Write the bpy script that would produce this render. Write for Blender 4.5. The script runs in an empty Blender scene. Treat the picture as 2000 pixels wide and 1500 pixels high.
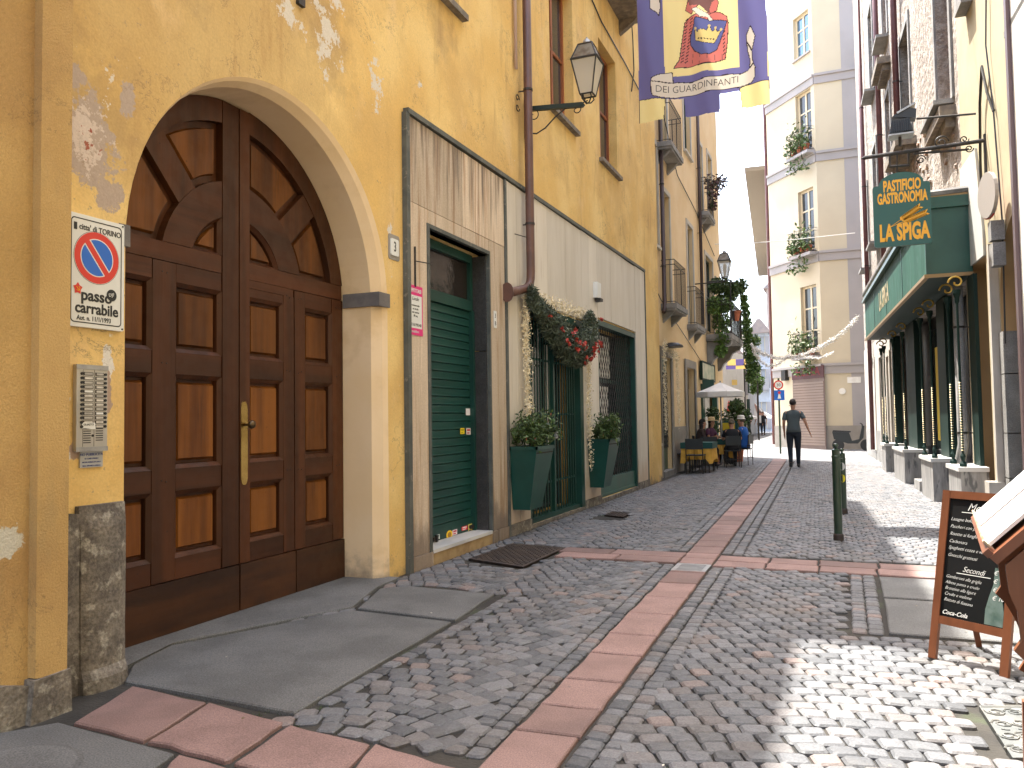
import bpy, bmesh, math, random
import numpy as np
from mathutils import Vector, Matrix
random.seed(7); rng = random.Random(11)
SC = bpy.context.scene; COL = SC.collection
R_ = math.radians

# ---------------------------------------------------------------- camera
H_CAM = 1.4
def _orth():
    C0 = np.array([1000., 750.]); f = 1570.
    def ray(px, py): return np.array([px - C0[0], -(py - C0[1]), -f])
    up = ray(470., -35000.); up /= np.linalg.norm(up)
    if up[1] < 0: up = -up
    a = ray(1650., 0); b = ray(1650., 1500.)
    t = (a @ up) / ((a - b) @ up); d = a + (b - a) * t; d /= np.linalg.norm(d)
    return np.array([np.cross(d, up), d, up])
RM = _orth()
CAM0 = np.array([0, 0, H_CAM])
cd = bpy.data.cameras.new('camera'); cam = bpy.data.objects.new('camera', cd); COL.objects.link(cam)
cam.matrix_world = Matrix([[*RM[0], 0], [*RM[1], 0], [*RM[2], H_CAM], [0, 0, 0, 1]])
cd.sensor_width = 36; cd.lens = 1570 / 2000 * 36; cd.clip_end = 1500; cd.clip_start = .05
SC.camera = cam
# ---------------------------------------------------------------- light
SUN = Vector((-.31, .30, 1)).normalized()
w = bpy.data.worlds.new('World'); SC.world = w; w.use_nodes = True
nt = w.node_tree; bg = nt.nodes['Background']
sky = nt.nodes.new('ShaderNodeTexSky'); sky.sky_type = 'NISHITA'; sky.sun_disc = False
sky.sun_elevation = math.asin(SUN.z); sky.sun_rotation = math.atan2(SUN.x, SUN.y)
sky.air_density = 1.0; sky.dust_density = 3.0; sky.ozone_density = 1.0
hs = nt.nodes.new('ShaderNodeHueSaturation'); hs.inputs['Saturation'].default_value = .8; hs.inputs['Value'].default_value = 1.
nt.links.new(sky.outputs[0], hs.inputs['Color']); mx = nt.nodes.new('ShaderNodeMix'); mx.data_type = 'RGBA'; mx.blend_type = 'MULTIPLY'; mx.inputs[0].default_value = 1.
nt.links.new(hs.outputs[0], mx.inputs[6]); mx.inputs[7].default_value = (1.02, 1., .98, 1)   # thin bright summer haze
nt.links.new(mx.outputs[2], bg.inputs[0]); bg.inputs[1].default_value = .15
sd = bpy.data.lights.new('sun', 'SUN'); sd.energy = 2.7; sd.angle = R_(.53); sd.color = (1, .95, .87)
so = bpy.data.objects.new('sun', sd); COL.objects.link(so); so.rotation_euler = SUN.to_track_quat('Z', 'Y').to_euler()
so.location = (-10, 5, 30)
SC.view_settings.view_transform = 'Standard'; SC.view_settings.look = 'None'
SC.view_settings.gamma = 1; SC.view_settings.exposure = 2.72; SC.view_settings.use_curve_mapping = False
SC.cycles.max_bounces = 8; SC.cycles.diffuse_bounces = 5

# ---------------------------------------------------------------- measuring: sight line of a spot in the photograph met with a real plane
def ray(px, py): return RM @ np.array([px - 1000., 750. - py, -1570.])
def gz(px, py, z=0.):
    r = ray(px, py); t = (z - H_CAM) / r[2]; p = CAM0 + r * t; return (float(p[0]), float(p[1]))
def gy(px, py, y):
    r = ray(px, py); p = CAM0 + r * (y / r[1]); return (float(p[0]), float(p[2]))
def proj(x, y, z):
    c = RM.T @ (np.array([x, y, z]) - CAM0)
    return (1000 + 1570 * c[0] / -c[2], 750 - 1570 * c[1] / -c[2]) if c[2] < 0 else (-9999, -9999)
class Frame:
    """s along the wall, d outwards from it, z up"""
    def __init__(s, O, A, N): s.O = np.array(O, float); s.A = np.array(A, float); s.N = np.array(N, float)
    def w(s, a, d, z): p = s.O + s.A * a + s.N * d; return (p[0], p[1], p[2] + z)
    def at(s, px, py, d=0.):
        r = ray(px, py); O = s.O + s.N * d; t = ((O - CAM0) @ s.N) / (r @ s.N); p = CAM0 + r * t - s.O
        return (float(p @ s.A), float(p[2]))
WF = Frame((0, 0, 0), (1, 0, 0), (0, 1, 0))
LF = Frame((-3.81, 0, 0), (0, 1, 0), (1, 0, 0))
LF2 = Frame((-4.0, 0, 0), (0, 1, 0), (1, 0, 0))
_a = math.atan(.055)
RF = Frame((2.39, 0, 0), (-math.sin(_a), math.cos(_a), 0), (-math.cos(_a), -math.sin(_a), 0))

# ---------------------------------------------------------------- objects
def props(o, label=None, cat=None, group=None, kind=None):
    if label: o['label'] = label
    if cat: o['category'] = cat
    if group: o['group'] = group
    if kind: o['kind'] = kind
    return o
def thing(name, label, cat, loc=(0, 0, 0), group=None):
    o = bpy.data.objects.new(name, None); COL.objects.link(o); o.location = loc; o.empty_display_size = .1
    return props(o, label, cat, group)
def absloc(o):
    v = Vector(o.location)
    while o.parent: o = o.parent; v += Vector(o.location)
    return v
class MB:
    def __init__(s, fr=WF): s.v = []; s.f = []; s.t = []; s.fr = fr; s.c = None
    def pt(s, a, d, z): s.v.append(s.fr.w(a, d, z)); return len(s.v) - 1
    def face(s, ids, t=.5): s.f.append(tuple(ids)); s.t.append(t)
    def quad(s, pts, t=.5): s.face([s.pt(*p) for p in pts], t)
    def box(s, a0, a1, d0, d1, z0, z1, t=.5, bev=0):
        if bev:
            return s.prism([(a0 + bev, z0), (a1 - bev, z0), (a1, z0 + bev), (a1, z1 - bev), (a1 - bev, z1), (a0 + bev, z1), (a0, z1 - bev), (a0, z0 + bev)], d0, d1, t)
        i = [s.pt(a, d, z) for z in (z0, z1) for d in (d0, d1) for a in (a0, a1)]
        for q in ((0, 1, 3, 2), (4, 6, 7, 5), (0, 4, 5, 1), (2, 3, 7, 6), (0, 2, 6, 4), (1, 5, 7, 3)): s.face([i[k] for k in q], t)
        return s
    def prism(s, P, d0, d1, t=.5, inset=0):
        """polygon in (s, z) extruded along d; inset shrinks the d1 end toward the centroid"""
        n = len(P); a = [s.pt(p[0], d0, p[1]) for p in P]
        cx = sum(p[0] for p in P) / n; cz = sum(p[1] for p in P) / n
        b = []
        for p in P:
            l = math.hypot(p[0] - cx, p[1] - cz) or 1; k = 1 - inset / l
            b.append(s.pt(cx + (p[0] - cx) * k, d1, cz + (p[1] - cz) * k))
        s.face(a, t); s.face(b[::-1], t)
        for i in range(n): s.face([a[i], a[(i + 1) % n], b[(i + 1) % n], b[i]], t)
        return s
    def slab(s, P, z0, z1, t=.5, inset=0):
        """polygon in (a, d) extruded up"""
        n = len(P); cx = sum(p[0] for p in P) / n; cy = sum(p[1] for p in P) / n
        a = [s.pt(p[0], p[1], z0) for p in P]; b = []
        for p in P:
            l = math.hypot(p[0] - cx, p[1] - cy) or 1; k = 1 - inset / l
            b.append(s.pt(cx + (p[0] - cx) * k, cy + (p[1] - cy) * k, z1))
        s.face(a[::-1], t); s.face(b, t)
        for i in range(n): s.face([a[i], a[(i + 1) % n], b[(i + 1) % n], b[i]], t)
        return s
    def strip(s, A, B, t=.5):
        """ribbon between two lists of (a,d,z)"""
        a = [s.pt(*p) for p in A]; b = [s.pt(*p) for p in B]
        for i in range(len(a) - 1): s.face([a[i], a[i + 1], b[i + 1], b[i]], t)
        return s
    def tube(s, path, r, n=8, t=.5, cap=True):
        P = [Vector(s.fr.w(*p)) for p in path]; rs = r if isinstance(r, (list, tuple)) else [r] * len(P)
        rings = []; up = Vector((0, 0, 1)); last = None
        for i, p in enumerate(P):
            d = (P[min(i + 1, len(P) - 1)] - P[max(i - 1, 0)]).normalized()
            if last is None: x = d.orthogonal().normalized()
            else: x = (last - d * last.dot(d)); x = x.normalized() if x.length > 1e-6 else d.orthogonal().normalized()
            last = x; y = d.cross(x); ring = []
            for k in range(n):
                a = 2 * math.pi * k / n; q = p + (x * math.cos(a) + y * math.sin(a)) * rs[i]
                s.v.append(tuple(q)); ring.append(len(s.v) - 1)
            rings.append(ring)
        for i in range(len(rings) - 1):
            for k in range(n): s.face([rings[i][k], rings[i][(k + 1) % n], rings[i + 1][(k + 1) % n], rings[i + 1][k]], t)
        if cap: s.face(rings[0][::-1], t); s.face(rings[-1], t)
        return s
    def lathe(s, prof, c, n=16, t=.5, axis='z'):
        """prof = [(radius, height)...] around a vertical axis at c=(a,d)"""
        rings = []
        for r, h in prof:
            rings.append([s.pt(c[0] + r * math.cos(2 * math.pi * k / n), c[1] + r * math.sin(2 * math.pi * k / n), h) for k in range(n)])
        for i in range(len(rings) - 1):
            for k in range(n): s.face([rings[i][k], rings[i][(k + 1) % n], rings[i + 1][(k + 1) % n], rings[i + 1][k]], t)
        s.face(rings[0][::-1], t); s.face(rings[-1], t)
        return s
    def disc(s, c, r, d0, d1, n=24, t=.5, ry=None):
        return s.prism([(c[0] + r * math.cos(2 * math.pi * k / n), c[1] + (ry or r) * math.sin(2 * math.pi * k / n)) for k in range(n)], d0, d1, t)
    def leaf(s, p, size, t=.5, nrm=None, asp=.5):
        """a small folded leaf at world point p"""
        u = Vector((rng.gauss(0, 1), rng.gauss(0, 1), rng.gauss(0, 1))).normalized()
        n = Vector((rng.gauss(0, 1), rng.gauss(0, 1), rng.gauss(0, 1) + .6)).normalized() if nrm is None else nrm
        x = u.cross(n)
        if x.length < 1e-3: return
        x.normalize(); y = n.cross(x); p = Vector(p); k = len(s.v); h = size * asp * .5
        s.v += [tuple(p - y * size * .5), tuple(p + x * h + n * h * .3), tuple(p + y * size * .5), tuple(p - x * h + n * h * .3)]
        s.face([k, k + 1, k + 2], t); s.face([k, k + 2, k + 3], t)
    def mesh(s, name, base=(0, 0, 0), smooth=False, fixn=True):
        b = np.array(base); me = bpy.data.meshes.new(name)
        v = (np.array(s.v) - b) if s.v else np.zeros((0, 3))
        me.from_pydata(v.tolist(), [], s.f); 
        at = me.attributes.new('tone', 'FLOAT', 'FACE'); at.data.foreach_set('value', s.t)
        if s.c is not None:
            ca = me.attributes.new('print', 'FLOAT_COLOR', 'FACE'); ca.data.foreach_set('color', np.array(s.c, dtype=np.float32).ravel())
        if fixn and len(s.f) < 30000:
            bm = bmesh.new(); bm.from_mesh(me); bmesh.ops.recalc_face_normals(bm, faces=bm.faces); bm.to_mesh(me); bm.free()
        if smooth: me.polygons.foreach_set('use_smooth', [True] * len(me.polygons)); 
        me.update(); return me
    def obj(s, name, m, parent=None, label=None, cat=None, group=None, kind=None, loc=None, smooth=False, fixn=True):
        if parent is not None and loc is None: base = absloc(parent)
        elif loc is not None: base = Vector(loc)
        else:
            a = np.array(s.v); base = Vector(((a[:, 0].min() + a[:, 0].max()) / 2, (a[:, 1].min() + a[:, 1].max()) / 2, a[:, 2].min()))
        me = s.mesh(name, tuple(base), smooth, fixn); o = bpy.data.objects.new(name, me); COL.objects.link(o); me.materials.append(m)
        if parent is not None: o.parent = parent; o.location = base - absloc(parent)
        else: o.location = base
        return props(o, label, cat, group, kind)
def inst(src, parent, off=(0, 0, 0), name=None, label=None):
    """copy of a piece (shared mesh) moved by off"""
    o = src.copy(); COL.objects.link(o); o.parent = parent; o.location = Vector(src.location) + Vector(off)
    if label: o['label'] = label
    return o
def copytree(o, loc, label=None, rotz=None, parent=None):
    c = o.copy(); COL.objects.link(c); c.parent = parent
    if loc is not None: c.location = loc
    if label: c['label'] = label
    if rotz is not None: c.rotation_euler.z = rotz
    for ch in list(o.children): copytree(ch, None, parent=c)
    return c
def text(body, fr, a, d, z, size, m, parent=None, name='lettering', sx=1., sz=1., shear=0, bold=0., th=.001, align='CENTER', rot=0., label=None, warp=None, space=1., slant=0., fit=None):
    cu = bpy.data.curves.new(name, 'FONT'); cu.body = body; cu.size = size; cu.align_x = align; cu.shear = shear; cu.offset = bold
    cu.extrude = th; cu.space_character = space; cu.resolution_u = 3
    t = bpy.data.objects.new('t', cu); COL.objects.link(t)
    me0 = bpy.data.meshes.new_from_object(t.evaluated_get(bpy.context.evaluated_depsgraph_get()))
    bpy.data.objects.remove(t)
    mb = MB(fr); cr, sr = math.cos(rot), math.sin(rot)
    if fit and len(me0.vertices): q = [v.co.x for v in me0.vertices]; sx *= fit / ((max(q) - min(q)) * abs(sx))
    for v in me0.vertices:
        x, y = v.co.x * sx, v.co.y * sz + v.co.x * slant; X = x * cr - y * sr; Y = x * sr + y * cr
        if warp: mb.v.append(warp(X, Y, v.co.z))
        else: mb.pt(a + X, d + v.co.z, z + Y)
    for p in me0.polygons: mb.face(p.vertices[:])
    bpy.data.meshes.remove(me0)
    return mb.obj(name, m, parent, label, fixn=False)
def clip(P, a, b, c):
    """keep the part of polygon P where a*x+b*y >= c"""
    out = []
    for i in range(len(P)):
        p, q = P[i], P[(i + 1) % len(P)]; u = a * p[0] + b * p[1] - c; v = a * q[0] + b * q[1] - c
        if u >= 0: out.append(p)
        if (u >= 0) != (v >= 0): k = u / (u - v); out.append((p[0] + (q[0] - p[0]) * k, p[1] + (q[1] - p[1]) * k))
    return out
def arc(cx, cz, r, a0, a1, n): return [(cx + r * math.cos(R_(a0 + (a1 - a0) * i / n)), cz + r * math.sin(R_(a0 + (a1 - a0) * i / n))) for i in range(n + 1)]

# ---------------------------------------------------------------- materials
def lin(c): 
    if isinstance(c, str): c = tuple(int(c[i:i + 2], 16) / 255 for i in (0, 2, 4)); c = tuple((x / 12.92 if x < .04045 else ((x + .055) / 1.055) ** 2.4) for x in c)
    return (*c, 1)
class NT:
    def __init__(s, m): m.use_nodes = True; s.n = m.node_tree.nodes; s.l = m.node_tree.links; s.b = s.n['Principled BSDF']; s._pos = None
    def new(s, t, **k):
        n = s.n.new(t)
        for a, b in k.items(): setattr(n, a, b)
        return n
    def pos(s):
        if s._pos is None: s._pos = s.new('ShaderNodeNewGeometry').outputs['Position']
        return s._pos
    def noise(s, scale, st=(1, 1, 1), detail=5, rough=.55, off=0, dist=0):
        mp = s.new('ShaderNodeMapping'); mp.inputs['Scale'].default_value = st; mp.inputs['Location'].default_value = (off, off * 1.7, off * .6)
        s.l.new(s.pos(), mp.inputs[0]); n = s.new('ShaderNodeTexNoise'); n.inputs['Scale'].default_value = scale
        n.inputs['Detail'].default_value = detail; n.inputs['Roughness'].default_value = rough; n.inputs['Distortion'].default_value = dist
        s.l.new(mp.outputs[0], n.inputs['Vector']); return n.outputs['Fac']
    def vor(s, scale, st=(1, 1, 1), feat='DISTANCE_TO_EDGE', rnd=1):
        mp = s.new('ShaderNodeMapping'); mp.inputs['Scale'].default_value = st; s.l.new(s.pos(), mp.inputs[0])
        n = s.new('ShaderNodeTexVoronoi', feature=feat); n.inputs['Scale'].default_value = scale; n.inputs['Randomness'].default_value = rnd
        s.l.new(mp.outputs[0], n.inputs['Vector']); return n
    def math(s, op, a, b=0., clamp=False):
        n = s.new('ShaderNodeMath', operation=op, use_clamp=clamp)
        for i, x in enumerate((a, b)):
            if isinstance(x, (int, float)): n.inputs[i].default_value = x
            else: s.l.new(x, n.inputs[i])
        return n.outputs[0]
    def rng(s, v, a, b, c=0., d=1., smooth=True):
        n = s.new('ShaderNodeMapRange'); n.clamp = True; n.interpolation_type = 'SMOOTHSTEP' if smooth else 'LINEAR'
        s.l.new(v, n.inputs[0])
        for i, x in enumerate((a, b, c, d)): n.inputs[i + 1].default_value = x
        return n.outputs[0]
    def mix(s, f, a, b, mode='MIX'):
        n = s.new('ShaderNodeMix', data_type='RGBA', blend_type=mode)
        for i, x in ((0, f), (6, a), (7, b)):
            if isinstance(x, (int, float)): n.inputs[i].default_value = x
            elif isinstance(x, tuple): n.inputs[i].default_value = x if len(x) == 4 else (*x, 1)
            else: s.l.new(x, n.inputs[i])
        return n.outputs[2]
    def attr(s, name, out='Fac'): n = s.new('ShaderNodeAttribute', attribute_name=name); return n.outputs[out]
    def sep(s): n = s.new('ShaderNodeSeparateXYZ'); s.l.new(s.pos(), n.inputs[0]); return n.outputs
    def spheres(s, L):
        """1 at the middle of a spot on a surface, falling to 0 at its rim"""
        out = None
        for x, y, z, r, *st in L:
            k = st[0] if st else 1.
            sub = s.new('ShaderNodeVectorMath', operation='SUBTRACT'); s.l.new(s.pos(), sub.inputs[0]); sub.inputs[1].default_value = (x, y, z)
            sc = s.new('ShaderNodeVectorMath', operation='MULTIPLY'); s.l.new(sub.outputs[0], sc.inputs[0]); sc.inputs[1].default_value = (1, 1, k)
            ln = s.new('ShaderNodeVectorMath', operation='LENGTH'); s.l.new(sc.outputs[0], ln.inputs[0])
            v = s.rng(ln.outputs['Value'], 0, r, 1, 0, False)
            out = v if out is None else s.math('MAXIMUM', out, v)
        return out
def MAT(name, c1, c2=None, scale=3., st=(1, 1, 1), lo=.35, hi=.65, rough=.75, metal=0., bump=.15, bscale=60., bst=None, bdist=.01, tone=0., layers=(), spec=None, detail=6, coat=0., rvar=0., fine=0., finescale=180, emit=None, crack=None):
    m = bpy.data.materials.new(name); N = NT(m); b = N.b
    c1 = lin(c1); col = c1
    if c2 is not None: col = N.mix(N.rng(N.noise(scale, st, detail), lo, hi), c1, lin(c2))
    for i, L in enumerate(layers):
        n = N.noise(L.get('scale', 4), L.get('st', (1, 1, 1)), L.get('detail', 7), L.get('rough', .6), off=3.1 * (i + 1), dist=L.get('dist', 0))
        if 'spheres' in L: n = N.math('ADD', N.math('MULTIPLY', N.math('SUBTRACT', n, .5), L.get('namp', 1.6)), N.spheres(L['spheres']))
        if 'z' in L:  # height band: full at z[0], gone at z[1]
            zz = N.rng(N.sep()[2], L['z'][0], L['z'][1], 1, 0, False); n = N.math('ADD', n, N.math('MULTIPLY', N.math('SUBTRACT', zz, .5), L.get('zamp', .6)))
        mk = N.rng(n, L.get('lo', .5), L.get('hi', .56))
        if L.get('amt', 1) != 1: mk = N.math('MULTIPLY', mk, L['amt'])
        col = N.mix(mk, col, lin(L['c']))
    if crack:   # thin wandering cracks in some regions only
        n = N.noise(crack[1], (1, 1, 1), 8, .7, off=21, dist=.4); l_ = N.rng(N.math('ABSOLUTE', N.math('SUBTRACT', n, .5)), 0, .009, 1, 0)
        col = N.mix(N.math('MULTIPLY', N.math('MULTIPLY', l_, N.rng(N.noise(1.4, off=33), .48, .62)), crack[2]), col, lin(crack[0]))
    if fine: 
        v = N.rng(N.noise(finescale, detail=3), .3, .7, 1 - fine, 1 + fine, False); cc = N.new('ShaderNodeCombineColor'); 
        for k in range(3): N.l.new(v, cc.inputs[k])
        col = N.mix(1., col, cc.outputs[0], 'MULTIPLY')
    if tone:
        v = N.rng(N.attr('tone'), 0, 1, 1 - tone, 1 + tone, False); cc = N.new('ShaderNodeCombineColor')
        for k in range(3): N.l.new(v, cc.inputs[k])
        col = N.mix(1., col, cc.outputs[0], 'MULTIPLY')
    if isinstance(col, tuple): b.inputs['Base Color'].default_value = col
    else: N.l.new(col, b.inputs['Base Color'])
    b.inputs['Roughness'].default_value = rough; b.inputs['Metallic'].default_value = metal
    if rvar: N.l.new(N.rng(N.noise(9, detail=4), .3, .7, rough - rvar, rough + rvar), b.inputs['Roughness'])
    if spec is not None: b.inputs['Specular IOR Level'].default_value = spec
    if coat: b.inputs['Coat Weight'].default_value = coat; b.inputs['Coat Roughness'].default_value = .25
    if bump:
        bn = N.new('ShaderNodeBump'); bn.inputs['Strength'].default_value = bump; bn.inputs['Distance'].default_value = bdist
        N.l.new(N.noise(bscale, bst or st, 5, .6, off=9), bn.inputs['Height']); N.l.new(bn.outputs[0], b.inputs['Normal'])
    if emit: b.inputs['Emission Color'].default_value = lin(emit[0]); b.inputs['Emission Strength'].default_value = emit[1]
    return m

# ---- material set
m_glass = MAT('dark_glass', (.02, .024, .028), (.05, .055, .06), .6, rough=.07, bump=.02, bscale=2)
m_white = MAT('white_paint', (.72, .71, .66), (.62, .6, .55), 6, rough=.5, bump=.05)
m_iron = MAT('wrought_iron', (.025, .028, .028), (.05, .04, .035), 12, rough=.5, metal=.4, bump=.15)
m_black = MAT('black_plastic', (.015, .016, .018), rough=.4, bump=.03)
m_steel = MAT('galvanised_steel', (.42, .42, .41), (.3, .3, .3), 8, rough=.45, metal=.6, bump=.05)
m_stone_grey = MAT('grey_stone', (.27, .265, .25), (.19, .185, .175), 3, rough=.85, bump=.25, fine=.25, finescale=90, tone=.15)
m_green = MAT('dark_green_paint', (.005, .042, .032), (.008, .055, .042), 3, rough=.42, bump=.06, bscale=20, tone=.15,
              layers=[dict(c=(.05, .07, .06), scale=5, st=(1, 1, .2), lo=.62, hi=.8, amt=.4)])
m_green2 = MAT('shop_green_paint', (.012, .062, .045), (.018, .08, .058), 2, rough=.35, bump=.05, tone=.2)
m_terra = MAT('terracotta', (.42, .13, .06), (.3, .09, .045), 9, rough=.85, bump=.1)
m_leaf = MAT('leaf_green', (.045, .085, .022), (.075, .12, .03), 8, rough=.55, bump=0, tone=.55)
m_leaf2 = MAT('bright_leaf_green', (.07, .14, .028), (.11, .19, .04), 8, rough=.5, bump=0, tone=.55)
m_needle = MAT('fir_needles', (.06, .085, .05), (.10, .12, .08), 9, rough=.6, bump=0, tone=.5)
m_gold = MAT('gold_paint', (.55, .36, .08), rough=.35, metal=.7, bump=.05)
m_red = MAT('red_paint', (.55, .03, .02), rough=.4, bump=0)
m_ink = MAT('black_ink', (.02, .02, .02), rough=.6, bump=0)
# ================================================================ GROUND
m_bed = MAT('sand_bed', (.045, .041, .034), (.025, .023, .02), 2.5, rough=.95, bump=.6, bscale=45, bdist=.01,
            layers=[dict(c=(.05, .07, .03), scale=1.3, lo=.6, hi=.68, amt=.5)])
def cobble_mat():
    m = bpy.data.materials.new('porphyry_cobbles'); N = NT(m); b = N.b
    rp = N.new('ShaderNodeValToRGB'); N.l.new(N.attr('tone'), rp.inputs[0]); e = rp.color_ramp.elements
    cs = [(0, (.06, .064, .07)), (.2, (.125, .13, .14)), (.42, (.085, .09, .096)), (.6, (.15, .154, .162)), (.8, (.145, .138, .138)), (.92, (.10, .098, .098)), (1, (.20, .155, .14))]
    e[0].position, e[0].color = cs[0][0], lin(cs[0][1]); e[1].position, e[1].color = cs[-1][0], lin(cs[-1][1])
    for p, c in cs[1:-1]: x = e.new(p); x.color = lin(c)
    v = N.rng(N.noise(110, detail=4), .3, .7, .72, 1.3, False); cc = N.new('ShaderNodeCombineColor')
    for k in range(3): N.l.new(v, cc.inputs[k])
    col = N.mix(1., rp.outputs[0], cc.outputs[0], 'MULTIPLY')
    col = N.mix(N.math('MULTIPLY', N.rng(N.noise(1.1, detail=5), .5, .68), .35), col, lin((.12, .105, .09)))
    N.l.new(col, b.inputs['Base Color']); N.l.new(N.rng(N.noise(30), .3, .7, .5, .75), b.inputs['Roughness'])
    bn = N.new('ShaderNodeBump'); bn.inputs['Strength'].default_value = .5; bn.inputs['Distance'].default_value = .006
    N.l.new(N.noise(55, detail=6, rough=.65), bn.inputs['Height']); N.l.new(bn.outputs[0], b.inputs['Normal'])
    return m
m_cob = cobble_mat()
m_pink = MAT('pink_granite', (.245, .155, .136), (.195, .122, .107), 3.5, rough=.72, bump=.35, bscale=120, bdist=.004, fine=.35, finescale=150, tone=.28,
             layers=[dict(c=(.16, .11, .10), scale=1.7, lo=.56, hi=.75, amt=.45), dict(c=(.1, .08, .07), scale=14, lo=.66, hi=.72, amt=.5)])
m_slab = MAT('grey_granite', (.125, .127, .125), (.088, .09, .089), 2.2, rough=.75, bump=.4, bscale=140, bdist=.004, fine=.45, finescale=130, tone=.2,
             layers=[dict(c=(.1, .1, .1), scale=1.4, lo=.56, hi=.8, amt=.5), dict(c=(.2, .195, .185), scale=3, lo=.62, hi=.75, amt=.3)])
mb = MB(); mb.quad([(-600, -600, -.034), (600, -600, -.034), (600, 900, -.034), (-600, 900, -.034)])
ground = mb.obj('ground', MAT('far_ground', (.15, .15, .15), (.11, .11, .11), .5, rough=.9, bump=.3, bscale=9, bdist=.02), kind='structure', loc=(0, 0, -.034))
mb = MB(); mb.quad([(-4.3, -8, -.02), (3.6, -8, -.02), (3.6, 33, -.02), (-4.3, 33, -.02)])
road = mb.obj('road', m_bed, kind='structure', loc=(0, 0, -.03))

def stripx(y):   # left edge of the pink strip, as it wanders down the street
    return float(np.interp(y, [2, 3, 8, 16, 25, 30], [-1.41, -1.42, -1.54, -1.78, -2.10, -2.28]))
def stripw(y): return float(np.interp(y, [2, 8, 25], [.31, .335, .42]))
def rwx(y): return 2.39 - .055 * y
def paver(P, tone, top=0., name='paving_slab', m=None, inset=.006):
    P = [(p[0] + rng.uniform(-.004, .004), p[1] + rng.uniform(-.004, .004)) for p in P]
    n = len(P); cx = sum(p[0] for p in P) / n; cy = sum(p[1] for p in P) / n
    mb = MB(); sh = lambda k: [(cx + (p[0] - cx) * (1 - k / max(.05, math.hypot(p[0] - cx, p[1] - cy))), cy + (p[1] - cy) * (1 - k / max(.05, math.hypot(p[0] - cx, p[1] - cy)))) for p in P]
    A = sh(.008); B = sh(.011); C_ = sh(.02)
    a = [mb.pt(p[0], p[1], -.03) for p in A]; b = [mb.pt(p[0], p[1], top - .007) for p in B]; c = [mb.pt(p[0], p[1], top) for p in C_]
    for i in range(n):
        j = (i + 1) % n; mb.face([a[i], a[j], b[j], b[i]], tone); mb.face([b[i], b[j], c[j], c[i]], tone)
    mb.face(c, tone)
    return mb.obj(name, m or m_pink, road, loc=(cx, cy, 0))
def rough_poly(P, k=3, amp=.008):
    out = []
    for i in range(len(P)):
        p, q = P[i], P[(i + 1) % len(P)]
        for j in range(k):
            t = j / k; a = amp if j else 0
            out.append((p[0] + (q[0] - p[0]) * t + rng.uniform(-a, a), p[1] + (q[1] - p[1]) * t + rng.uniform(-a, a)))
    return out
# long strip
y = 3.42; first = True
for y0 in [3.42]:
    while y < 27:
        L = rng.uniform(.42, .60) if y > 3.5 else .35
        y1 = y + L
        if not (7.35 < y < 7.45): pass
        if y < 7.40 < y1: y1 = 7.40
        if abs(y - 7.40) < 1e-6: y = 7.80; continue
        if abs(y - 7.80) < 1e-6: y1 = 8.12
        if abs(y - 8.12) < 1e-6: y1 = 8.42
        paver(rough_poly([(stripx(y), y), (stripx(y) + stripw(y), y + .02), (stripx(y1) + stripw(y1), y1 + .02), (stripx(y1), y1)], 3, .002), rng.random(), rng.uniform(-.002, .003))
        y = y1
paver([(stripx(3.0), 2.97), (stripx(3) + .31, 2.99), (stripx(3.42) + .31, 3.44), (stripx(3.42), 3.42)], .6)
y = 2.97
while y > -3:
    paver([(-1.41, y - .5), (-1.10, y - .5), (-1.10, y), (-1.41, y)], rng.random()); y -= .5
# crossing strip at the grate
for ya, yb in ((7.82, 8.11), (8.11, 8.41)):
    x = -2.80 if ya < 8 else -2.86
    while x < stripx(8) - .05:
        x1 = min(x + rng.uniform(.55, .75), stripx(8)); 
        if stripx(8) - x1 < .2: x1 = stripx(8)
        paver(rough_poly([(x, ya), (x1, ya), (x1, yb), (x, yb)], 3, .004), rng.random(), rng.uniform(-.002, .002)); x = x1
    x = stripx(8) + .335
    while x < rwx(8) - .1:
        x1 = min(x + rng.uniform(.42, .55), rwx(8)); paver(rough_poly([(x, ya - .06), (x1, ya - .08), (x1, yb - .08), (x, yb - .06)], 3, .004), rng.random(), rng.uniform(-.002, .002)); x = x1
# lower left pink blocks, two rows
G = [[gz(*p) for p in ((258, 1338), (138, 1411), (282, 1446), (405, 1370))],
     [gz(*p) for p in ((409, 1371), (286, 1447), (440, 1486), (452, 1482), (560, 1410))],
     [gz(*p) for p in ((566, 1412), (452, 1489), (640, 1545), (727, 1450))],
     [gz(*p) for p in ((733, 1451), (646, 1546), (800, 1600), (905, 1500))]]
for i, P in enumerate(G): paver(rough_poly(P, 4, .008), [.35, .55, .6, .7][i], [0, .002, -.002, .001][i])
G = [[gz(*p) for p in ((345, 1472), (300, 1520), (440, 1560), (520, 1512))], [gz(*p) for p in ((530, 1514), (448, 1562), (600, 1610), (700, 1560))]]
for P in G: paver(rough_poly(P, 3, .006), .5)
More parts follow.
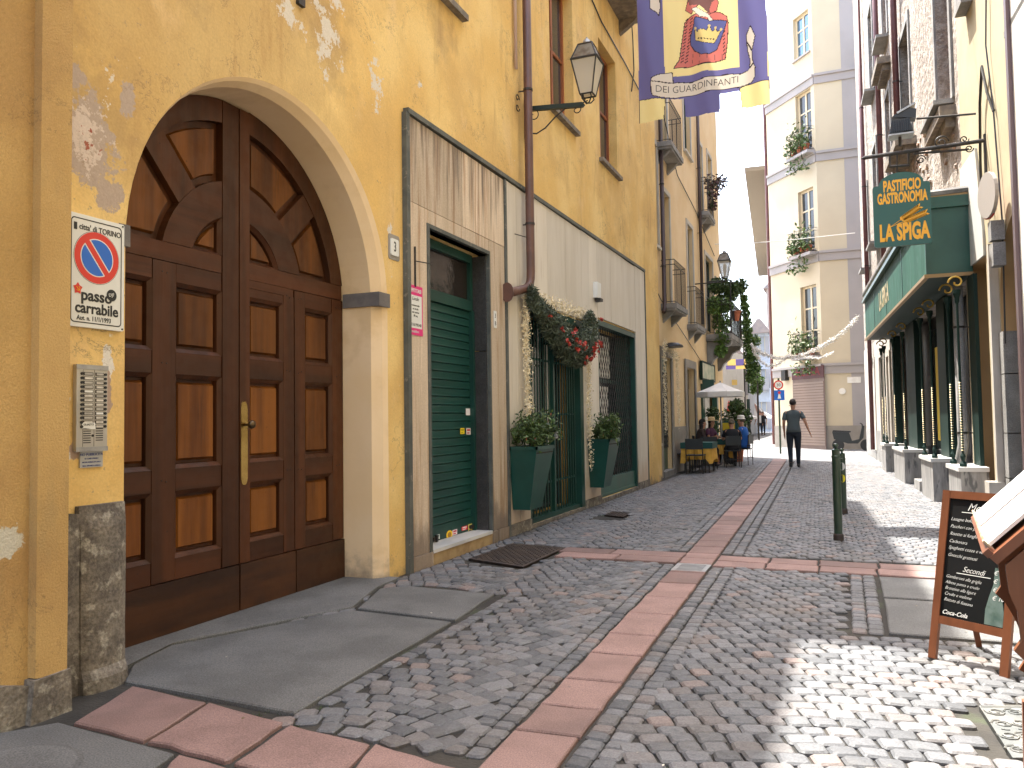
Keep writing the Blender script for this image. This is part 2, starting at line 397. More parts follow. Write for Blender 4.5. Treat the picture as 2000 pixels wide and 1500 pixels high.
# door slabs and the stone with the round cover
big = [gz(*p) for p in ((240, 1333), (256, 1300), (330, 1262), (688, 1192), (885, 1215), (575, 1395))]
paver(rough_poly(big, 4, .004), .45, .006, m=m_slab)
paver(rough_poly([gz(*p) for p in ((696, 1189), (740, 1150), (800, 1145), (968, 1161), (890, 1212))], 3, .004), .6, .006, m=m_slab)
paver([(-4.22, 3.42), (-3.86, 3.42)] + [gz(*p) for p in ((335, 1259), (500, 1226), (688, 1188), (738, 1148))] + [(-3.70, 6.3), (-4.22, 6.3)], .75, .012, name='threshold_stone', m=m_slab)
corner = [gz(*p) for p in ((-60, 1440), (118, 1408), (344, 1470), (290, 1512))] + [(-2.6, 1.9), (-3.75, 1.6)]
paver(rough_poly(corner, 3, .004), .4, 0, m=m_slab)
cx, cy = -3.19, 2.28
mb = MB(); n = 28; r = .27; t = .7
ring = lambda rr, z: [mb.pt(cx + rr * math.cos(2 * math.pi * k / n), cy + rr * math.sin(2 * math.pi * k / n), z) for k in range(n)]
A, B, C_, D_ = ring(r + .012, .0015), ring(r, -.012 + .016), ring(r - .012, .006), None
for k in range(n): mb.face([A[k], A[(k + 1) % n], B[(k + 1) % n], B[k]], 0); mb.face([B[k], B[(k + 1) % n], C_[(k + 1) % n], C_[k]], .1)
mb.face(C_, t); mb.obj('manhole_cover', m_slab, road)
# right hand slabs and threshold
for (P, tn) in (([(.225, 6.82), (1.2, 6.84), (1.2, 7.68), (.22, 7.66)], .9), ([(.215, 5.72), (1.2, 5.74), (1.2, 6.79), (.225, 6.78)], .8), ([(1.23, 5.74), (1.95, 5.74), (1.93, 7.68), (1.23, 7.68)], .7)):
    paver(rough_poly(P, 4, .004), tn, .002, m=m_slab)
# pavement stones beyond the first crossing on the right, and far kerb stones
RECTS = [(stripx(7) - 3, 0, 0, 0)]

# ---- cobbles in segmental arcs
def in_poly(x, y, P):
    c = False; j = len(P) - 1
    for i in range(len(P)):
        if (P[i][1] > y) != (P[j][1] > y) and x < (P[j][0] - P[i][0]) * (y - P[i][1]) / (P[j][1] - P[i][1]) + P[i][0]: c = not c
        j = i
    return c
grate_px = [gz(*p) for p in ((915, 1092), (1000, 1062), (1104, 1070), (1022, 1108))]
HOLES = [big, [gz(*p) for p in ((690, 1195), (740, 1150), (800, 1142), (974, 1159), (887, 1217))], [gz(*p) for p in ((905, 1096), (1000, 1058), (1112, 1068), (1024, 1112))],
         [(.21, 5.68), (2, 5.68), (2, 7.72), (.21, 7.72)], [(-4.3, -9), (-1.1, -9), (-1.1, 3.0), (-1.46, 3.0), (-4.3, 3.36)], [(-4.3, 3.2), (-3.72, 3.2), (-3.7, 6.3), (-4.3, 6.3)],
         [(-3.3, 10.82), (-2.84, 10.82), (-2.84, 11.4), (-3.3, 11.4)], [gz(*p) for p in ((1905, 1376), (2060, 1376), (2080, 1490), (1975, 1490))], [(-2.93, 7.79), (4, 7.72), (4, 8.38), (-2.93, 8.44)]]
def blocked(x, y):
    if stripx(y) + .02 < x < stripx(y) + stripw(y) - .02: return True
    if x < -3.80 - (.2 if y > 18 else 0) or x > rwx(y) + .05: return True
    return any(in_poly(x, y, P) for P in HOLES)
STONES = []
def stone(Q, tone=None):
    cx = sum(p[0] for p in Q) / 4; cy = sum(p[1] for p in Q) / 4
    if blocked(cx, cy): return
    if sum(blocked(*p) for p in Q) >= 2: return
    STONES.append((cx, cy, Q, rng.random() if tone is None else tone))
# border rows beside strips, as laid by hand
def border(xf, sgn, y0, y1, wdt=.1, rows=2):
    for r in range(rows):
        y = y0
        while y < y1:
            L = rng.uniform(.085, .125); a = xf(y) + sgn * (r * wdt + .008); b = a + sgn * wdt
            stone([(a, y), (b, y), (b, y + L), (a, y + L)]); y += L
border(lambda y: stripx(y) , -1, 3.1, 26); border(lambda y: stripx(y) + stripw(y), 1, 2.2, 26, .105)
border(lambda y: -2.50 - .02 * (y - 3.2) , 1, 3.3, 6.0, .1, 1)
border(lambda y: .205, -1, 5.7, 7.66, .1, 2)
BORD = set()
def arcs(xa, xb, ya, yb, wcol, R=.72, skipb=True):
    ncol = max(1, round((xb(0) - xa(0)) / wcol))
    wcol = (xb(6) - xa(6)) / ncol
    for c in range(ncol):
        R_c = wcol * R; th = math.asin(min(.98, wcol / 2 / R_c)); n = int(round(2 * th * R_c / .118)); p = .108; k = 0
        y = ya - R_c
        while y < yb:
            off = (k % 2) * .5 + rng.uniform(-.06, .06); fx = [min(1., max(0., (i + off + rng.uniform(-.09, .09)) / n)) for i in range(-1, n + 2)]
            for i in range(len(fx) - 1):
                t0, t1 = [-th + 2 * th * f for f in (fx[i], fx[i + 1])]
                if t1 - t0 < .25 * 2 * th / n: continue
                def pt(t, o):
                    wl = (xb(y) - xa(y)) / ncol; sx = wl / (2 * R_c * math.sin(th)); xc = xa(y) + wl * (c + .5); s_ = p * math.cos(t) * math.sin(t) * .55
                    return (xc + (R_c * math.sin(t) + (s_ if o else -s_)) * sx, y + R_c * math.cos(t) + (p if o else 0))
                Q = [pt(t0, 0), pt(t1, 0), pt(t1, 1), pt(t0, 1)]
                cx = sum(q[0] for q in Q) / 4; cy = sum(q[1] for q in Q) / 4
                if cy < ya or cy > yb: continue
                if skipb and (-.215 < cx - stripx(cy) < .05 or 0 <= cx - (stripx(cy) + stripw(cy)) < .222): continue
                if 5.65 < cy < 7.7 and -.04 < cx < .25: continue
                if 3.3 < cy < 6.05 and -2.62 < cx < -2.38 - .02 * (cy - 3.2): continue
                stone(Q)
            y += p; k += 1
arcs(lambda y: -3.72, lambda y: -1.575 + (stripx(y) + 1.42), 3.0, 26, 1.05, .62)
arcs(lambda y: stripx(y) + stripw(y) + .165, lambda y: max(rwx(y), 1.0) + .1, 2.0, 26, 2.4, 1.05)
def stone_geo(mb, Q, tone, detail, h):
    cx = sum(p[0] for p in Q) / 4; cy = sum(p[1] for p in Q) / 4
    P = []
    for i in range(4):
        p, q, o = Q[i], Q[(i + 1) % 4], Q[i - 1]
        jx, jy = rng.uniform(-.004, .004), rng.uniform(-.004, .004); k = rng.uniform(.07, .17)
        if detail == 2:
            P.append((p[0] + (o[0] - p[0]) * k + jx, p[1] + (o[1] - p[1]) * k + jy)); P.append((p[0] + (q[0] - p[0]) * k + jx, p[1] + (q[1] - p[1]) * k + jy))
        else: P.append((p[0] + jx, p[1] + jy))
    sc = rng.uniform(.895, .945); P = [(cx + (p[0] - cx) * sc, cy + (p[1] - cy) * sc) for p in P]
    n = len(P); tx, ty = rng.uniform(-.032, .032), rng.uniform(-.032, .032)
    zz = lambda x, y, d: h + (x - cx) * tx + (y - cy) * ty - d
    a = [mb.pt(p[0], p[1], -.03) for p in P]; b = [mb.pt(p[0], p[1], zz(*p, .011)) for p in P]
    c = [mb.pt(cx + (p[0] - cx) * .82, cy + (p[1] - cy) * .82, zz(*p, .002)) for p in P]
    for i in range(n):
        j = (i + 1) % n; mb.face([a[i], a[j], b[j], b[i]], tone); mb.face([b[i], b[j], c[j], c[i]], tone)
    if detail == 2:
        m_ = mb.pt(cx + rng.uniform(-.01, .01), cy + rng.uniform(-.01, .01), h + .002)
        for i in range(n): mb.face([c[i], c[(i + 1) % n], m_], tone)
    else: mb.face(c, tone)
vis = []
for s_ in STONES:
    px, py = proj(s_[0], s_[1], 0); d = math.hypot(s_[0], s_[1])
    vis.append((0 if (5 < px < 1995 and 5 < py < 1495) else 1, d, s_))
vis.sort(key=lambda t: (t[0], t[1]))
far = MB(); cnt = 0
for (out, d, s_) in vis:
    if s_[1] < 1.2: continue
    h = rng.gauss(0, .0024); det = 2 if d < 11 else 1
    if cnt < 300 and not out:
        mb = MB(); stone_geo(mb, s_[2], s_[3], 2, h); mb.obj('cobblestone', m_cob, road, fixn=False, loc=(s_[0], s_[1], 0)); cnt += 1
    else: stone_geo(far, s_[2], s_[3], det, h)
far.obj('cobblestones', m_cob, road, kind='stuff', fixn=False)
print('stones', len(STONES))
# ---- cobbled crossing beyond y=26, read as one surface from here
m_cobfar = MAT('distant_cobbles', (.17, .17, .175), (.13, .13, .13), 5, rough=.7, bump=0)
N = NT(m_cobfar); v = N.vor(9, rnd=.6); bn = N.new('ShaderNodeBump'); bn.inputs['Distance'].default_value = .02; bn.inputs['Strength'].default_value = .8
N.l.new(N.rng(v.outputs['Distance'], 0, .15), bn.inputs['Height']); N.l.new(bn.outputs[0], N.b.inputs['Normal'])
mb = MB(); mb.quad([(-60, 26.0, -.006), (60, 26.0, -.006), (60, 140, -.006), (-60, 140, -.006)]); mb.obj('cobbled_square', m_cobfar, kind='structure', loc=(0, 26, -.006))
# ---- metal covers
m_rust = MAT('rusty_chequer_plate', (.085, .062, .05), (.055, .045, .042), 6, rough=.6, metal=.5, bump=.2, layers=[dict(c=(.16, .13, .11), scale=5, lo=.6, hi=.7, amt=.5)])
def cover(P, label, nu, nv, m, diag=True, z=.002, bars=None):
    t = thing('utility_cover', label, 'utility cover', (sum(p[0] for p in P) / 4, sum(p[1] for p in P) / 4, 0))
    mb = MB(); mb.slab(P, -.028, z); mb.obj('plate', m, t)
    L = lambda u, v: tuple((P[0][k] * (1 - u) * (1 - v) + P[1][k] * u * (1 - v) + P[2][k] * u * v + P[3][k] * (1 - u) * v) for k in (0, 1))
    mb = MB()
    for i in range(nu):
        for j in range(nv):
            u, v = .05 + .9 * (i + .5) / nu, .05 + .9 * (j + .5) / nv; c = L(u, v); s1 = 1 if (i + j) % 2 else -1; l = .017; wd = .005
            dx, dy = (l, l * s1) if diag else (l, 0)
            nx, ny = -dy / math.hypot(dx, dy) * wd, dx / math.hypot(dx, dy) * wd
            mb.slab([(c[0] - dx, c[1] - dy), (c[0] + nx, c[1] + ny), (c[0] + dx, c[1] + dy), (c[0] - nx, c[1] - ny)], z, z + .004)
    mb.obj('tread_pattern', m, t, kind='stuff')
    mb = MB()
    for i in range(4):
        p, q = P[i], P[(i + 1) % 4]; k = .025; cxx = sum(a[0] for a in P) / 4; cyy = sum(a[1] for a in P) / 4
        ins = lambda a, k: (a[0] + (cxx - a[0]) * k, a[1] + (cyy - a[1]) * k)
        mb.slab([p, q, ins(q, .05), ins(p, .05)], -.028, z + .003)
    mb.obj('frame', m, t)
    return t
cover(grate_px, 'rusty chequered metal cover below the tall green roller shutter', 22, 15, m_rust)
cover([gz(*p) for p in ((1180, 1006), (1196, 999), (1232, 1002), (1218, 1010))], 'small dark metal cover in the cobbles in front of the green gate', 8, 8, m_rust)
cover([gz(*p) for p in ((1912, 1380), (2040, 1380), (2070, 1482), (1978, 1482))], 'ornate cast iron cover beside the lectern foot at the right edge', 3, 5, MAT('cast_iron', (.12, .13, .13), (.17, .17, .16), 9, rough=.55, metal=.3, bump=.2), False)
orn = bpy.data.objects['utility_cover.002'] if 'utility_cover.002' in bpy.data.objects else None
if orn:
    mb = MB(); P = [gz(*p) for p in ((1912, 1380), (2040, 1380), (2070, 1482), (1978, 1482))]
    for i in range(3):
        for j in range(4):
            u, v = .2 + .3 * i, .14 + .24 * j; c = [(P[0][k] * (1 - u) * (1 - v) + P[1][k] * u * (1 - v) + P[2][k] * u * v + P[3][k] * (1 - u) * v) for k in (0, 1)]
            sg = 1 if (i + j) % 2 else -1
            mb.tube([(c[0] + (.012 + .035 * a / 12) * math.cos(a * .8 * sg), c[1] + (.012 + .035 * a / 12) * math.sin(a * .8 * sg), .004) for a in range(13)], .005, 5)
    mb.obj('scrollwork', bpy.data.materials['cast_iron'], orn, kind='stuff')
# drain set into the strip
t = thing('drain_grate', 'small steel drain grate where the two pink stone strips cross', 'drain', (-1.38, 7.6, 0))
mb = MB(); x0 = stripx(7.6); mb.slab([(x0 + .01, 7.42), (x0 + .325, 7.42), (x0 + .325, 7.79), (x0 + .01, 7.79)], -.03, -.012); mb.obj('pit', m_black, t)
mb = MB()
for a, b, c_, d_ in ((x0 + .01, x0 + .05, 7.42, 7.79), (x0 + .285, x0 + .325, 7.42, 7.79), (x0 + .05, x0 + .285, 7.42, 7.46), (x0 + .05, x0 + .285, 7.75, 7.79)): mb.box(a, b, c_, d_, -.012, .001)
mb.obj('frame', m_steel, t)
for i in range(6):
    mb = MB(); mb.box(x0 + .05, x0 + .285, 7.485 + i * .045, 7.51 + i * .045, -.012, 0); mb.obj('bar', m_steel, t)
# small grass tufts in the joints
mb = MB()
for k in range(70):
    if k < 30: x, y = rng.uniform(-2.7, -2.0), rng.uniform(3.1, 3.4)
    else: x, y = rng.uniform(-2.9, 1.2), rng.uniform(3, 9)
    for q in range(rng.randint(3, 9)):
        a = rng.uniform(0, 6.3); l = rng.uniform(.01, .028); px_, py_ = x + rng.gauss(0, .008), y + rng.gauss(0, .008); z0 = -.022
        i0 = len(mb.v); mb.v += [(px_ - .002, py_, z0), (px_ + .002, py_, z0), (px_ + math.cos(a) * l * .5, py_ + math.sin(a) * l * .5, z0 + l)]; mb.face([i0, i0 + 1, i0 + 2], rng.random())
mb.obj('weed', m_leaf, kind='stuff', label=None, fixn=False)
mb = MB()
for k in range(90):
    x, y = (rng.uniform(-3.7, 1.2), rng.uniform(3, 12))
    mb.leaf((x, y, .006), rng.uniform(.01, .03), rng.random(), Vector((rng.gauss(0, .2), rng.gauss(0, .2), 1)).normalized())
mb.obj('litter', MAT('dry_leaf', (.25, .17, .09), (.5, .48, .42), 9, rough=.9, bump=0, tone=.4), kind='stuff', fixn=False)
# ================================================================ LEFT: YELLOW BUILDING
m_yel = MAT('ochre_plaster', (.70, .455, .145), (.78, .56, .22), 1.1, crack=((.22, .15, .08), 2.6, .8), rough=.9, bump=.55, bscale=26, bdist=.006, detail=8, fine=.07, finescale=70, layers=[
    dict(c=(.58, .37, .13), scale=.9, lo=.46, hi=.64, amt=.6),
    dict(c=(.44, .29, .12), scale=1.6, spheres=[(-3.81, 3.9, 4.0, 3.1)], lo=.25, hi=.75, amt=.55, namp=1.2),                                   # broad darker ochre area round the arch
    dict(c=(.42, .25, .09), scale=3.2, st=(1, 1.6, .22), lo=.54, hi=.72, amt=.55),                 # rain streaks
    dict(c=(.73, .52, .25), scale=2.2, st=(1, 1, .5), lo=.56, hi=.68, amt=.5),
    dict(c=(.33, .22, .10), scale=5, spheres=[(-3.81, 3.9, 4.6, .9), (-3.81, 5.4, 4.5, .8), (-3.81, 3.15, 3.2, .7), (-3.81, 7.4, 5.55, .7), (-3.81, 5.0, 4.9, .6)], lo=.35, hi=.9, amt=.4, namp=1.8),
    dict(c=(.26, .21, .15), scale=22, lo=.64, hi=.67, amt=.6, rough=.7),
    dict(c=(.66, .60, .50), scale=7, spheres=[(-3.81, 4.88, 4.62, .34, .7), (-3.81, 5.38, 4.58, .42, .55), (-3.81, 5.5, 4.9, .3), (-3.81, 3.30, 3.35, .12, .4), (-3.81, 6.12, 4.45, .22, .35), (-3.81, 4.72, 4.95, .26), (-3.81, 6.95, 4.75, .1), (-3.81, 6.35, 3.15, .12)], lo=.74, hi=.78, namp=3.4, rough=.74, detail=9),
    dict(c=(.74, .68, .58), scale=16, lo=.68, hi=.70, rough=.72, amt=.9),
    dict(c=(.43, .34, .27), scale=9, spheres=[(-3.81, 3.12, 2.98, .42, .8), (-3.81, 3.3, 2.7, .2), (-3.81, 3.05, 3.3, .16), (-3.81, 3.42, 3.3, .1, .4)], lo=.5, hi=.54, namp=1.7, rough=.75, detail=9),
    dict(c=(.62, .52, .44), scale=11, spheres=[(-3.81, 3.11, 3.0, .3, .8)], lo=.6, hi=.65, namp=2.4, rough=.75),
    dict(c=(.34, .10, .06), scale=16, spheres=[(-3.81, 3.16, 2.95, .25)], lo=1.0, hi=1.05, namp=2.6),
    dict(c=(.72, .69, .63), scale=6, spheres=[(-3.81, 3.0, 1.55, .09, .33), (-3.81, 3.29, 1.72, .08, .32), (-3.81, 3.05, 1.25, .06)], lo=.5, hi=.54, namp=1.6, rough=.75),
    dict(c=(.42, .31, .24), scale=6, spheres=[(-3.81, 3.27, 1.55, .1, .3), (-3.81, 3.1, 1.27, .1)], lo=.5, hi=.54, namp=1.2, rough=.75),
    dict(c=(.15, .13, .11), scale=4, z=(-.35, .75), zamp=1.1, lo=.56, hi=.8, amt=.85),
])
m_arch = MAT('pale_jamb_plaster', (.78, .58, .34), (.82, .63, .40), 1.5, rough=.88, bump=.3, bscale=30, bdist=.004, layers=[
    dict(c=(.20, .16, .13), scale=5, z=(-.2, .75), zamp=1.2, lo=.55, hi=.95, amt=.8), dict(c=(.5, .32, .13), scale=2, lo=.55, hi=.7, amt=.3)])
m_stucco = MAT('coarse_ochre_stucco', (.44, .275, .095), (.53, .345, .13), 1.3, crack=((.15, .10, .05), 3.2, .7), rough=.95, bump=.9, bscale=85, bdist=.006, detail=8, fine=.1, finescale=120, layers=[
    dict(c=(.36, .21, .08), scale=1.2, lo=.5, hi=.7, amt=.6), dict(c=(.58, .55, .45), scale=3, spheres=[(-3.67, 2.62, .85, .2, .6)], lo=.62, hi=.66, namp=2),
    dict(c=(.36, .26, .12), scale=3.5, st=(1, 1, .3), lo=.56, hi=.7, amt=.5),
    dict(c=(.12, .11, .09), scale=4, z=(-.1, .55), zamp=1.3, lo=.6, hi=.9, amt=.7)])
m_oldstone = MAT('lichened_grey_stone', (.22, .195, .16), (.12, .105, .09), 7, rough=.95, bump=.8, bscale=28, bdist=.012, fine=.35, finescale=60, layers=[
    dict(c=(.34, .32, .27), scale=11, lo=.55, hi=.64, amt=.8), dict(c=(.05, .045, .04), scale=4, z=(.6, 1.0), zamp=-.3, lo=.5, hi=.75, amt=.6)])
m_marb = MAT('travertine_panel', (.60, .49, .365), (.52, .415, .295), 2.2, st=(1, 2.4, .3), rough=.5, bump=.1, bscale=60, tone=.16, fine=.12, finescale=70, layers=[
    dict(c=(.36, .225, .125), scale=6, st=(1, 2, .10), lo=.50, hi=.64, amt=.85), dict(c=(.74, .62, .5), scale=9, st=(1, 2, .12), lo=.58, hi=.66, amt=.6),
    dict(c=(.12, .08, .055), scale=7, st=(1, 2.2, .12), z=(2.4, 4.7), zamp=-.55, lo=.56, hi=.82, amt=.9),
    dict(c=(.17, .13, .10), scale=6, st=(1, 1, .4), z=(.15, 1.1), zamp=1., lo=.62, hi=.98, amt=.8)])
m_marb2 = MAT('pale_marble_panel', (.60, .545, .45), (.66, .61, .52), 1.6, st=(1, 2, .3), rough=.42, bump=.05, bscale=40, tone=.10, layers=[
    dict(c=(.42, .34, .25), scale=5, st=(1, 3, .2), lo=.56, hi=.74, amt=.6),
    dict(c=(.40, .25, .13), scale=12, st=(1, 4, .10), lo=.62, hi=.75, amt=.7),
    dict(c=(.46, .30, .16), scale=3, st=(1, 1, .4), z=(.2, 1.5), zamp=1., lo=.6, hi=1., amt=.6)])
m_trim = MAT('dark_slate_trim', (.07, .078, .07), (.11, .115, .10), 6, rough=.6, bump=.3, bscale=40, layers=[dict(c=(.24, .22, .18), scale=14, lo=.6, hi=.68, amt=.7)])
m_dkstone = MAT('black_stone_jamb', (.052, .05, .05), (.035, .034, .035), 8, rough=.38, bump=.1, fine=.4, finescale=60, layers=[dict(c=(.14, .11, .08), scale=5, z=(-.2, .7), zamp=1.1, lo=.6, hi=1, amt=.6)])

def holes_wall(fr, s0, s1, z0, z1, holes, d=0., thick=.35, mb=None, back=True):
    mb = mb or MB(fr); S = sorted({s0, s1, *[h[0] for h in holes], *[h[1] for h in holes]}); Z = sorted({z0, z1, *[h[2] for h in holes], *[h[3] for h in holes]})
    S = [s for s in S if s0 <= s <= s1]; Z = [z for z in Z if z0 <= z <= z1]
    for i in range(len(S) - 1):
        for j in range(len(Z) - 1):
            c = ((S[i] + S[i + 1]) / 2, (Z[j] + Z[j + 1]) / 2)
            if any(h[0] < c[0] < h[1] and h[2] < c[1] < h[3] for h in holes): continue
            mb.quad([(S[i], d, Z[j]), (S[i + 1], d, Z[j]), (S[i + 1], d, Z[j + 1]), (S[i], d, Z[j + 1])])
    for h in holes:
        if len(h) > 4 and h[4] == 'noreveal': continue
        a, b, c, e = h[:4]; k = d - thick
        mb.quad([(a, d, c), (a, k, c), (a, k, e), (a, d, e)]); mb.quad([(b, d, c), (b, k, c), (b, k, e), (b, d, e)])
        mb.quad([(a, d, e), (a, k, e), (b, k, e), (b, d, e)]); mb.quad([(a, d, c), (a, k, c), (b, k, c), (b, d, c)])
        if back and not (len(h) > 4 and h[4] == 'open'): mb.quad([(a, k, c), (b, k, c), (b, k, e), (a, k, e)])
    return mb
def shell(mb, s0, s1, z0, z1, d, depth):
    """sides, top and back of a block behind a facade"""
    mb.quad([(s0, d, z0), (s0, d - depth, z0), (s0, d - depth, z1), (s0, d, z1)]); mb.quad([(s1, d, z0), (s1, d - depth, z0), (s1, d - depth, z1), (s1, d, z1)])
    mb.quad([(s0, d, z1), (s1, d, z1), (s1, d - depth, z1), (s0, d - depth, z1)]); mb.quad([(s0, d - depth, z0), (s1, d - depth, z0), (s1, d - depth, z1), (s0, d - depth, z1)])
yb = thing('yellow_building', 'weathered yellow plaster building with a big arched wooden door and green shop shutters', 'building', (-3.81, 3, 0))
WIN = [(6.85, 7.85, 5.9, 8.05), (10.85, 11.95, 5.93, 8.12), (13.42, 14.58, 5.93, 8.10)]
WIN2 = [(a, b, 9.3, 11.3) for a, b, _, _ in WIN] + [(4.0, 5.0, 5.9, 8.05)]
SH, GT, GR = (7.03, 8.48, .1, 3.32), (9.72, 12.08, .03, 2.92), (12.95, 15.60, .05, 3.06)
ARCH = (3.405, 6.285, -.03, 3.89, 'noreveal')
mb = holes_wall(LF, 2.85, 6.84, -.03, 11.3, [ARCH, WIN2[3]])
holes_wall(LF, 6.84, 17.95, -.03, 11.3, [WIN[0], WIN[1], WIN[2], *WIN2[:3], SH, GT, GR], mb=mb)
OC = [(3.405, -.03)] + [(3.405, 2.45)] + arc(4.845, 2.45, 1.44, 180, 0, 36)[1:-1] + [(6.285, 2.45), (6.285, -.03)]
top = OC[1:-1]
mb.strip([(p[0], 0, p[1]) for p in top], [(p[0], 0, 3.89) for p in top])
shell(mb, 2.85, 6.84, -.03, 11.3, 0, 9); shell(mb, 6.84, 17.95, -.03, 11.3, 0, 9); mb.prism([(9.7, 11.3), (17.95, 11.3), (17.95, 12.95), (9.7, 14.45)], -9, -.001)
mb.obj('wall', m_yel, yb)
mb = MB(LF)
IC = [(3.42, -.03), (3.42, 2.45)] + arc(4.785, 2.45, 1.365, 180, 0, 36)[1:-1] + [(6.15, 2.45), (6.15, -.03)]
MC = [(p[0] * .55 + q[0] * .45, p[1] * .55 + q[1] * .45) for p, q in zip(OC, IC)]
mb.strip([(p[0], 0.001, p[1]) for p in OC], [(p[0], -.02, p[1]) for p in MC]); mb.strip([(p[0], -.02, p[1]) for p in MC], [(p[0], -.09, p[1]) for p in IC])
mb.strip([(p[0], -.09, p[1]) for p in IC], [(p[0], -.50, p[1]) for p in IC])
mb.obj('arch_surround', m_arch, yb)
for a, b in ((6.13, 6.315), (3.36, 3.43)):
    mb = MB(LF); mb.box(a, b, -.375, .012, 2.43, 2.555); mb.obj('impost', MAT('slate_impost', (.17, .155, .145), (.13, .12, .115), 9, rough=.8, bump=.3, bscale=50), yb)
# lower block left of the door
mb = MB(LF); mb.quad([(-12, .13, -.03), (2.745, .13, -.03), (2.745, .13, 11.3), (-12, .13, 11.3)]); shell(mb, -12, 2.85, -.03, 11.3, 0, 9)
mb.obj('stucco_wall', m_stucco, yb)
mb = MB(LF); mb.prism([(2.735, .19), (2.905, .17), (2.905, 11.3), (2.735, 11.3)], -.01, .185); mb.obj('pilaster', m_stucco, yb)
mb = MB(LF); mb.prism([(-12, -.03), (2.73, -.03), (2.73, .155), (2.6, .195), (-12, .215)], .05, .165); mb.obj('plinth', m_oldstone, yb)
mb = MB(LF)
for P, dd in (([(2.70, -.03), (2.925, -.03), (2.915, .19), (2.72, .185)], .2), ([(2.90, -.03), (3.10, -.03), (3.09, .6), (3.10, .93), (2.95, .95), (2.90, .9)], .035)): mb.prism(P, -.02, dd)
mb.obj('broken_plinth', m_oldstone, yb)
mb = MB(LF)   # the rounded wheel guard stone on the jamb corner
prof = [(-.03, .11), (.05, .105), (.1, .075), (.3, .07), (.6, .065), (.85, .06), (.97, .04)]
n = 9
rows = [[mb.pt(3.24 + (.155) * math.cos(math.pi * k / (n - 1)) * (-1) + rng.uniform(-.004, .004), .005 + r * math.sin(math.pi * k / (n - 1)) ** .6, z) for k in range(n)] for z, r in prof]
for i in range(len(rows) - 1):
    for k in range(n - 1): mb.face([rows[i][k], rows[i][k + 1], rows[i + 1][k + 1], rows[i + 1][k]])
mb.face(rows[-1]); mb.obj('guard_stone', m_oldstone, yb)
mb = MB(LF); mb.box(3.30, 3.402, -.3, -.001, .0, .96); mb.obj('jamb_stone', m_oldstone, yb)

# ---- carriage door
def WOOD(name, a, b_, st, tone=.2):
    return MAT(name, a, b_, 7, st=st, lo=.3, hi=.7, rough=.5, spec=.3, bump=.22, bscale=26, bst=tuple(x * 2 for x in st), bdist=.004, tone=tone, coat=.0, rvar=.12, layers=[
        dict(c=(.028, .011, .006), scale=16, st=st, lo=.56, hi=.76, amt=.65), dict(c=(.02, .012, .009), scale=3, z=(-.2, .55), zamp=.8, lo=.62, hi=.95, amt=.7),
        dict(c=(.022, .012, .008), scale=26, lo=.68, hi=.72, amt=.7)])
m_wv = WOOD('chestnut_wood_upright_grain', (.042, .015, .0055), (.085, .028, .009), (1, 1, .06))
m_wh = WOOD('chestnut_wood_level_grain', (.042, .015, .0055), (.080, .026, .009), (1, .06, 1))
m_wp = WOOD('amber_wood_panel', (.085, .027, .005), (.215, .076, .012), (1, 1, .07), .4)
m_wk = WOOD('scuffed_kick_board', (.030, .013, .007), (.07, .027, .010), (1, .1, 1))
door = MB(LF); DZ = -.445
P = [(p[0], p[1] + (.03 if p[1] < 0 else 0)) for p in IC]
door.prism(P, DZ - .04, DZ); D = door.obj('carriage_door', m_wv, yb)
F0 = -.385
cy_, cz_ = 4.785, 2.45
def member(poly, m, d1=F0, name='rail', d0=DZ, tone=None): mb = MB(LF); mb.prism(poly, d0 + .001, d1, rng.random() if tone is None else tone, .004); return mb.obj(name, m, D)
R4 = lambda a, b, c, d: [(a, c), (b, c), (b, d), (a, d)]
def arcband(r0, r1, a0, a1, n=18): return arc(cy_, cz_, r1, a0, a1, n) + arc(cy_, cz_, r0, a1, a0, n)
ysL = [(3.43, 3.56), (3.97, 4.17), (4.61, 4.778)]; ysR = [(4.792, 4.90), (5.31, 5.44), (5.452, 5.59), (5.98, 6.14)]
# stiles
for a, b in ysL + ysR:
    lo = .355; hi = 2.50 if not (4.6 < a < 4.8) else 3.80
    if a in (5.31, 4.792): hi = 2.44 if a == 5.31 else 3.80
    member(clip(clip(R4(a, b, lo, hi), 0, -1, -(cz_ + math.sqrt(max(.001, 1.36 ** 2 - (max(abs(a - cy_), abs(b - cy_))) ** 2)))), 0, 1, lo) if hi > 3 else R4(a, b, lo, hi), m_wv, F0 + (.006 if 4.6 < a < 4.8 else 0), 'stile')
# rails
for (a, b) in ((3.561, 3.969), (4.171, 4.609), (4.901, 5.309), (5.591, 5.979)):
    for z0, z1 in ((.355, .50), (.95, 1.10), (1.74, 1.89), (2.37, 2.499)):
        if b < 5.31 and a > 4.8 and z0 > 2.3: z1 = 2.435
        member(R4(a, b, z0, z1), m_wh, F0 - .003)
member(R4(3.425, 4.608, 2.502, 2.63), m_wh, F0 - .001, 'lock_rail'); member(R4(4.902, 6.13, 2.502, 2.63), m_wh, F0 - .001, 'lock_rail'); member(R4(4.902, 5.44, 2.437, 2.5), m_wh, F0 - .002, 'lock_rail')
# kick boards
for a, b in ((3.43, 4.78), (4.79, 5.445), (5.452, 6.14)): member(R4(a, b, .012, .352), m_wk, F0 + .012, 'kick_board')
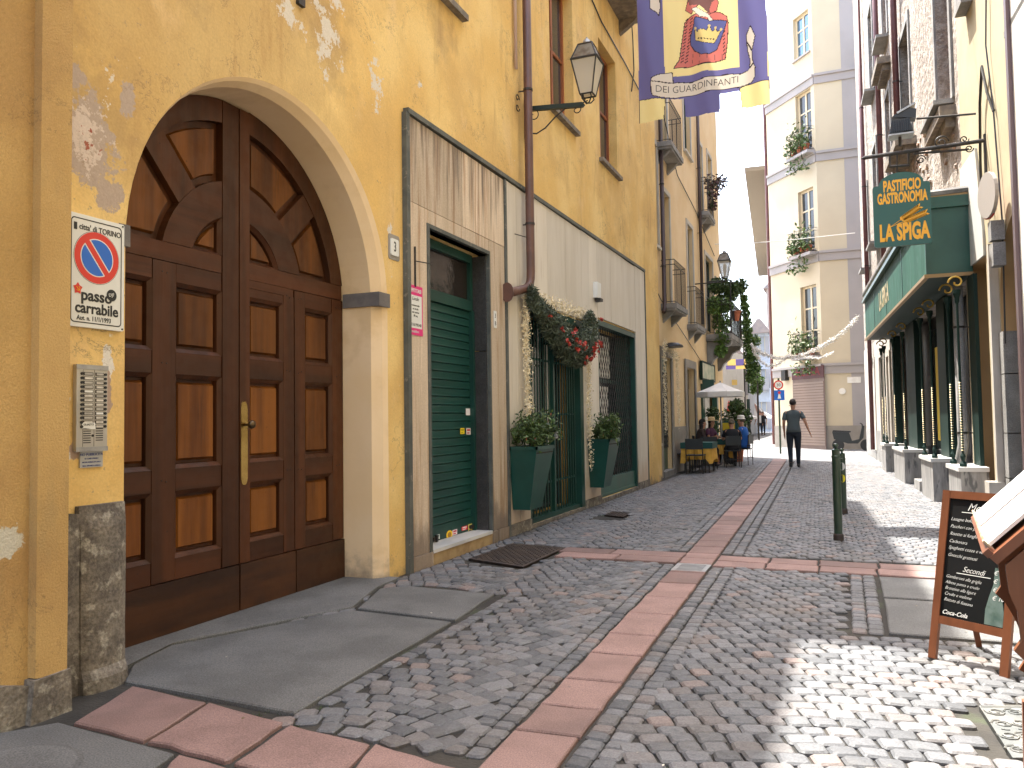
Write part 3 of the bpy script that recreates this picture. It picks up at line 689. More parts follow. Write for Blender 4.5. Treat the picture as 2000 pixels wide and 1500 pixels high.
# lunette: rim, ring, spokes
def halfpl(P, side): return clip(clip(P, side, 0, side * cy_ + (.172 if side < 0 else .112) - (0 if side > 0 else 0)) if side > 0 else clip(P, -1, 0, -(cy_ - .172)), 0, 1, 2.63)
for side in (1, -1):
    def hp(P, m=0., zb=2.63):
        P = clip(P, 1, 0, cy_ + .115 + m) if side > 0 else clip(P, -1, 0, -(cy_ - .175 - m))
        return clip(P, 0, 1, zb + m)
    a0, a1 = (0, 90) if side > 0 else (180, 90)
    member(hp(arcband(1.19, 1.362, a0, a1, 20)), m_wv, F0 + .002, 'rim')
    member(hp(arcband(.50, .76, a0, a1, 14)), m_wh, F0 + .001, 'ring')
    ang = 43 if side > 0 else 133; c, s_ = math.cos(R_(ang)), math.sin(R_(ang)); h = .105
    sp = [(cy_ + c * r - s_ * q, cz_ + s_ * r + c * q) for r, q in ((.74, -h), (1.21, -h), (1.21, h), (.74, h))]
    member(sp, m_wv, F0 - .004, 'spoke')
    inner = []
    # panel fields
    def field(fn, raise_=.018):
        for mgn, d0, d1, ins, mm, nm in ((.0, DZ + .001, DZ + .004, 0, m_wv, None), (.045, DZ + .002, DZ + .03, .014, m_wp, 'panel')):
            Pp = fn(mgn)
            if nm: mb = MB(LF); mb.prism(Pp, d0, d1, rng.random() * .5, ins); mb.obj(nm, mm, D)
        A, B = fn(0), fn(.022)
        if len(A) == len(B):
            mb = MB(LF); mb.strip([(p[0], F0 - .002, p[1]) for p in A + A[:1]], [(p[0], F0 - .03, p[1]) for p in B + B[:1]], .3); mb.strip([(p[0], F0 - .03, p[1]) for p in B + B[:1]], [(p[0], DZ + .002, p[1]) for p in B + B[:1]], .2); mb.obj('moulding', m_wv, D)
    field(lambda m: hp(arc(cy_, cz_, .50 - m, a0, a1, 10) + [(cy_, cz_)], m))
    def sec(lo_, m):
        P = arcband(.76 + m, 1.19 - m, 0 if side > 0 else 180, 90, 22)
        # cut at the spoke edge
        nx, nz = -s_, c           # normal of the spoke axis
        k = 1 if (lo_ == (side > 0)) else -1
        k = -1 if lo_ and side > 0 else (1 if side > 0 else (1 if lo_ else -1))
        if side > 0: P = clip(P, k * nx, k * nz, k * (cy_ * nx + cz_ * nz) + h + m)
        else: P = clip(P, k * nx, k * nz, k * (cy_ * nx + cz_ * nz) + h + m)
        return hp(P, m)
    field(lambda m: sec(True, m)); field(lambda m: sec(False, m))
for (a, b) in ((3.56, 3.97), (4.17, 4.61), (4.90, 5.31), (5.59, 5.98)):
    for z0, z1 in ((.50, .95), (1.10, 1.74), (1.89, 2.37)):
        mb = MB(LF); A = R4(a, b, z0, z1); B = R4(a + .028, b - .028, z0 + .028, z1 - .028)
        mb.strip([(p[0], F0 - .002, p[1]) for p in A + A[:1]], [(p[0], F0 - .024, p[1]) for p in B + B[:1]], .35); mb.strip([(p[0], F0 - .024, p[1]) for p in B + B[:1]], [(p[0], DZ + .002, p[1]) for p in B + B[:1]], .2)
        mb.obj('moulding', m_wv, D)
        mb = MB(LF); mb.prism(R4(a + .045, b - .045, z0 + .05, z1 - .05), DZ + .001, DZ + .028, rng.uniform(.2, 1) if z0 < 1.8 or a > 5.5 or a < 4 else rng.uniform(0, .3), .02); mb.obj('panel', m_wp, D)
mb = MB(LF)
for a in (3.5, 4.07, 4.69, 4.85, 5.37, 5.52, 6.06):
    for z in (1.02, 1.815, 2.43): 
        for dy in (-.02, .02): mb.disc((a + dy, z + rng.uniform(-.01, .01)), .005, F0, F0 + .004, 6)
mb.obj('pegs', m_black, D, kind='stuff')
m_brass = MAT('worn_brass', (.72, .50, .18), (.55, .36, .12), 7, rough=.25, metal=1., bump=.12, bscale=14, layers=[dict(c=(.25, .16, .06), scale=10, lo=.6, hi=.75, amt=.5)])
mb = MB(LF); yc = 4.835; z0, z1 = .935, 1.565; wv_ = .036
mb.prism([(yc - wv_ * .5, z0), (yc + wv_ * .5, z0), (yc + wv_ * .8, z0 + .02), (yc + wv_, z0 + .05), (yc + wv_, z1 - .05), (yc + wv_ * .8, z1 - .02), (yc + wv_ * .4, z1), (yc - wv_ * .4, z1), (yc - wv_ * .8, z1 - .02), (yc - wv_, z1 - .05), (yc - wv_, z0 + .05), (yc - wv_ * .8, z0 + .02)], F0 + .006, F0 + .012, .5, .004)
mb.obj('push_plate', m_brass, D)
kz = 1.39
fk = Frame(LF.w(yc + .005, F0 + .012, kz), (0, 1, 0), (0, 0, 1))
mb = MB(Frame(LF.w(yc + .012, F0 + .012, kz), (0, 1, 0), (0, 0, 1)))
class KF:
    def w(s, a, d, z): return LF.w(yc + .012 + a, F0 + .012 + z, kz + d)
mb = MB(KF()); mb.lathe([(.012, 0), (.012, .03), (.03, .045), (.034, .06), (.028, .075), (.01, .085)], (0, 0), 14); mb.obj('knob', MAT('aged_bronze', (.12, .085, .05), rough=.35, metal=.9, bump=.1), D, smooth=True)
mb = MB(LF); mb.box(3.47, 3.50, F0, F0 + .035, 1.12, 1.27); mb.obj('letter_slot', m_green, D)

# ---- marble shop front
mb = MB(LF)
SEG = [6.60, 7.03, 8.48, 8.955]; tk = .035
def panels(segs, z0, z1, m, hole=None, j=.003, d0=.0, d1=tk, name='marble_panel'):
    for a, b in segs:
        mb = MB(LF); mb.box(a + j, b - j, d0 + .001, d1 + rng.uniform(-.002, .002), z0 + j, z1 - j, rng.random()); mb.obj(name, m, yb)
panels([(6.64, 7.03), (8.48, 8.955)], .12, 3.5, m_marb); panels([(6.64, 7.8), (7.8, 8.955)], 3.5, 4.33, m_marb); panels([(7.03, 8.48)], 3.36, 3.5, m_marb)
xs = [9.02, 9.72, 10.5, 11.3, 12.08, 12.95, 13.8, 14.7, 15.6, 16.42]
panels([(9.02, 9.36), (9.36, 9.72)], .12, 4.35, m_marb2); panels([(9.72, 10.5), (10.5, 11.3), (11.3, 12.08)], 2.95, 4.37, m_marb2)
panels([(12.08, 12.5), (12.5, 12.95)], .12, 4.38, m_marb2); panels([(12.95, 13.8), (13.8, 14.7), (14.7, 15.6)], 3.09, 4.40, m_marb2); panels([(15.6, 16.02), (16.02, 16.42)], .12, 4.42, m_marb2)
# socle stones below the panels
for a, b in ((6.64, 7.03), (8.48, 8.62), (8.66, 8.955), (9.02, 9.72), (12.08, 12.95), (15.6, 16.42)):
    mb = MB(LF); mb.box(a, b, .001, .05, -.03, .118, rng.random()); mb.obj('socle', m_marb if a < 9 else m_oldstone, yb)
mb = MB(LF); mb.prism([(6.60, 4.335), (16.46, 4.425), (16.46, 4.475), (6.60, 4.385)], .001, .06); mb.obj('top_trim', m_trim, yb)
for a, w_, zt in ((6.57, .065, 4.34), (8.96, .055, 4.34), (16.425, .045, 4.42)):
    mb = MB(LF); mb.box(a, a + w_, .001, .052, -.03, zt); mb.obj('upright_trim', m_trim, yb)
# ---- tall roller shutter bay
mb = MB(LF); a, b, c, e = SH
for P in (R4(a - .05, a, .1, 3.36), R4(b, b + .03, .1, 3.36), R4(a, b, 3.32, 3.36)): mb.prism(P, -.1, .045)
mb.obj('opening_frame', m_trim, yb)
mb = MB(LF); mb.box(b - .02, b - .001, -.348, -.001, 2.2, 3.3); mb.box(b - .028, b - .001, -.348, -.001, .135, 2.19); mb.obj('stone_jamb', m_dkstone, yb)
mb = MB(LF); mb.box(a + .002, b - .03, -.34, .055, .1, .135); mb.obj('marble_sill', MAT('white_marble', (.66, .64, .6), (.5, .5, .5), 5, st=(1, .5, 1), rough=.4, bump=.05), yb)
mb = MB(LF); mb.box(a, b + .15, -.2, .04, -.03, .099); mb.obj('step_base', MAT('tan_stone', (.42, .30, .15), (.3, .2, .1), 6, rough=.9, bump=.5, bscale=20), yb)
tr = MB(LF)
for P in (R4(a + .005, b - .03, 3.22, 3.315), R4(a + .005, b - .03, 2.66, 2.78), R4(a + .005, a + .05, 2.78, 3.22), R4(b - .09, b - .03, 2.78, 3.22)): tr.prism(P, -.24, -.16)
TR = tr.obj('transom_window', m_green, yb)
mb = MB(LF); mb.box(a + .05, b - .09, -.215, -.205, 2.78, 3.22); mb.obj('pane', MAT('rippled_dark_glass', (.02, .015, .012), rough=.07, bump=.35, bscale=5, bdist=.02), TR)
mb = MB(LF)
for k in range(3): x = a + .3 + .27 * k; mb = MB(LF); mb.tube([(x, -.26, 2.78), (x, -.26, 3.22)], .012, 6); mb.obj('bar', m_iron, TR)
sh = MB(LF); sh.box(a + .044, b - .074, -.24, -.21, .136, 2.66); SHO = sh.obj('roller_shutter', m_green, yb)
for q_ in ((a + .005, a + .044), (b - .074, b - .03)): mb = MB(LF); mb.box(q_[0], q_[1], -.26, -.14, .136, 2.66); mb.obj('guide_rail', m_green, SHO)
m_slatg = MAT('shutter_green', (.005, .047, .037), (.008, .06, .048), 1.5, rough=.36, bump=.03, layers=[dict(c=(.09, .10, .08), scale=6, st=(1, .6, 3), lo=.66, hi=.8, amt=.35)])
n = 26; z0, z1 = .30, 2.655; hh = (z1 - z0) / n
sl = MB(LF); pr_ = [(-.204, 0), (-.190, .003), (-.187, .010), (-.192, .018), (-.193, hh * .5), (-.190, hh * .85), (-.194, hh - .008), (-.207, hh - .004)]
sl.strip([(a + .045, d, z0 + z) for d, z in pr_], [(b - .075, d, z0 + z) for d, z in pr_]); S0 = sl.obj('slat', m_slatg, SHO, fixn=False)
for k in range(1, n): inst(S0, SHO, (0, 0, hh * k))
mb = MB(LF); mb.box(a + .045, b - .075, -.22, -.185, .138, .295, bev=.0); mb.obj('bottom_bar', m_green, SHO)
mb = MB(LF); mb.box(7.42, 7.52, -.185, -.15, .15, .19); mb.box(7.455, 7.485, -.16, -.135, .14, .21); mb.box(8.33, 8.4, -.185, -.155, .16, .2); mb.obj('lock', m_iron, SHO)
def sticker(s0, z0, w_, h_, d, c, label, c2=None, kind='sticker', fr=LF, shape=None, txt=None, tc=None):
    mb = MB(fr); mm = MAT('sticker_' + str(len(bpy.data.materials)), c, rough=.5, bump=0)
    if shape == 'disc': mb.disc((s0 + w_ / 2, z0 + h_ / 2), w_ / 2, d, d + .001, 16, ry=h_ / 2)
    else: mb.box(s0, s0 + w_, d, d + .001, z0, z0 + h_)
    o = mb.obj(kind, mm, None, label, 'sticker')
    if c2:
        mb = MB(fr); m2 = MAT('sticker_print_' + str(len(bpy.data.materials)), c2, rough=.5, bump=0)
        if shape == 'disc': mb.disc((s0 + w_ / 2, z0 + h_ / 2), w_ * .3, d + .0011, d + .0016, 12, ry=h_ * .3)
        else: mb.box(s0 + w_ * .15, s0 + w_ * .85, d + .0011, d + .0016, z0 + h_ * .55, z0 + h_ * .85); mb.box(s0 + w_ * .15, s0 + w_ * .7, d + .0011, d + .0016, z0 + h_ * .15, z0 + h_ * .35)
        mb.obj('print', m2, o)
    return o
for (px0, py0, px1, py1, c, c2, lb, shp) in (
    (910, 798, 918, 811, 'e8e4e4', None, 'small white sticker alone high on the roller shutter', None),
    (899, 836, 907, 848, 'e8d020', 'a09010', 'yellow sticker beside a red one halfway down the roller shutter', None),
    (911, 836, 919, 849, 'e0d8d0', 'c03030', 'red and white sticker halfway down the roller shutter', None),
    (834, 1049, 843, 1062, 'd8d4c8', 'c09020', 'first small sticker from the left on the shutter bottom bar', None),
    (850, 1043, 859, 1055, 'd8dcd8', '206050', 'pale sticker second from the left on the shutter bottom bar', None),
    (872, 1034, 884, 1055, 'f0c818', 'a07810', 'round yellow sticker on the shutter bottom bar', 'disc'),
    (884, 1033, 893, 1046, 'e8d8dc', 'c02840', 'white and red sticker touching the round yellow one', None),
    (902, 1026, 913, 1037, 'e02838', 'f0e8e8', 'red sticker on the right of the shutter bottom bar', None),
    (915, 1022, 923, 1042, 'e0d070', '303030', 'tall pale yellow sticker at the right end of the shutter bottom bar', None)):
    s0, zz0 = LF.at(px0, py1, -.183); s1, zz1 = LF.at(px1, py0, -.183)
    sticker(s0, zz0, s1 - s0, zz1 - zz0, -.1835 if zz0 > .32 else -.1845, c, lb, c2, shape=shp)
# ---- folding gate bay
a, b, c, e = GT
mb = MB(LF)
for P in (R4(a + .0, a + .07, .03, 2.92), R4(b - .16, b, .03, 2.92), R4(a + .07, b - .16, 2.82, 2.92)): mb.prism(P, -.20, .03)
mb.box(a + .07, b - .16, -.18, .0, .03, .09); GO = mb.obj('folding_gate', m_green, yb)
mb = MB(LF); mb.box(a + .07, b - .16, -.32, -.30, .09, 2.82); mb.obj('shop_window', m_glass, GO)
g0 = MB(LF); g0.tube([(a + .11, -.06, .09), (a + .11, -.06, 2.82)], .011, 6); B0 = g0.obj('bar', m_green, GO)
n = 19
for k in range(1, n): inst(B0, GO, (0, (b - .16 - a - .15) / (n - 1) * k, 0))
mb = MB(LF); mb.box(10.82, 10.87, -.1, -.02, .09, 2.82); mb.obj('centre_post', m_green, GO)
mb = MB(LF)
for z in (.5, 1.45, 2.2): mb.box(a + .07, b - .16, -.078, -.068, z, z + .03)
mb.obj('cross_rail', m_green, GO)
mb = MB(LF); mb.box(10.83, 10.90, -.02, .01, 1.12, 1.24); mb.obj('lock_case', m_steel, GO)
for q_ in ((10.55, 10.75, 1.2, 2.4), (11.2, 11.32, .9, 2.5), (11.5, 11.56, 1.2, 2.6)): mb = MB(LF); mb.box(q_[0], q_[1], -.29, -.28, q_[2], q_[3]); mb.obj('window_poster', m_white, GO)
# ---- lattice grille bay
a, b, c, e = GR
mb = MB(LF)
for P in (R4(a, a + .07, .05, 3.06), R4(b - .07, b, .05, 3.06), R4(a + .07, b - .07, 2.97, 3.06)): mb.prism(P, -.16, .02)
mb.box(b - .30, b - .071, -.34, -.1, .1, 2.96); GO = mb.obj('lattice_grille', m_green, yb)
mb = MB(LF); mb.box(a + .07, b - .07, -.14, -.03, .06, .36); mb.box(a + .07, b - .07, -.14, -.018, .06, .11); mb.obj('bottom_box', MAT('faded_green_paint', (.035, .12, .095), (.05, .1, .08), 4, rough=.5, bump=.05), GO)
mb = MB(LF); mb.box(a + .07, b - .3, -.33, -.32, .3, 2.97); mb.obj('shop_window', m_glass, GO)
for q_ in ((a + 1.1, a + 1.75, .5, 1.98), (a + 1.0, a + 1.9, 2.14, 2.92), (a + .3, a + .8, .8, 1.8)): mb = MB(LF); mb.box(q_[0], q_[1], -.315, -.305, q_[2], q_[3]); mb.obj('window_reflection', m_white, GO)  # white boards imitating bright reflections in the shop glass
mb = MB(LF); mb.box(a + .07, b - .3, -.31, -.29, 2.05, 2.12); mb.box(a + 1.1, a + 1.16, -.31, -.29, .3, 2.97); mb.obj('window_bar', m_green, GO)
mb = MB(LF); W_, H_ = b - a - .14, 2.97 - .36; sp = .15
def seg_in(p0, p1):
    mb.tube([(a + .07 + p0[0], -.07, .36 + p0[1]), (a + .07 + p1[0], -.07, .36 + p1[1])], .0065, 4, cap=False)
k = -int(H_ / sp * .62) * sp
slope = 1.7
x = -H_ / slope
while x < W_:
    x0, z0, x1, z1 = x, 0, x + H_ / slope, H_
    if x0 < 0: z0 = -x0 * slope; x0 = 0
    if x1 > W_: z1 = H_ - (x1 - W_) * slope; x1 = W_
    if z1 > z0: seg_in((x0, z0), (x1, z1)); seg_in((x0, H_ - z0), (x1, H_ - z1))
    x += sp
mb.obj('lattice', m_iron, GO, kind='stuff')
# ---- windows with sills
m_brown = MAT('brown_window_wood', (.22, .065, .018), (.3, .09, .03), 8, st=(1, 1, .15), rough=.5, bump=.08)
m_sill = MAT('weathered_sill_stone', (.24, .20, .15), (.14, .12, .1), 9, rough=.9, bump=.4, bscale=40, layers=[dict(c=(.35, .3, .24), scale=12, lo=.6, hi=.7, amt=.6)])
def window(fr, h, par, frame_m=m_brown, d=-.2, sill=True, sash=2, rows_=2, fw=.07, sm=None, pane_m=None, sillw=.08, shut=None, name='window', t_=.05):
    a, b, c, e = h[:4]; mb = MB(fr)
    for P in (R4(a, a + fw, c, e), R4(b - fw, b, c, e), R4(a + fw, b - fw, c, c + fw), R4(a + fw, b - fw, e - fw, e)): mb.prism(P, d - t_, d + .015)
    w_ = mb.obj(name, frame_m, par)
    mb = MB(fr); mb.box(a + fw, b - fw, d - t_ * .6, d - t_ * .4, c + fw, e - fw); mb.obj('pane', pane_m or m_glass, w_)
    mb = MB(fr)
    for i in range(1, sash): x = a + (b - a) * i / sash; mb.box(x - fw * .55, x + fw * .55, d - t_ * .9, d + .01, c + fw, e - fw)
    for i in range(1, rows_): z = c + (e - c) * i / rows_; mb.box(a + fw, b - fw, d - t_ * .8, d + .004, z - fw * .35, z + fw * .35)
    if mb.v: mb.obj('glazing_bar', frame_m, w_)
    if sill: mb = MB(fr); mb.box(a - .08, b + .08, -.15, sillw, c - .07, c - .002); mb.obj('sill', sm or m_sill, w_)
    return w_
for h in WIN + WIN2: window(LF, h, yb, d=-.17)
# upper balcony over the second shop window
def railing(fr, s0, s1, d, z0, z1, par, m=m_iron, step=.11, r=.008, sides=True, name='railing'):
    mb = MB(fr)
    for z in (z0 + .04, z1 - .12, z1): mb.tube([(s0, .02, z), (s0, d, z), (s1, d, z), (s1, .02, z)], r * 1.3, 5)
    n = max(2, int((s1 - s0) / step)); 
    for k in range(n + 1): x = s0 + (s1 - s0) * k / n; mb.tube([(x, d, z0), (x, d, z1)], r, 4)
    n = max(2, int(d / step))
    for k in range(1, n): x = d * k / n; mb.tube([(s0, x, z0), (s0, x, z1)], r, 4); mb.tube([(s1, x, z0), (s1, x, z1)], r, 4)
    return mb.obj(name, m, par)
def balcony(fr, s0, s1, d, z, par, top_=1.05, m=m_stone_grey, th=.12, corb=True, **k):
    mb = MB(fr); mb.box(s0, s1, .001, d, z - th, z); mb.box(s0 + .03, s1 - .03, .001, d - .03, z - th - .05, z - th); b = mb.obj('balcony', m, par)
    if corb:
        for x in (s0 + .18, s1 - .3): mb = MB(Frame(fr.w(x, 0, 0), fr.N, fr.A)); mb.prism([(0, z - th - .05), (d * .75, z - th - .05), (d * .5, z - th - .16), (0, z - th - .32)], 0, .12); mb.obj('corbel', m, b)
    railing(fr, s0 + .03, s1 - .03, d - .04, z, z + top_, b, **k); return b
balcony(LF, 12.9, 15.2, .5, 9.25, yb, m=m_sill)
mb = MB(LF); 
# ================================================================ LEFT: ORANGE BUILDING BEHIND
m_pea = MAT('peach_plaster', (.68, .50, .27), (.73, .56, .33), .9, rough=.9, bump=.2, bscale=30, layers=[dict(c=(.66, .45, .24), scale=1.5, lo=.5, hi=.7, amt=.4), dict(c=(.5, .4, .26), scale=3, st=(1, 1, .3), lo=.6, hi=.75, amt=.4)])
m_surr = MAT('pale_window_surround', (.52, .49, .42), (.46, .43, .37), 3, rough=.85, bump=.1)
m_plin = MAT('grey_render_plinth', (.30, .275, .24), (.25, .23, .2), 2, rough=.9, bump=.2)
m_shut = MAT('dark_green_louvre', (.02, .045, .035), rough=.5, bump=.0)
ob = thing('peach_building', 'peach plaster building with iron balconies beyond the yellow one', 'building', (-4, 18, 0))
H1 = [(18.08, 18.95, 5.45, 7.9), (19.45, 20.35, 4.18, 7.0), (22.85, 23.75, 4.0, 6.9), (26.0, 27.6, 4.15, 6.6), (19.4, 20.3, 8.1, 10.4), (22.75, 23.8, 9.0, 11.0), (25.1, 25.9, 7.75, 10.0), (27.0, 27.9, 8.0, 10.2)]
H0 = [(18.02, 18.5, .8, 2.86), (18.85, 20.0, -.02, 2.85), (22.15, 23.45, -.02, 2.76), (24.6, 27.8, -.02, 2.4)]
mb = holes_wall(LF2, 17.951, 29.5, -.03, 12.4, H1 + H0, thick=.3); shell(mb, 17.951, 29.5, -.03, 12.4, 0, 9); mb.obj('wall', m_pea, ob)
mb = holes_wall(LF2, 17.951, 24.5, -.03, 1.15, [(max(h[0], 17.951), h[1], h[2], h[3], 'noreveal') for h in H0[:3]], d=.02); mb.obj('plinth', m_plin, ob)
for h in H1:
    mb = MB(LF2); a, b, c, e = h; sw = .12
    for P in (R4(a - sw, a - .001, c, e + sw), R4(b + .001, b + sw, c, e + sw), R4(a, b, e + .001, e + sw)): mb.prism(P, .001, .03)
    mb.obj('window_surround', m_surr, ob); window(LF2, h, ob, frame_m=m_shut, d=-.12, sill=c > 5, sm=m_surr)
for h in H0[:3]:
    mb = MB(LF2); a, b, c, e = h; sw = .22
    for P in (R4(a - (.05 if a < 18.1 else sw), a - .001, c, e + sw), R4(b + .001, b + sw, c, e + sw), R4(a, b, e + .001, e + sw)): mb.prism(P, .022, .05)
    mb.obj('stone_surround', m_plin, ob)
window(LF2, H0[0], ob, frame_m=m_shut, d=-.15, sill=True, sm=m_surr)
mb = MB(LF2); mb.box(18.85, 20.0, -.15, -.1, 0, 2.5); mb.box(18.85, 20.0, -.12, -.08, 2.5, 2.85); dd = mb.obj('door', m_green2, ob)
mb = MB(LF2); W_, H_ = 1.15, 1.85; x = -H_ / 1.7
while x < W_:
    x0, z0, x1, z1 = x, 0, x + H_ / 1.7, H_
    if x0 < 0: z0 = -x0 * 1.7; x0 = 0
    if x1 > W_: z1 = H_ - (x1 - W_) * 1.7; x1 = W_
    if z1 > z0:
        for q in ((z0, z1), (H_ - z0, H_ - z1)): mb.tube([(18.85 + x0, -.07, .65 + q[0]), (18.85 + x1, -.07, .65 + q[1])], .008, 4, cap=False)
    x += .14
mb.obj('lattice', m_iron, dd, kind='stuff')
mb = MB(LF2); mb.box(18.75, 20.1, -.3, .08, -.02, .12); mb.obj('step', m_stone_grey, ob)
mb = MB(LF2); mb.box(22.15, 23.45, -.2, -.16, 0, 2.2); mb.obj('door', m_black, ob)
mb = MB(LF2); mb.box(22.15, 23.45, -.18, -.14, 2.2, 2.76); mb.obj('fanlight', m_glass, ob)
balcony(LF2, 19.1, 20.6, .38, 4.12, ob); balcony(LF2, 22.55, 24.0, .30, 3.98, ob); balcony(LF2, 18.95, 20.5, .38, 8.0, ob); balcony(LF2, 24.85, 26.2, .34, 7.7, ob)
gb = balcony(LF2, 25.85, 28.9, .80, 4.0, ob, th=.16, corb=False)
for x in (26.0, 28.3):
    mb = MB(Frame(LF2.w(x, 0, 0), LF2.N, LF2.A)); mb.prism([(0, 3.78)] + [(.78, 3.78), (.74, 3.66), (.5, 3.55), (.4, 3.35), (.2, 3.2), (.1, 3.0), (0, 2.95)], 0, .3); mb.obj('corbel', m_stone_grey, gb)
# cornice
# shop front at the end
mb = MB(LF2); mb.box(24.6, 25.0, -.1, .06, 0, 2.35); mb.box(27.5, 27.8, -.1, .06, 0, 2.35); mb.box(25.0, 27.5, -.1, .06, 2.2, 2.4); mb.obj('entrance_frame', m_green2, ob)
mb = MB(LF2); mb.box(25.0, 26.2, -.2, -.18, .4, 2.2); mb.obj('shop_window', m_glass, ob)
mb = MB(LF2); mb.box(26.25, 27.5, -.2, -.18, 0, 2.2); mb.obj('pale_door', m_white, ob)
# wires clipped to the wall, drain pipes
m_pipe = MAT('brown_painted_pipe', (.13, .06, .042), (.10, .048, .036), 5, rough=.45, bump=.08, layers=[dict(c=(.2, .12, .09), scale=9, lo=.6, hi=.75, amt=.4)])
def pipe(name, label, path, r, fr, m=m_pipe, clips=(), cat='drainpipe', flare=None):
    t = thing(name, label, cat, fr.w(path[-1][0], path[-1][1], path[-1][2])); mb = MB(fr); mb.tube(path, r, 12); mb.obj('pipe', m, t, smooth=True)
    for z in clips: mb = MB(fr); x, d = path[0][0], path[0][1]; mb.lathe([(r + .007, z), (r + .007, z + .03)], (x, d), 12); mb.box(x - .005, x + .005, -.01, d, z + .005, z + .02); mb.obj('clip', m_iron, t)
    return t
pd = .13
pz = LF.at(1027, 560, pd)
p_el = [(9.60, pd, 14), (9.60, pd, 3.30), (9.59, pd, 3.2), (9.55, pd, 3.12), (9.46, pd - .01, 3.06), (9.15, pd - .03, 2.98), (8.98, pd - .04, 2.94)]
t = pipe('drainpipe', 'tall brown drainpipe with an elbow above the gate of the yellow building', p_el, .056, LF, clips=(3.9, 5.66, 7.2))
mb = MB(LF)
rr = [(9.0, .05), (8.96, .075), (8.93, .115), (8.90, .12)]
ringL = []
for y_, r_ in rr: ringL.append([mb.pt(y_, .085 + r_ * math.cos(2 * math.pi * k / 14) * .7, 2.935 + r_ * math.sin(2 * math.pi * k / 14)) for k in range(14)])
for i in range(3):
    for k in range(14): mb.face([ringL[i][k], ringL[i][(k + 1) % 14], ringL[i + 1][(k + 1) % 14], ringL[i + 1][k]])
mb.face(ringL[-1]); mb.obj('boot', m_pipe, t)
mb = MB(LF); mb.tube([(9.25, .06, 3.72), (9.6, .1, 3.74)], .006, 5); mb.obj('stay', m_iron, t)
pipe('conduit', 'thin pale pipe running beside the brown drainpipe', [(9.42, .04, 9), (9.42, .04, 5.9)], .022, LF, MAT('pink_grey_pipe', (.5, .36, .3), rough=.6), cat='pipe', clips=(7.4,))
pipe('drainpipe', 'dark drainpipe between the first two bays of the peach building', [(19.12, .09, 12.5), (19.12, .09, 4.0), (19.0, .09, 3.9)], .05, LF2, MAT('dark_brown_pipe', (.05, .03, .028), rough=.5), clips=(5, 7, 9))
pipe('drainpipe', 'long dark drainpipe ending at the lantern of the peach building', [(24.75, .09, 12.5), (24.75, .09, 4.2)], .05, LF2, bpy.data.materials['dark_brown_pipe'], clips=(5, 7, 9))
def wire(name, label, pts, r=.008, m=m_black, cat='cable'):
    mb = MB(); mb.tube(pts, r, 5); return mb.obj(name, m, None, label, cat)
W3 = lambda fr, L: [fr.w(*p) for p in L]
wire('cable', 'black cable climbing the yellow wall beside the second upper window', W3(LF, [(12.4, .02, 8.7), (13.6, .02, 8.45), (15.2, .02, 8.38), (16.4, .02, 8.28)]), .012)
wire('cable', 'thin black cable sagging down the yellow wall near the banner', W3(LF, [(15.7, .02, 10.2), (15.9, .03, 9.2), (15.95, .03, 8.5), (15.75, .02, 8.0)]), .012)
wire('cable', 'dark cable running diagonally across the upper peach wall', W3(LF2, [(19.9, .03, 8.9), (21.5, .03, 7.9), (24.3, .03, 7.6), (28, .03, 6.9)]), .012)
wire('cable', 'thin cable strung low along the peach wall under the balconies', W3(LF2, [(18.1, .03, 4.5), (19, .03, 4.2), (21.8, .03, 3.65), (24, .03, 3.2), (25.5, .03, 2.9)]), .01)

for q_ in (GT, GR): mb = MB(LF); mb.box(q_[0] + .002, q_[1] - .002, -.3, .03, -.03, q_[2] - .002); mb.obj('threshold', m_oldstone, yb)
a_, z_ = LF.at(592, 8, 0)
t = thing('iron_strut', 'rusty iron strut sticking out of the yellow wall above the arch', 'strut', LF.w(a_, 0, z_)); mb = MB(LF); mb.tube([(a_ - .05, 0, z_), (a_ + .02, .22, z_ + .3), (a_ + .03, .24, z_ + .5)], .018, 6); mb.obj('bar', m_brown, t); mb = MB(LF); mb.box(a_ - .09, a_ - .01, 0, .03, z_ - .04, z_ + .04); mb.obj('wall_plate', m_iron, t)
# ================================================================ RIGHT SIDE
m_rub = MAT('rough_rubble_render', (.34, .305, .265), (.24, .20, .165), 9, rough=.95, bump=1., bscale=7, bdist=.09, detail=8, fine=.2, finescale=40, layers=[
    dict(c=(.17, .13, .10), scale=16, lo=.56, hi=.66, amt=.8), dict(c=(.34, .20, .14), scale=11, lo=.64, hi=.69, amt=.5), dict(c=(.52, .49, .44), scale=2.2, st=(1, 1, .35), lo=.55, hi=.66, amt=.6)])
m_crm = MAT('cream_plaster', (.44, .38, .24), (.38, .32, .20), 1.3, rough=.9, bump=.1, bscale=40, layers=[dict(c=(.38, .32, .2), scale=3, st=(1, 1, .2), lo=.56, hi=.75, amt=.5)])
m_tan = MAT('tan_plaster_reveal', (.48, .32, .16), (.44, .29, .14), 2, rough=.9, bump=.1)
m_pwhite = MAT('whitewashed_pilaster', (.46, .43, .38), (.36, .33, .28), 3, st=(1, 1, .4), rough=.9, bump=.3, bscale=20)
nb = thing('cream_building', 'sunlit cream building on the right with a roller shutter and an arched doorway', 'building', RF.w(11, 0, 0))
hN = [(11.84, 12.93, -.02, 3.42), (9.3, 11.18, -.02, 3.66, 'noreveal'), (7.2, 8.6, .9, 3.2), (9.2, 10.1, 5.6, 7.8), (11.0, 11.9, 7.4, 9.4)]
mb = holes_wall(RF, -14, 13.12, -.03, 12.5, hN, thick=.36); shell(mb, -14, 13.12, -.03, 12.5, 0, 8)
OC2 = [(9.3, 2.75)] + arc(10.24, 2.75, .94, 180, 0, 20)[1:-1] + [(11.18, 2.75)]
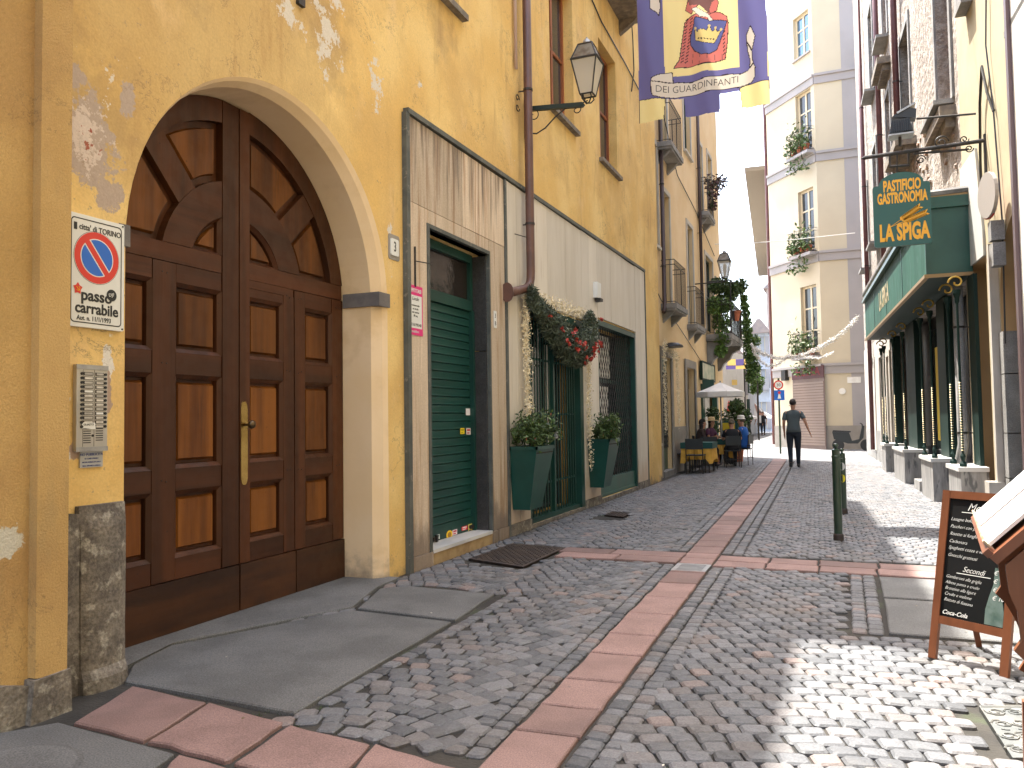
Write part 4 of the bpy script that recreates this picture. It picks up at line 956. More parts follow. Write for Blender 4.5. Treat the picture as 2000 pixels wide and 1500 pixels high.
OC2 = [(p[0], 2.75 + (p[1] - 2.75) * .97) for p in OC2]
mb.strip([(p[0], 0, p[1]) for p in OC2], [(p[0], 0, 3.66) for p in OC2]); mb.obj('wall', m_crm, nb)
mb = MB(RF); full = [(9.3, 2.36)] + OC2 + [(11.18, 2.36)]; mb.strip([(p[0], 0, p[1]) for p in full], [(p[0], -.42, p[1]) for p in full]); mb.obj('arch_reveal', m_tan, nb)
mb = MB(RF); mb.quad([(11.84, .001, -.02), (12.93, .001, -.02), (12.93, .001, -.019), (11.84, .001, -.019)])
for P in ([(12.925, .001, 0), (12.925, -.355, 0), (12.925, -.355, 3.42), (12.925, .001, 3.42)], [(11.845, .001, 0), (11.845, -.355, 0), (11.845, -.355, 3.42), (11.845, .001, 3.42)], [(11.845, .001, 3.415), (11.845, -.355, 3.415), (12.925, -.355, 3.415), (12.925, .001, 3.415)]): mb.quad(P)
mb.obj('reveal', m_tan, nb)
for z0, z1 in ((0, .62), (.62, 1.15), (1.15, 1.85), (1.85, 2.36)):
    mb = MB(RF); mb.prism([(10.98, z0 + .006), (11.2, z0 + .006), (11.2, z1 - .006), (10.98, z1 - .006)], -.42, .03); mb.obj('quoin', m_stone_grey, nb)
mb = MB(RF); mb.box(9.3, 11.18, -.45, -.42, -.02, 3.7); mb.obj('door', m_green2, nb)
so_ = MB(RF); so_.box(11.85, 11.88, -.30, -.22, 0, 3.41); SO = so_.obj('roller_shutter', m_steel, nb)
m_sl = MAT('grey_green_slat', (.20, .22, .19), (.16, .17, .15), 5, rough=.5, metal=.3, bump=.1)
sl = MB(RF); h_ = .117; sl.strip([(11.88, -.25 + d, z) for d, z in ((0, 0), (.016, .012), (.02, .06), (.012, .10), (-.008, .115))], [(12.92, -.25 + d, z) for d, z in ((0, 0), (.016, .012), (.02, .06), (.012, .10), (-.008, .115))]); S0 = sl.obj('slat', m_sl, SO, fixn=False)
for k in range(1, 29): inst(S0, SO, (0, 0, h_ * k))
for h in hN[2:]: window(RF, h, nb, frame_m=m_shut, d=-.2, sm=m_stone_grey)
mb = MB(RF); mb.box(11.22, 11.30, .001, .10, .55, 3.45); mb.obj('pilaster_strip', m_pwhite, nb)
mb = MB(RF); mb.box(11.18, 11.42, .001, .2, .40, .56); mb.obj('strip_base', m_pwhite, nb)
mb = MB(RF); mb.prism([(13.12, 3.42), (13.12, 4.9), (12.1, 4.9), (11.84, 3.75), (11.84, 3.42)], .001, .03); mb.obj('faded_mural', MAT('pale_blue_render', (.40, .43, .42), (.55, .5, .42), 2, rough=.9), nb)
# upper balconies seen from below
mb = MB(RF); mb.box(12.0, 12.45, .001, .14, 6.85, 8.2); mb.obj('wall_box', m_stone_grey, nb)
# framed sign box at the very edge
t = thing('shop_sign', 'tall framed pale shop sign at the top right edge', 'sign', RF.w(9.5, .1, 2))
mb = MB(RF)
for P in (R4(9.88, 9.97, .6, 6.6), R4(8.0, 8.1, .6, 6.6), R4(8.1, 9.88, 6.5, 6.6), R4(8.1, 9.88, .6, .7)): mb.prism(P, .02, .12)
mb.obj('frame', MAT('plum_metal_frame', (.13, .085, .085), rough=.4, metal=.3), t)
mb = MB(RF); mb.box(8.1, 9.88, .03, .08, .7, 6.5); mb.obj('panel', m_white, t)

rb = thing('rubble_building', 'tall building with rough stripped stone facade above the green delicatessen', 'building', RF.w(20, 0, 0))
hR = [(13.55, 14.75, 6.1, 8.9), (17.7, 19.0, 6.9, 9.3), (21.0, 21.9, 6.4, 9.2), (24.4, 25.4, 6.2, 9.0), (13.55, 14.7, 10.5, 13), (17.7, 19.0, 11, 13.4), (21, 21.9, 10.5, 13), (24.4, 25.4, 10.5, 13),
      (22.9, 23.5, .35, 2.9), (24.6, 25.4, .35, 3.0), (27, 28, .3, 3.0), (27.5, 28.3, 6, 8.6)]
SHP = (13.15, 22.6, -.02, 3.3)
mb = holes_wall(RF, 13.12, 30.6, -.03, 17.5, hR + [SHP], thick=.3); shell(mb, 13.12, 30.6, -.03, 17.5, 0, 9); mb.obj('wall', m_rub, rb)
for i, h in enumerate(hR):
    m_ = m_stone_grey if h[2] > 4 else m_pwhite
    mb = MB(RF); a, b, c, e = h; sw = .14
    for P in (R4(a - sw, a - .001, c, e + sw), R4(b + .001, b + sw, c, e + sw), R4(a, b, e + .001, e + sw)): mb.prism(P, .001, .05 if c < 4 else .035)
    mb.obj('stone_surround', m_, rb); window(RF, h, rb, frame_m=m_shut if i % 2 else m_brown, d=-.2, sm=m_stone_grey, sillw=.28 if c > 4 else .05)
mb = holes_wall(RF, 22.75, 30.6, -.03, 3.6, [h for h in hR if h[2] < 1], d=.025, thick=.02); mb.obj('shop_level_render', m_pwhite, rb)
mb = holes_wall(RF, 22.75, 30.6, -.03, .9, [(h[0] - .16, h[1] + .16, h[2], h[3], 'noreveal') for h in hR if h[2] < 1], d=.04, thick=.02); mb.obj('plinth', m_stone_grey, rb)
for (s0, z0, w_, dd_) in ((17.2, 6.62, 1.9, .38), (13.35, 5.8, 1.5, .22), (20.7, 9.7, 1.4, .3)):
    mb = MB(RF); mb.prism([(s0, z0), (s0 + w_, z0), (s0 + w_, z0 + .16), (s0, z0 + .16)], .001, dd_); mb.prism([(s0 + .1, z0 - .14), (s0 + w_ - .1, z0 - .14), (s0 + w_ - .1, z0), (s0 + .1, z0)], .001, dd_ * .6); mb.obj('ledge', m_sill, rb)
# loose stones proud of the facade where the render fell off
m_brk = MAT('old_brick', (.34, .22, .16), (.42, .36, .30), 5, rough=.95, bump=.5, bscale=40, tone=.35)
for k in range(120):
    s0, z0 = rng.uniform(13.3, 22), rng.uniform(4.4, 6.9)
    if any(h[0] - .25 < s0 < h[1] + .25 and h[2] - .3 < z0 < h[3] + .2 for h in hR): continue
    mb = MB(RF); a = [(s0 + rng.uniform(.05, .13) * math.cos(t_ / 7 * 6.28), z0 + rng.uniform(.03, .07) * math.sin(t_ / 7 * 6.28)) for t_ in range(7)]; mb.prism(a, -.01, rng.uniform(.015, .045), rng.random(), .015); mb.obj('stone', m_brk, rb)
pr2 = MAT('maroon_pipe', (.13, .045, .045), (.1, .035, .035), 5, rough=.5)
for s0, lab in ((27.3, 'maroon drainpipe at the far end of the rough stone facade'), (22.4, 'maroon drainpipe at the far end of the green shop sign'), (18.9, 'maroon drainpipe on the rough stone above the middle of the shop')):
    pipe('drainpipe', lab, [(s0, .12, 17), (s0, .12, 4.4 if s0 < 26 else .3)], .065, RF, pr2, clips=(6, 8.5, 11))
pipe('drainpipe', 'short grey downpipe between the green shop and the cream wall', [(13.0, .14, 3.2), (13.0, .14, .95), (13.05, .2, .6), (13.05, .2, .1)], .07, RF, m_stone_grey, clips=(1.1, 2.6))

# ---- delicatessen front
m_teal = MAT('faded_teal_fascia', (.018, .08, .058), (.03, .11, .08), 2, st=(1, 1, .3), rough=.7, spec=.2, bump=.1, bscale=30, layers=[dict(c=(.10, .17, .16), scale=6, st=(3, 3, .5), lo=.5, hi=.7, amt=.6)])
m_dkg = MAT('near_black_green', (.005, .022, .017), rough=.6, spec=.25, bump=.03)
sf = thing('delicatessen_front', 'dark green delicatessen front with slim gold columns on marble pedestals', 'shop front', RF.w(17, 0, 0))
FD = .58
mb = MB(RF); mb.box(12.65, 22.7, .001, FD, 3.34, 4.26); mb.obj('fascia', m_teal, sf)
mb = MB(RF); mb.box(12.630, 12.649, .001, FD + .002, 3.34, 4.26); mb.obj('fascia_end', m_green2, sf)
mb = MB(RF); mb.box(12.58, 22.75, .001, FD + .07, 4.262, 4.32); mb.box(12.60, 22.73, .001, FD + .03, 4.321, 4.42); mb.obj('cornice', m_green2, sf)
mb = MB(RF); mb.box(12.64, 22.7, .001, FD - .031, 3.30, 3.339); mb.obj('soffit', m_dkg, sf)
mb = MB(RF); mb.box(12.60, 22.73, FD - .03, FD + .03, 3.29, 3.338); mb.box(12.60, 12.635, .001, FD - .031, 3.29, 3.338); mb.obj('lower_moulding', MAT('bronze_moulding', (.30, .19, .08), rough=.45, metal=.3), sf)
mb = MB(RF); mb.box(12.6, 22.73, .001, FD + .045, 4.421, 4.46); mb.obj('top_moulding', bpy.data.materials['bronze_moulding'], sf)
mb = MB(RF)
for k in range(62): s0 = 12.62 + k * .163; mb.tube([(s0, .02, 4.49), (s0, FD + .06, 4.47)], .05, 6)
mb.obj('roof_tiles', MAT('dark_roof_tile', (.09, .085, .08), (.2, .19, .18), 8, rough=.7), sf, kind='stuff')
for s0 in (15.2, 17.7, 20.2): mb = MB(RF); mb.box(s0, s0 + .02, FD + .001, FD + .008, 3.345, 4.255); mb.obj('panel_joint', m_green2, sf)
text('LA SPIGA', RF, 18.2, FD + .004, 3.62, .5, m_gold, sf, name='fascia_lettering', sx=-.9, sz=1.1, bold=.01)
# body behind: pilaster panels and windows
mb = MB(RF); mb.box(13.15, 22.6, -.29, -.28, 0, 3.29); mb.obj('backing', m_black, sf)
m_yel2 = MAT('yellow_blind', (.62, .46, .02), rough=.7, bump=0); m_beige = MAT('beige_blind', (.46, .36, .24), rough=.8)
peds = [(21.45, 22.35), (17.95, 19.75), (14.45, 15.7), (12.15, 13.05)]
for a, b in ((15.75, 17.9), (19.8, 21.4), (13.1, 14.4)):
    mb = MB(RF); mb.box(a + .1, b - .1, -.22, -.2, .55, 3.0); mb.obj('shop_window', m_glass, sf)
    mb = MB(RF); mb.box(a, b, -.25, .02, 0, .5); mb.obj('stall_riser', m_dkstone, sf)
mb = MB(RF); mb.box(16.0, 16.7, -.15, -.1, .9, 2.6); mb.obj('blind', m_yel2, sf)
mb = MB(RF); mb.box(19.9, 20.6, -.15, -.1, .6, 3.0); mb.obj('blind', m_beige, sf)
m_vmar = MAT('veined_grey_marble', (.36, .35, .33), (.22, .215, .21), 5, st=(2, 2, .4), rough=.4, bump=.05, layers=[dict(c=(.12, .12, .12), scale=4, st=(3, 3, .6), lo=.58, hi=.64)])
for a, b in peds:
    p_ = MB(RF); p_.box(a, b, -.1 if a > 13 else .001, .33, -.02, .62); po = p_.obj('pedestal', m_vmar, sf)
    mb = MB(RF); mb.box(a - .03, b + .03, -.1 if a > 13 else .001, .36, .621, .68); mb.obj('cap', MAT('white_marble_cap', (.6, .59, .56), rough=.4) if 'white_marble_cap' not in bpy.data.materials else bpy.data.materials['white_marble_cap'], po)
    mb = MB(RF); mb.box(a + .25, b - .25, -.1 if a > 13 else .001, .05, .681, 3.28); mb.obj('pilaster', m_dkg, sf)
    for s0 in (a + .1, b - .1):
        mb = MB(RF); mb.lathe([(.045, .682), (.045, .72), (.02, .76), (.034, .82), (.016, .86), (.016, 2.86), (.03, 2.9), (.03, 2.94), (.05, 3.0), (.05, 3.05)], (s0, .28), 10); c_ = mb.obj('column', m_dkg, sf, smooth=False)
        mb = MB(RF)
        for k in range(26): z = .9 + k * .036; mb.lathe([(.010, z - .01), (.021, z), (.010, z + .01)], (s0, .28), 6)
        mb.obj('bead_string', MAT('pale_gold', (.42, .34, .2), rough=.3, metal=.6) if 'pale_gold' not in bpy.data.materials else bpy.data.materials['pale_gold'], c_, kind='stuff')
        mb = MB(RF); mb.tube([(s0, .28 + .10 * math.cos(t_ * .5) * (1 - t_ / 16), 3.15 + .10 * math.sin(t_ * .5) * (1 - t_ / 16)) for t_ in range(14)], .014, 6); mb.obj('scroll', m_gold, c_)
mb = MB(RF); mb.box(16.2, 16.9, .02, .3, 0, .18); mb.obj('door_step', m_vmar, sf)
mb = MB(RF); mb.prism([(14.9, 3.37), (15.05, 3.37), (15.5, 4.2), (15.35, 4.2)], FD + .001, FD + .002); 
# ---- hanging sign, facing down the street towards us
SY = 11.58
SFm = Frame((0, SY, 0), (1, 0, 0), (0, -1, 0))
g = lambda px, py: gy(px, py, SY)
hs_ = thing('hanging_sign', 'green hanging sign reading PASTIFICIO GASTRONOMIA LA SPIGA with two wheat ears', 'sign', (.8, SY, 3.6))
cx0, _ = g(1762, 410); zt = g(1760, 337)[1]; zb = g(1765, 480)[1]; xl, xr = g(1706, 430)[0], g(1819, 430)[0]; zs = g(1760, 360)[1]
hw = (xr - xl) / 2; cx0 = (xl + xr) / 2
P = [(cx0 - hw + .03, zb), (cx0 + hw - .03, zb), (cx0 + hw - .008, zb + .01), (cx0 + hw, zb + .035), (cx0 + hw, zs - .03), (cx0 + hw - .01, zs - .008), (cx0 + hw - .04, zs), (cx0 + hw * .78, zs)] + \
    [(cx0 + hw * .78 * math.cos(R_(a)), zs + (zt - zs) * math.sin(R_(a))) for a in range(12, 170, 12)] + [(cx0 - hw * .78, zs), (cx0 - hw + .04, zs), (cx0 - hw + .01, zs - .008), (cx0 - hw, zs - .03), (cx0 - hw, zb + .035), (cx0 - hw + .008, zb + .01)]
mb = MB(SFm); mb.prism(P, -.03, .03); mb.obj('board', MAT('sign_green', (.010, .085, .062), rough=.4, bump=.02), hs_)
m_sg = MAT('sign_orange', (.85, .42, .02), rough=.5, bump=0)
sw_ = (xr - xl)
for body, (px, py), (px2, py2), hgt, bd in (('PASTIFICIO', (1725, 378), (1798, 366), .155, .006), ('GASTRONOMIA', (1713, 402), (1811, 389), .15, .006), ('LA SPIGA', (1717, 473), (1815, 463), .235, .010)):
    x0, z0 = g(px, py); x1, z1 = g(px2, py2); zz = (z0 + z1) / 2
    w0 = {'PASTIFICIO': 5.9, 'GASTRONOMIA': 7.5, 'LA SPIGA': 4.75}[body]
    o = text(body, SFm, (x0 + x1) / 2, .031, zz, hgt, m_sg, hs_, sx=1., sz=1.28, bold=bd, th=.001)
    v = [q.co.x for q in o.data.vertices]; cur = max(v) - min(v); want = x1 - x0; mid = (max(v) + min(v)) / 2
    for q in o.data.vertices: q.co.x = mid + (q.co.x - mid) * want / cur
for (bx, by, tx_, ty_, L) in ((1738, 445, 1795, 405, 1), (1740, 444, 1808, 416, 1)):
    a0, b0 = g(bx, by); a1, b1 = g(tx_, ty_); mb = MB(SFm); mb.tube([(a0, .034, b0), (a1, .034, b1)], .004, 4)
    ux, uz = a1 - a0, b1 - b0; l = math.hypot(ux, uz); ux /= l; uz /= l; nx, nz = -uz, ux
    for k in range(11):
        t_ = .36 + .058 * k
        for sd_ in (-1, 1):
            c0 = (a0 + ux * l * t_, b0 + uz * l * t_); tip = (c0[0] + ux * .06 + nx * sd_ * .035, c0[1] + uz * .06 + nz * sd_ * .035); md = (c0[0] + ux * .04 + nx * sd_ * .008, c0[1] + uz * .04 + nz * sd_ * .008); m2 = (c0[0] + ux * .015 + nx * sd_ * .032, c0[1] + uz * .015 + nz * sd_ * .032)
            mb.prism([c0, md, tip, m2], .031, .034)
    mb.obj('wheat_ear', m_sg, hs_)
def P3(px, py): x, z = g(px, py); return (x, 0, z)
brk = thing('sign_bracket', 'wrought iron bracket with scrolls holding the green hanging sign', 'bracket', (1.7, SY, 4.8))
mb = MB(SFm); a, b = P3(1690, 308), P3(1925, 274); mb.tube([a, b], .026, 8); mb.tube([(a[0] - .06, 0, a[2] - .01), a], [.002, .03], 8); mb.obj('arm', m_iron, brk)
mb = MB(SFm); mb.tube([P3(1785, 300), P3(1890, 292)], .014, 6); mb.tube([P3(1925, 262), P3(1928, 345)], .03, 6); mb.obj('brace', m_iron, brk)
def spiral(cx, cz, r, t0, turns, sg=1, n=26): return [(cx + r * (1 - .8 * k / n) * math.cos(t0 + sg * turns * 6.283 * k / n), 0, cz + r * (1 - .8 * k / n) * math.sin(t0 + sg * turns * 6.283 * k / n)) for k in range(n + 1)]
for px, py, r, sg in ((1838, 278, .09, 1), (1883, 272, .055, -1), (1798, 312, .06, 1), (1893, 290, .05, -1)):
    x, z = g(px, py); mb = MB(SFm); mb.tube(spiral(x, z, r, 0, 1.6, sg), .008, 5); mb.obj('scroll', m_iron, brk)
mb = MB(SFm); x, z = g(1755, 312); mb.tube([P3(1738, 300), P3(1738, 325), P3(1775, 323), P3(1775, 296)], .02, 6); mb.obj('hanger', m_iron, hs_)
mb = MB(SFm); mb.tube([P3(1752, 300), P3(1752, 340)], .012, 6); mb.obj('rod', m_iron, hs_)
for (px, py, lab, rot) in ((1757, 250, 'black ribbed floodlight aimed at the hanging sign', 0),):
    x, z = g(px, py); fl = thing('floodlight', lab, 'floodlight', (x, SY, z)); mb = MB(SFm)
    mb.prism([(x - .13, z - .10), (x + .15, z - .08), (x + .11, z + .09), (x - .1, z + .08)], -.12, .10); mb.obj('housing', m_black, fl)
    f0 = MB(SFm); f0.box(x - .10, x - .092, .1, .13, z - .08, z + .07); F0_ = f0.obj('fin', m_black, fl)
    for k in range(1, 9): inst(F0_, fl, (.026 * k, 0, 0))
    mb = MB(SFm); mb.tube([(x, 0, z - .1), (x, 0, z - .24)], .02, 8); mb.obj('stem', m_iron, fl)
    mb = MB(SFm); mb.box(x - .14, x + .16, -.12, .11, z - .12, z - .10); mb.obj('lens_rim', m_steel, fl)
x, z = g(1768, 222); fl = thing('floodlight', 'black floodlight with open barn door on the long thin arm above the sign', 'floodlight', (x, SY, z))
mb = MB(SFm); mb.tube([P3(1790, 232), P3(1906, 222)], .014, 6); mb.obj('arm', m_iron, fl)
mb = MB(SFm); mb.prism([P3(1742, 232)[::2], P3(1788, 234)[::2], P3(1789, 216)[::2], P3(1765, 213)[::2]], -.08, .08); mb.obj('housing', m_black, fl)
mb = MB(SFm); mb.prism([P3(1750, 224)[::2], P3(1785, 204)[::2], P3(1787, 207)[::2], P3(1752, 227)[::2]], -.1, .1); mb.obj('barn_door', m_steel, fl)
wire('cable', 'bundle of black cables looping down the cream wall beside the sign bracket', W3(RF, [(11.0, .03, 5.0), (11.15, .06, 5.3), (11.35, .06, 5.7), (11.6, .05, 5.3), (11.75, .04, 4.6), (11.75, .04, 4.2), (11.6, .04, 3.9)]), .018)
wire('cable', 'thin cable hanging from the top of the cream wall at the right', W3(RF, [(10.6, .03, 8.0), (11.1, .03, 6.6), (11.2, .04, 5.9), (11.0, .03, 5.0), (10.8, .03, 3.6), (10.9, .03, 2.2)]), .010)
# round sign seen edge-on with a junction box below
t = thing('round_sign', 'round red and white sign seen nearly edge on from the cream wall', 'sign', RF.w(11.75, .2, 4))
s0, z0 = RF.at(1922, 382, .2)
fr_ = Frame(RF.w(s0, .12, z0), RF.N, RF.A)
mb = MB(Frame(RF.w(s0, .16, z0), (-.22, .975, 0), (-.975, -.22, 0))); mb.disc((0, 0), .25, -.02, .02, 24, ry=.27); mb.obj('disc', MAT('sun_bleached_back', (.36, .33, .30), rough=.6), t)
mb = MB(Frame(RF.w(s0, .18, z0), (-.22, .975, 0), (-.975, -.22, 0))); mb.disc((.02, 0), .26, -.045, -.022, 24, ry=.28); mb.obj('face', m_red, t)
mb = MB(RF); mb.box(s0 - .08, s0 + .08, .02, .16, z0 - .55, z0 - .32); mb.box(s0 - .09, s0 + .1, .02, .15, z0 - .85, z0 - .58); mb.obj('junction_box', m_stone_grey, t)
# ================================================================ CREAM CORNER BUILDING across the crossing
m_cc = MAT('pale_cream_facade', (.52, .46, .34), (.48, .42, .31), .5, rough=.92, bump=.05, layers=[dict(c=(.58, .50, .36), scale=.8, lo=.55, hi=.75, amt=.3)])
m_lav = MAT('grey_lavender_band', (.33, .31, .31), (.30, .285, .28), .8, rough=.9, bump=.05)
m_fr = MAT('cream_window_wood', (.55, .47, .33), rough=.6, bump=0)
CB = 35.0
xa = gy(1600, 500, CB)[0]; xe = gy(1690, 500, CB)[0]; xb = gy(1655, 500, CB)[0]
CFm = Frame((xa, CB, 0), (1, 0, 0), (0, -1, 0))
th = R_(35 + 3); A_ = np.array([-math.sin(th), math.cos(th), 0]); N_ = np.array([-math.cos(th), -math.sin(th), 0])
CH = Frame((xa, CB, 0), A_, N_)
def chs(px):   # along the chamfer
    return CH.at(px, 600)[0]
Lc = chs(1507)
cb = thing('corner_building', 'tall cream corner building with grey stone bands facing the crossing', 'building', (xa, CB, 0))
TOP = 19.5
wins = []
for (pl, pr, pt_, pb) in ((1548, 1578, 28, 112), (1553, 1583, 180, 298), (1558, 1588, 370, 492), (1563, 1594, 558, 690)):
    s1, s0 = CH.at(pl, pt_)[0], CH.at(pr, pt_)[0]; zb_, zt_ = CH.at((pl + pr) / 2, pb)[1], CH.at((pl + pr) / 2, pt_)[1]; wins.append((s0, s1, zb_, zt_))
DR = (CH.at(1600, 800)[0], CH.at(1550, 800)[0])
xg0, xg1 = gy(1547, 720, CB)[0] - xa, gy(1611, 720, CB)[0] - xa
mb = holes_wall(CH, .0, Lc, -.05, TOP, wins, thick=.3)
mb2 = MB(CFm); mb2.quad([(0, 0, -.05), (9, 0, -.05), (9, 0, TOP), (0, 0, TOP)])
e = CH.w(Lc, 0, 0); RS = Frame(e, (-.03, 1, 0), (-1, -.03, 0))
mbs = MB(RS); mbs.quad([(0, 0, -.05), (16, 0, -.05), (16, 0, TOP), (0, 0, TOP)]); 
mb.obj('chamfer_wall', m_cc, cb); mbs.obj('side_wall', m_cc, cb); mb2.obj('wall', m_cc, cb)
mb = MB(CFm); mb.box(xb - xa, 8.9, .001, .01, -.05, TOP - .1); mb.obj('grey_quoin_band', m_lav, cb)
for py in (495, 300, 148, 715):
    z0 = gy(1600, py, CB)[1]
    mb = MB(CH); mb.box(.0, Lc, .001, .10, z0, z0 + .10); mb.box(0, Lc, .001, .05, z0 - .32, z0 - .001); mb.obj('string_course', m_lav, cb)
    mb = MB(CFm); mb.box(0, 8.9, .001, .10, z0, z0 + .10); mb.box(0, 8.9, .001, .05, z0 - .32, z0 - .001); mb.obj('string_course', m_lav, cb)
mb = MB(CH); mb.box(DR[1] + .1 if False else .02, Lc, .001, .03, -.05, .95); mb.obj('plinth', m_plin, cb); mb = MB(CFm); mb.box(0, 8.9, .012, .03, -.05, .95); mb.obj('plinth', m_plin, cb)
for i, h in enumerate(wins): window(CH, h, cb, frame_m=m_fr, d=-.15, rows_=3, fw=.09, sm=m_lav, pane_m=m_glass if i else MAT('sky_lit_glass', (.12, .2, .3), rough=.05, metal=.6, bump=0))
# brown roller door in front of the chamfer base
dx0, dx1 = xg0, xg1
DRF = Frame((xa, CB, 0), (1, 0, 0), (0, -1, 0))
s1_, s0_ = CH.at(1549, 780, .05)[0], CH.at(1611, 780, .05)[0]
zt_ = CH.at(1575, 716, .05)[1]
mb = MB(CH); mb.box(s0_, s1_, .031, .05, 0.0, zt_); sh2 = mb.obj('roller_door', MAT('brown_slat', (.14, .095, .075), (.12, .08, .065), 4, rough=.55), cb)
zz = CH.at(1575, 740, .05)[1]
sl = MB(CH); sl.box(s0_ + .05, s1_ - .05, .051, .07, .15, .23); S0 = sl.obj('slat', MAT('taupe_slat', (.20, .145, .115), rough=.5, bump=0), sh2)
for k in range(1, int((zz - .2) / .115)): inst(S0, sh2, (0, 0, .115 * k))
mb = MB(CH); mb.box(s0_, s1_, .051, .075, zz, zt_); mb.obj('door_sign', MAT('maroon_sign', (.06, .012, .012), rough=.5), sh2)
m_bkred = MAT('dull_red', (.22, .02, .02), rough=.6, bump=0)
text('H.S.N.A', CH, (s0_ + s1_) / 2, .078, zz + .12, .5, m_bkred, sh2, name='door_lettering', sx=-1)
mb = MB(CH); a, b = CH.at(1541, 730)[0], CH.at(1533, 730)[0]; mb.box(a, b, .01, .2, zz, zz + .45); mb.obj('wall_lamp_box', m_iron, cb)
for (px, py, h_) in ((1660, 740, .35), (1652, 762, .3)):
    pass
mb = MB(CFm); x0, z0 = gy(1668, 742, CB); mb.box(x0 - xa - .25, x0 - xa + .25, .011, .03, z0 - .12, z0 + .12); mb.obj('street_name_plate', m_white, cb)
mb = MB(CFm); x0, z0 = gy(1645, 764, CB); mb.disc((x0 - xa, z0), .13, .011, .03, 16); mb.obj('round_plaque', m_white, cb)
for h, off in ((wins[1], .35), (wins[2], .35), (wins[3], .3)):
    s0, s1, zb_, zt_ = h; z = zb_ - .15
    mb = MB(CH); mb.box(s0 - .2, s1 + .25, .001, .4, z - .12, z); b_ = mb.obj('balcony', m_lav, cb); railing(CH, s0 - .17, s1 + .22, .37, z, z + 1.0, b_, step=.14)
    mb = MB(CH)
    for k in range(420):
        mb.leaf(CH.w(rng.uniform(s0 - .1, s1 + .3), rng.uniform(.15, .5), z + abs(rng.gauss(0, .45)) + .15 - (.9 if rng.random() < .25 else 0)), rng.uniform(.12, .24), rng.random())
    o = thing('balcony_plants', ['leafy plants and red pots on the top balcony of the cream corner building', 'small shrubs in orange pots on the middle balcony of the corner building', 'dark ivy hanging over the lowest balcony of the corner building'][[wins[1], wins[2], wins[3]].index(h)], 'plant', CH.w(s0, .2, z)); mb.obj('foliage', m_leaf, o, kind='stuff', fixn=False)
    for k in range(3):
        sx_ = s0 + .1 + k * (s1 - s0) / 2.4; mb = MB(CH); mb.lathe([(.09, z + .01), (.13, z + .26), (.15, z + .27), (.15, z + .31)], (sx_, .22), 10); mb.obj('pot', m_terra, o)
# eaves strip: next house down the lane, right side
lane = thing('lane_building', 'narrow sliver of house with deep eaves and shutters left of the corner building', 'building', (e[0], e[1] + 16, 0))
LN = Frame((e[0] - .12, e[1] + 1.2, 0), (-.075, .997, 0), (-.997, -.075, 0))
mb = holes_wall(LN, 0, 30, -.05, 13.2, [(k * 3.2 + 1, k * 3.2 + 2.1, z, z + 1.9) for k in range(9) for z in (1, 4.6, 8.2)], thick=.25); mb.obj('wall', m_lav, lane)
mb = MB(LN); mb.prism([(0, 12.9), (30, 12.9), (30, 13.1), (0, 13.1)], -.1, 1.0); mb.obj('eaves', MAT('timber_eaves', (.22, .18, .13), rough=.9), lane)
for k in range(9): mb = MB(LN); mb.box(k * 3.2 + .6, k * 3.2 + 1., .01, .05, 8.2, 10.1); mb.box(k * 3.2 + 2.1, k * 3.2 + 2.5, .01, .05, 8.2, 10.1); mb.obj('shutter', m_shut, lane)
for k in range(2): mb = MB(RS); mb.tube([(.3 + k * 1.5, .08, 18), (.3 + k * 1.5, .08, .1)], .07, 6); mb.obj('downpipe', pr2, cb)
for k in range(4):
    for z in (4.5, 8.3, 12.2): mb = MB(RS); mb.box(2.2 + 3.2 * k, 3.2 + 3.2 * k, .001, .06, z, z + 2.0); mb.obj('shutter', m_shut, cb)
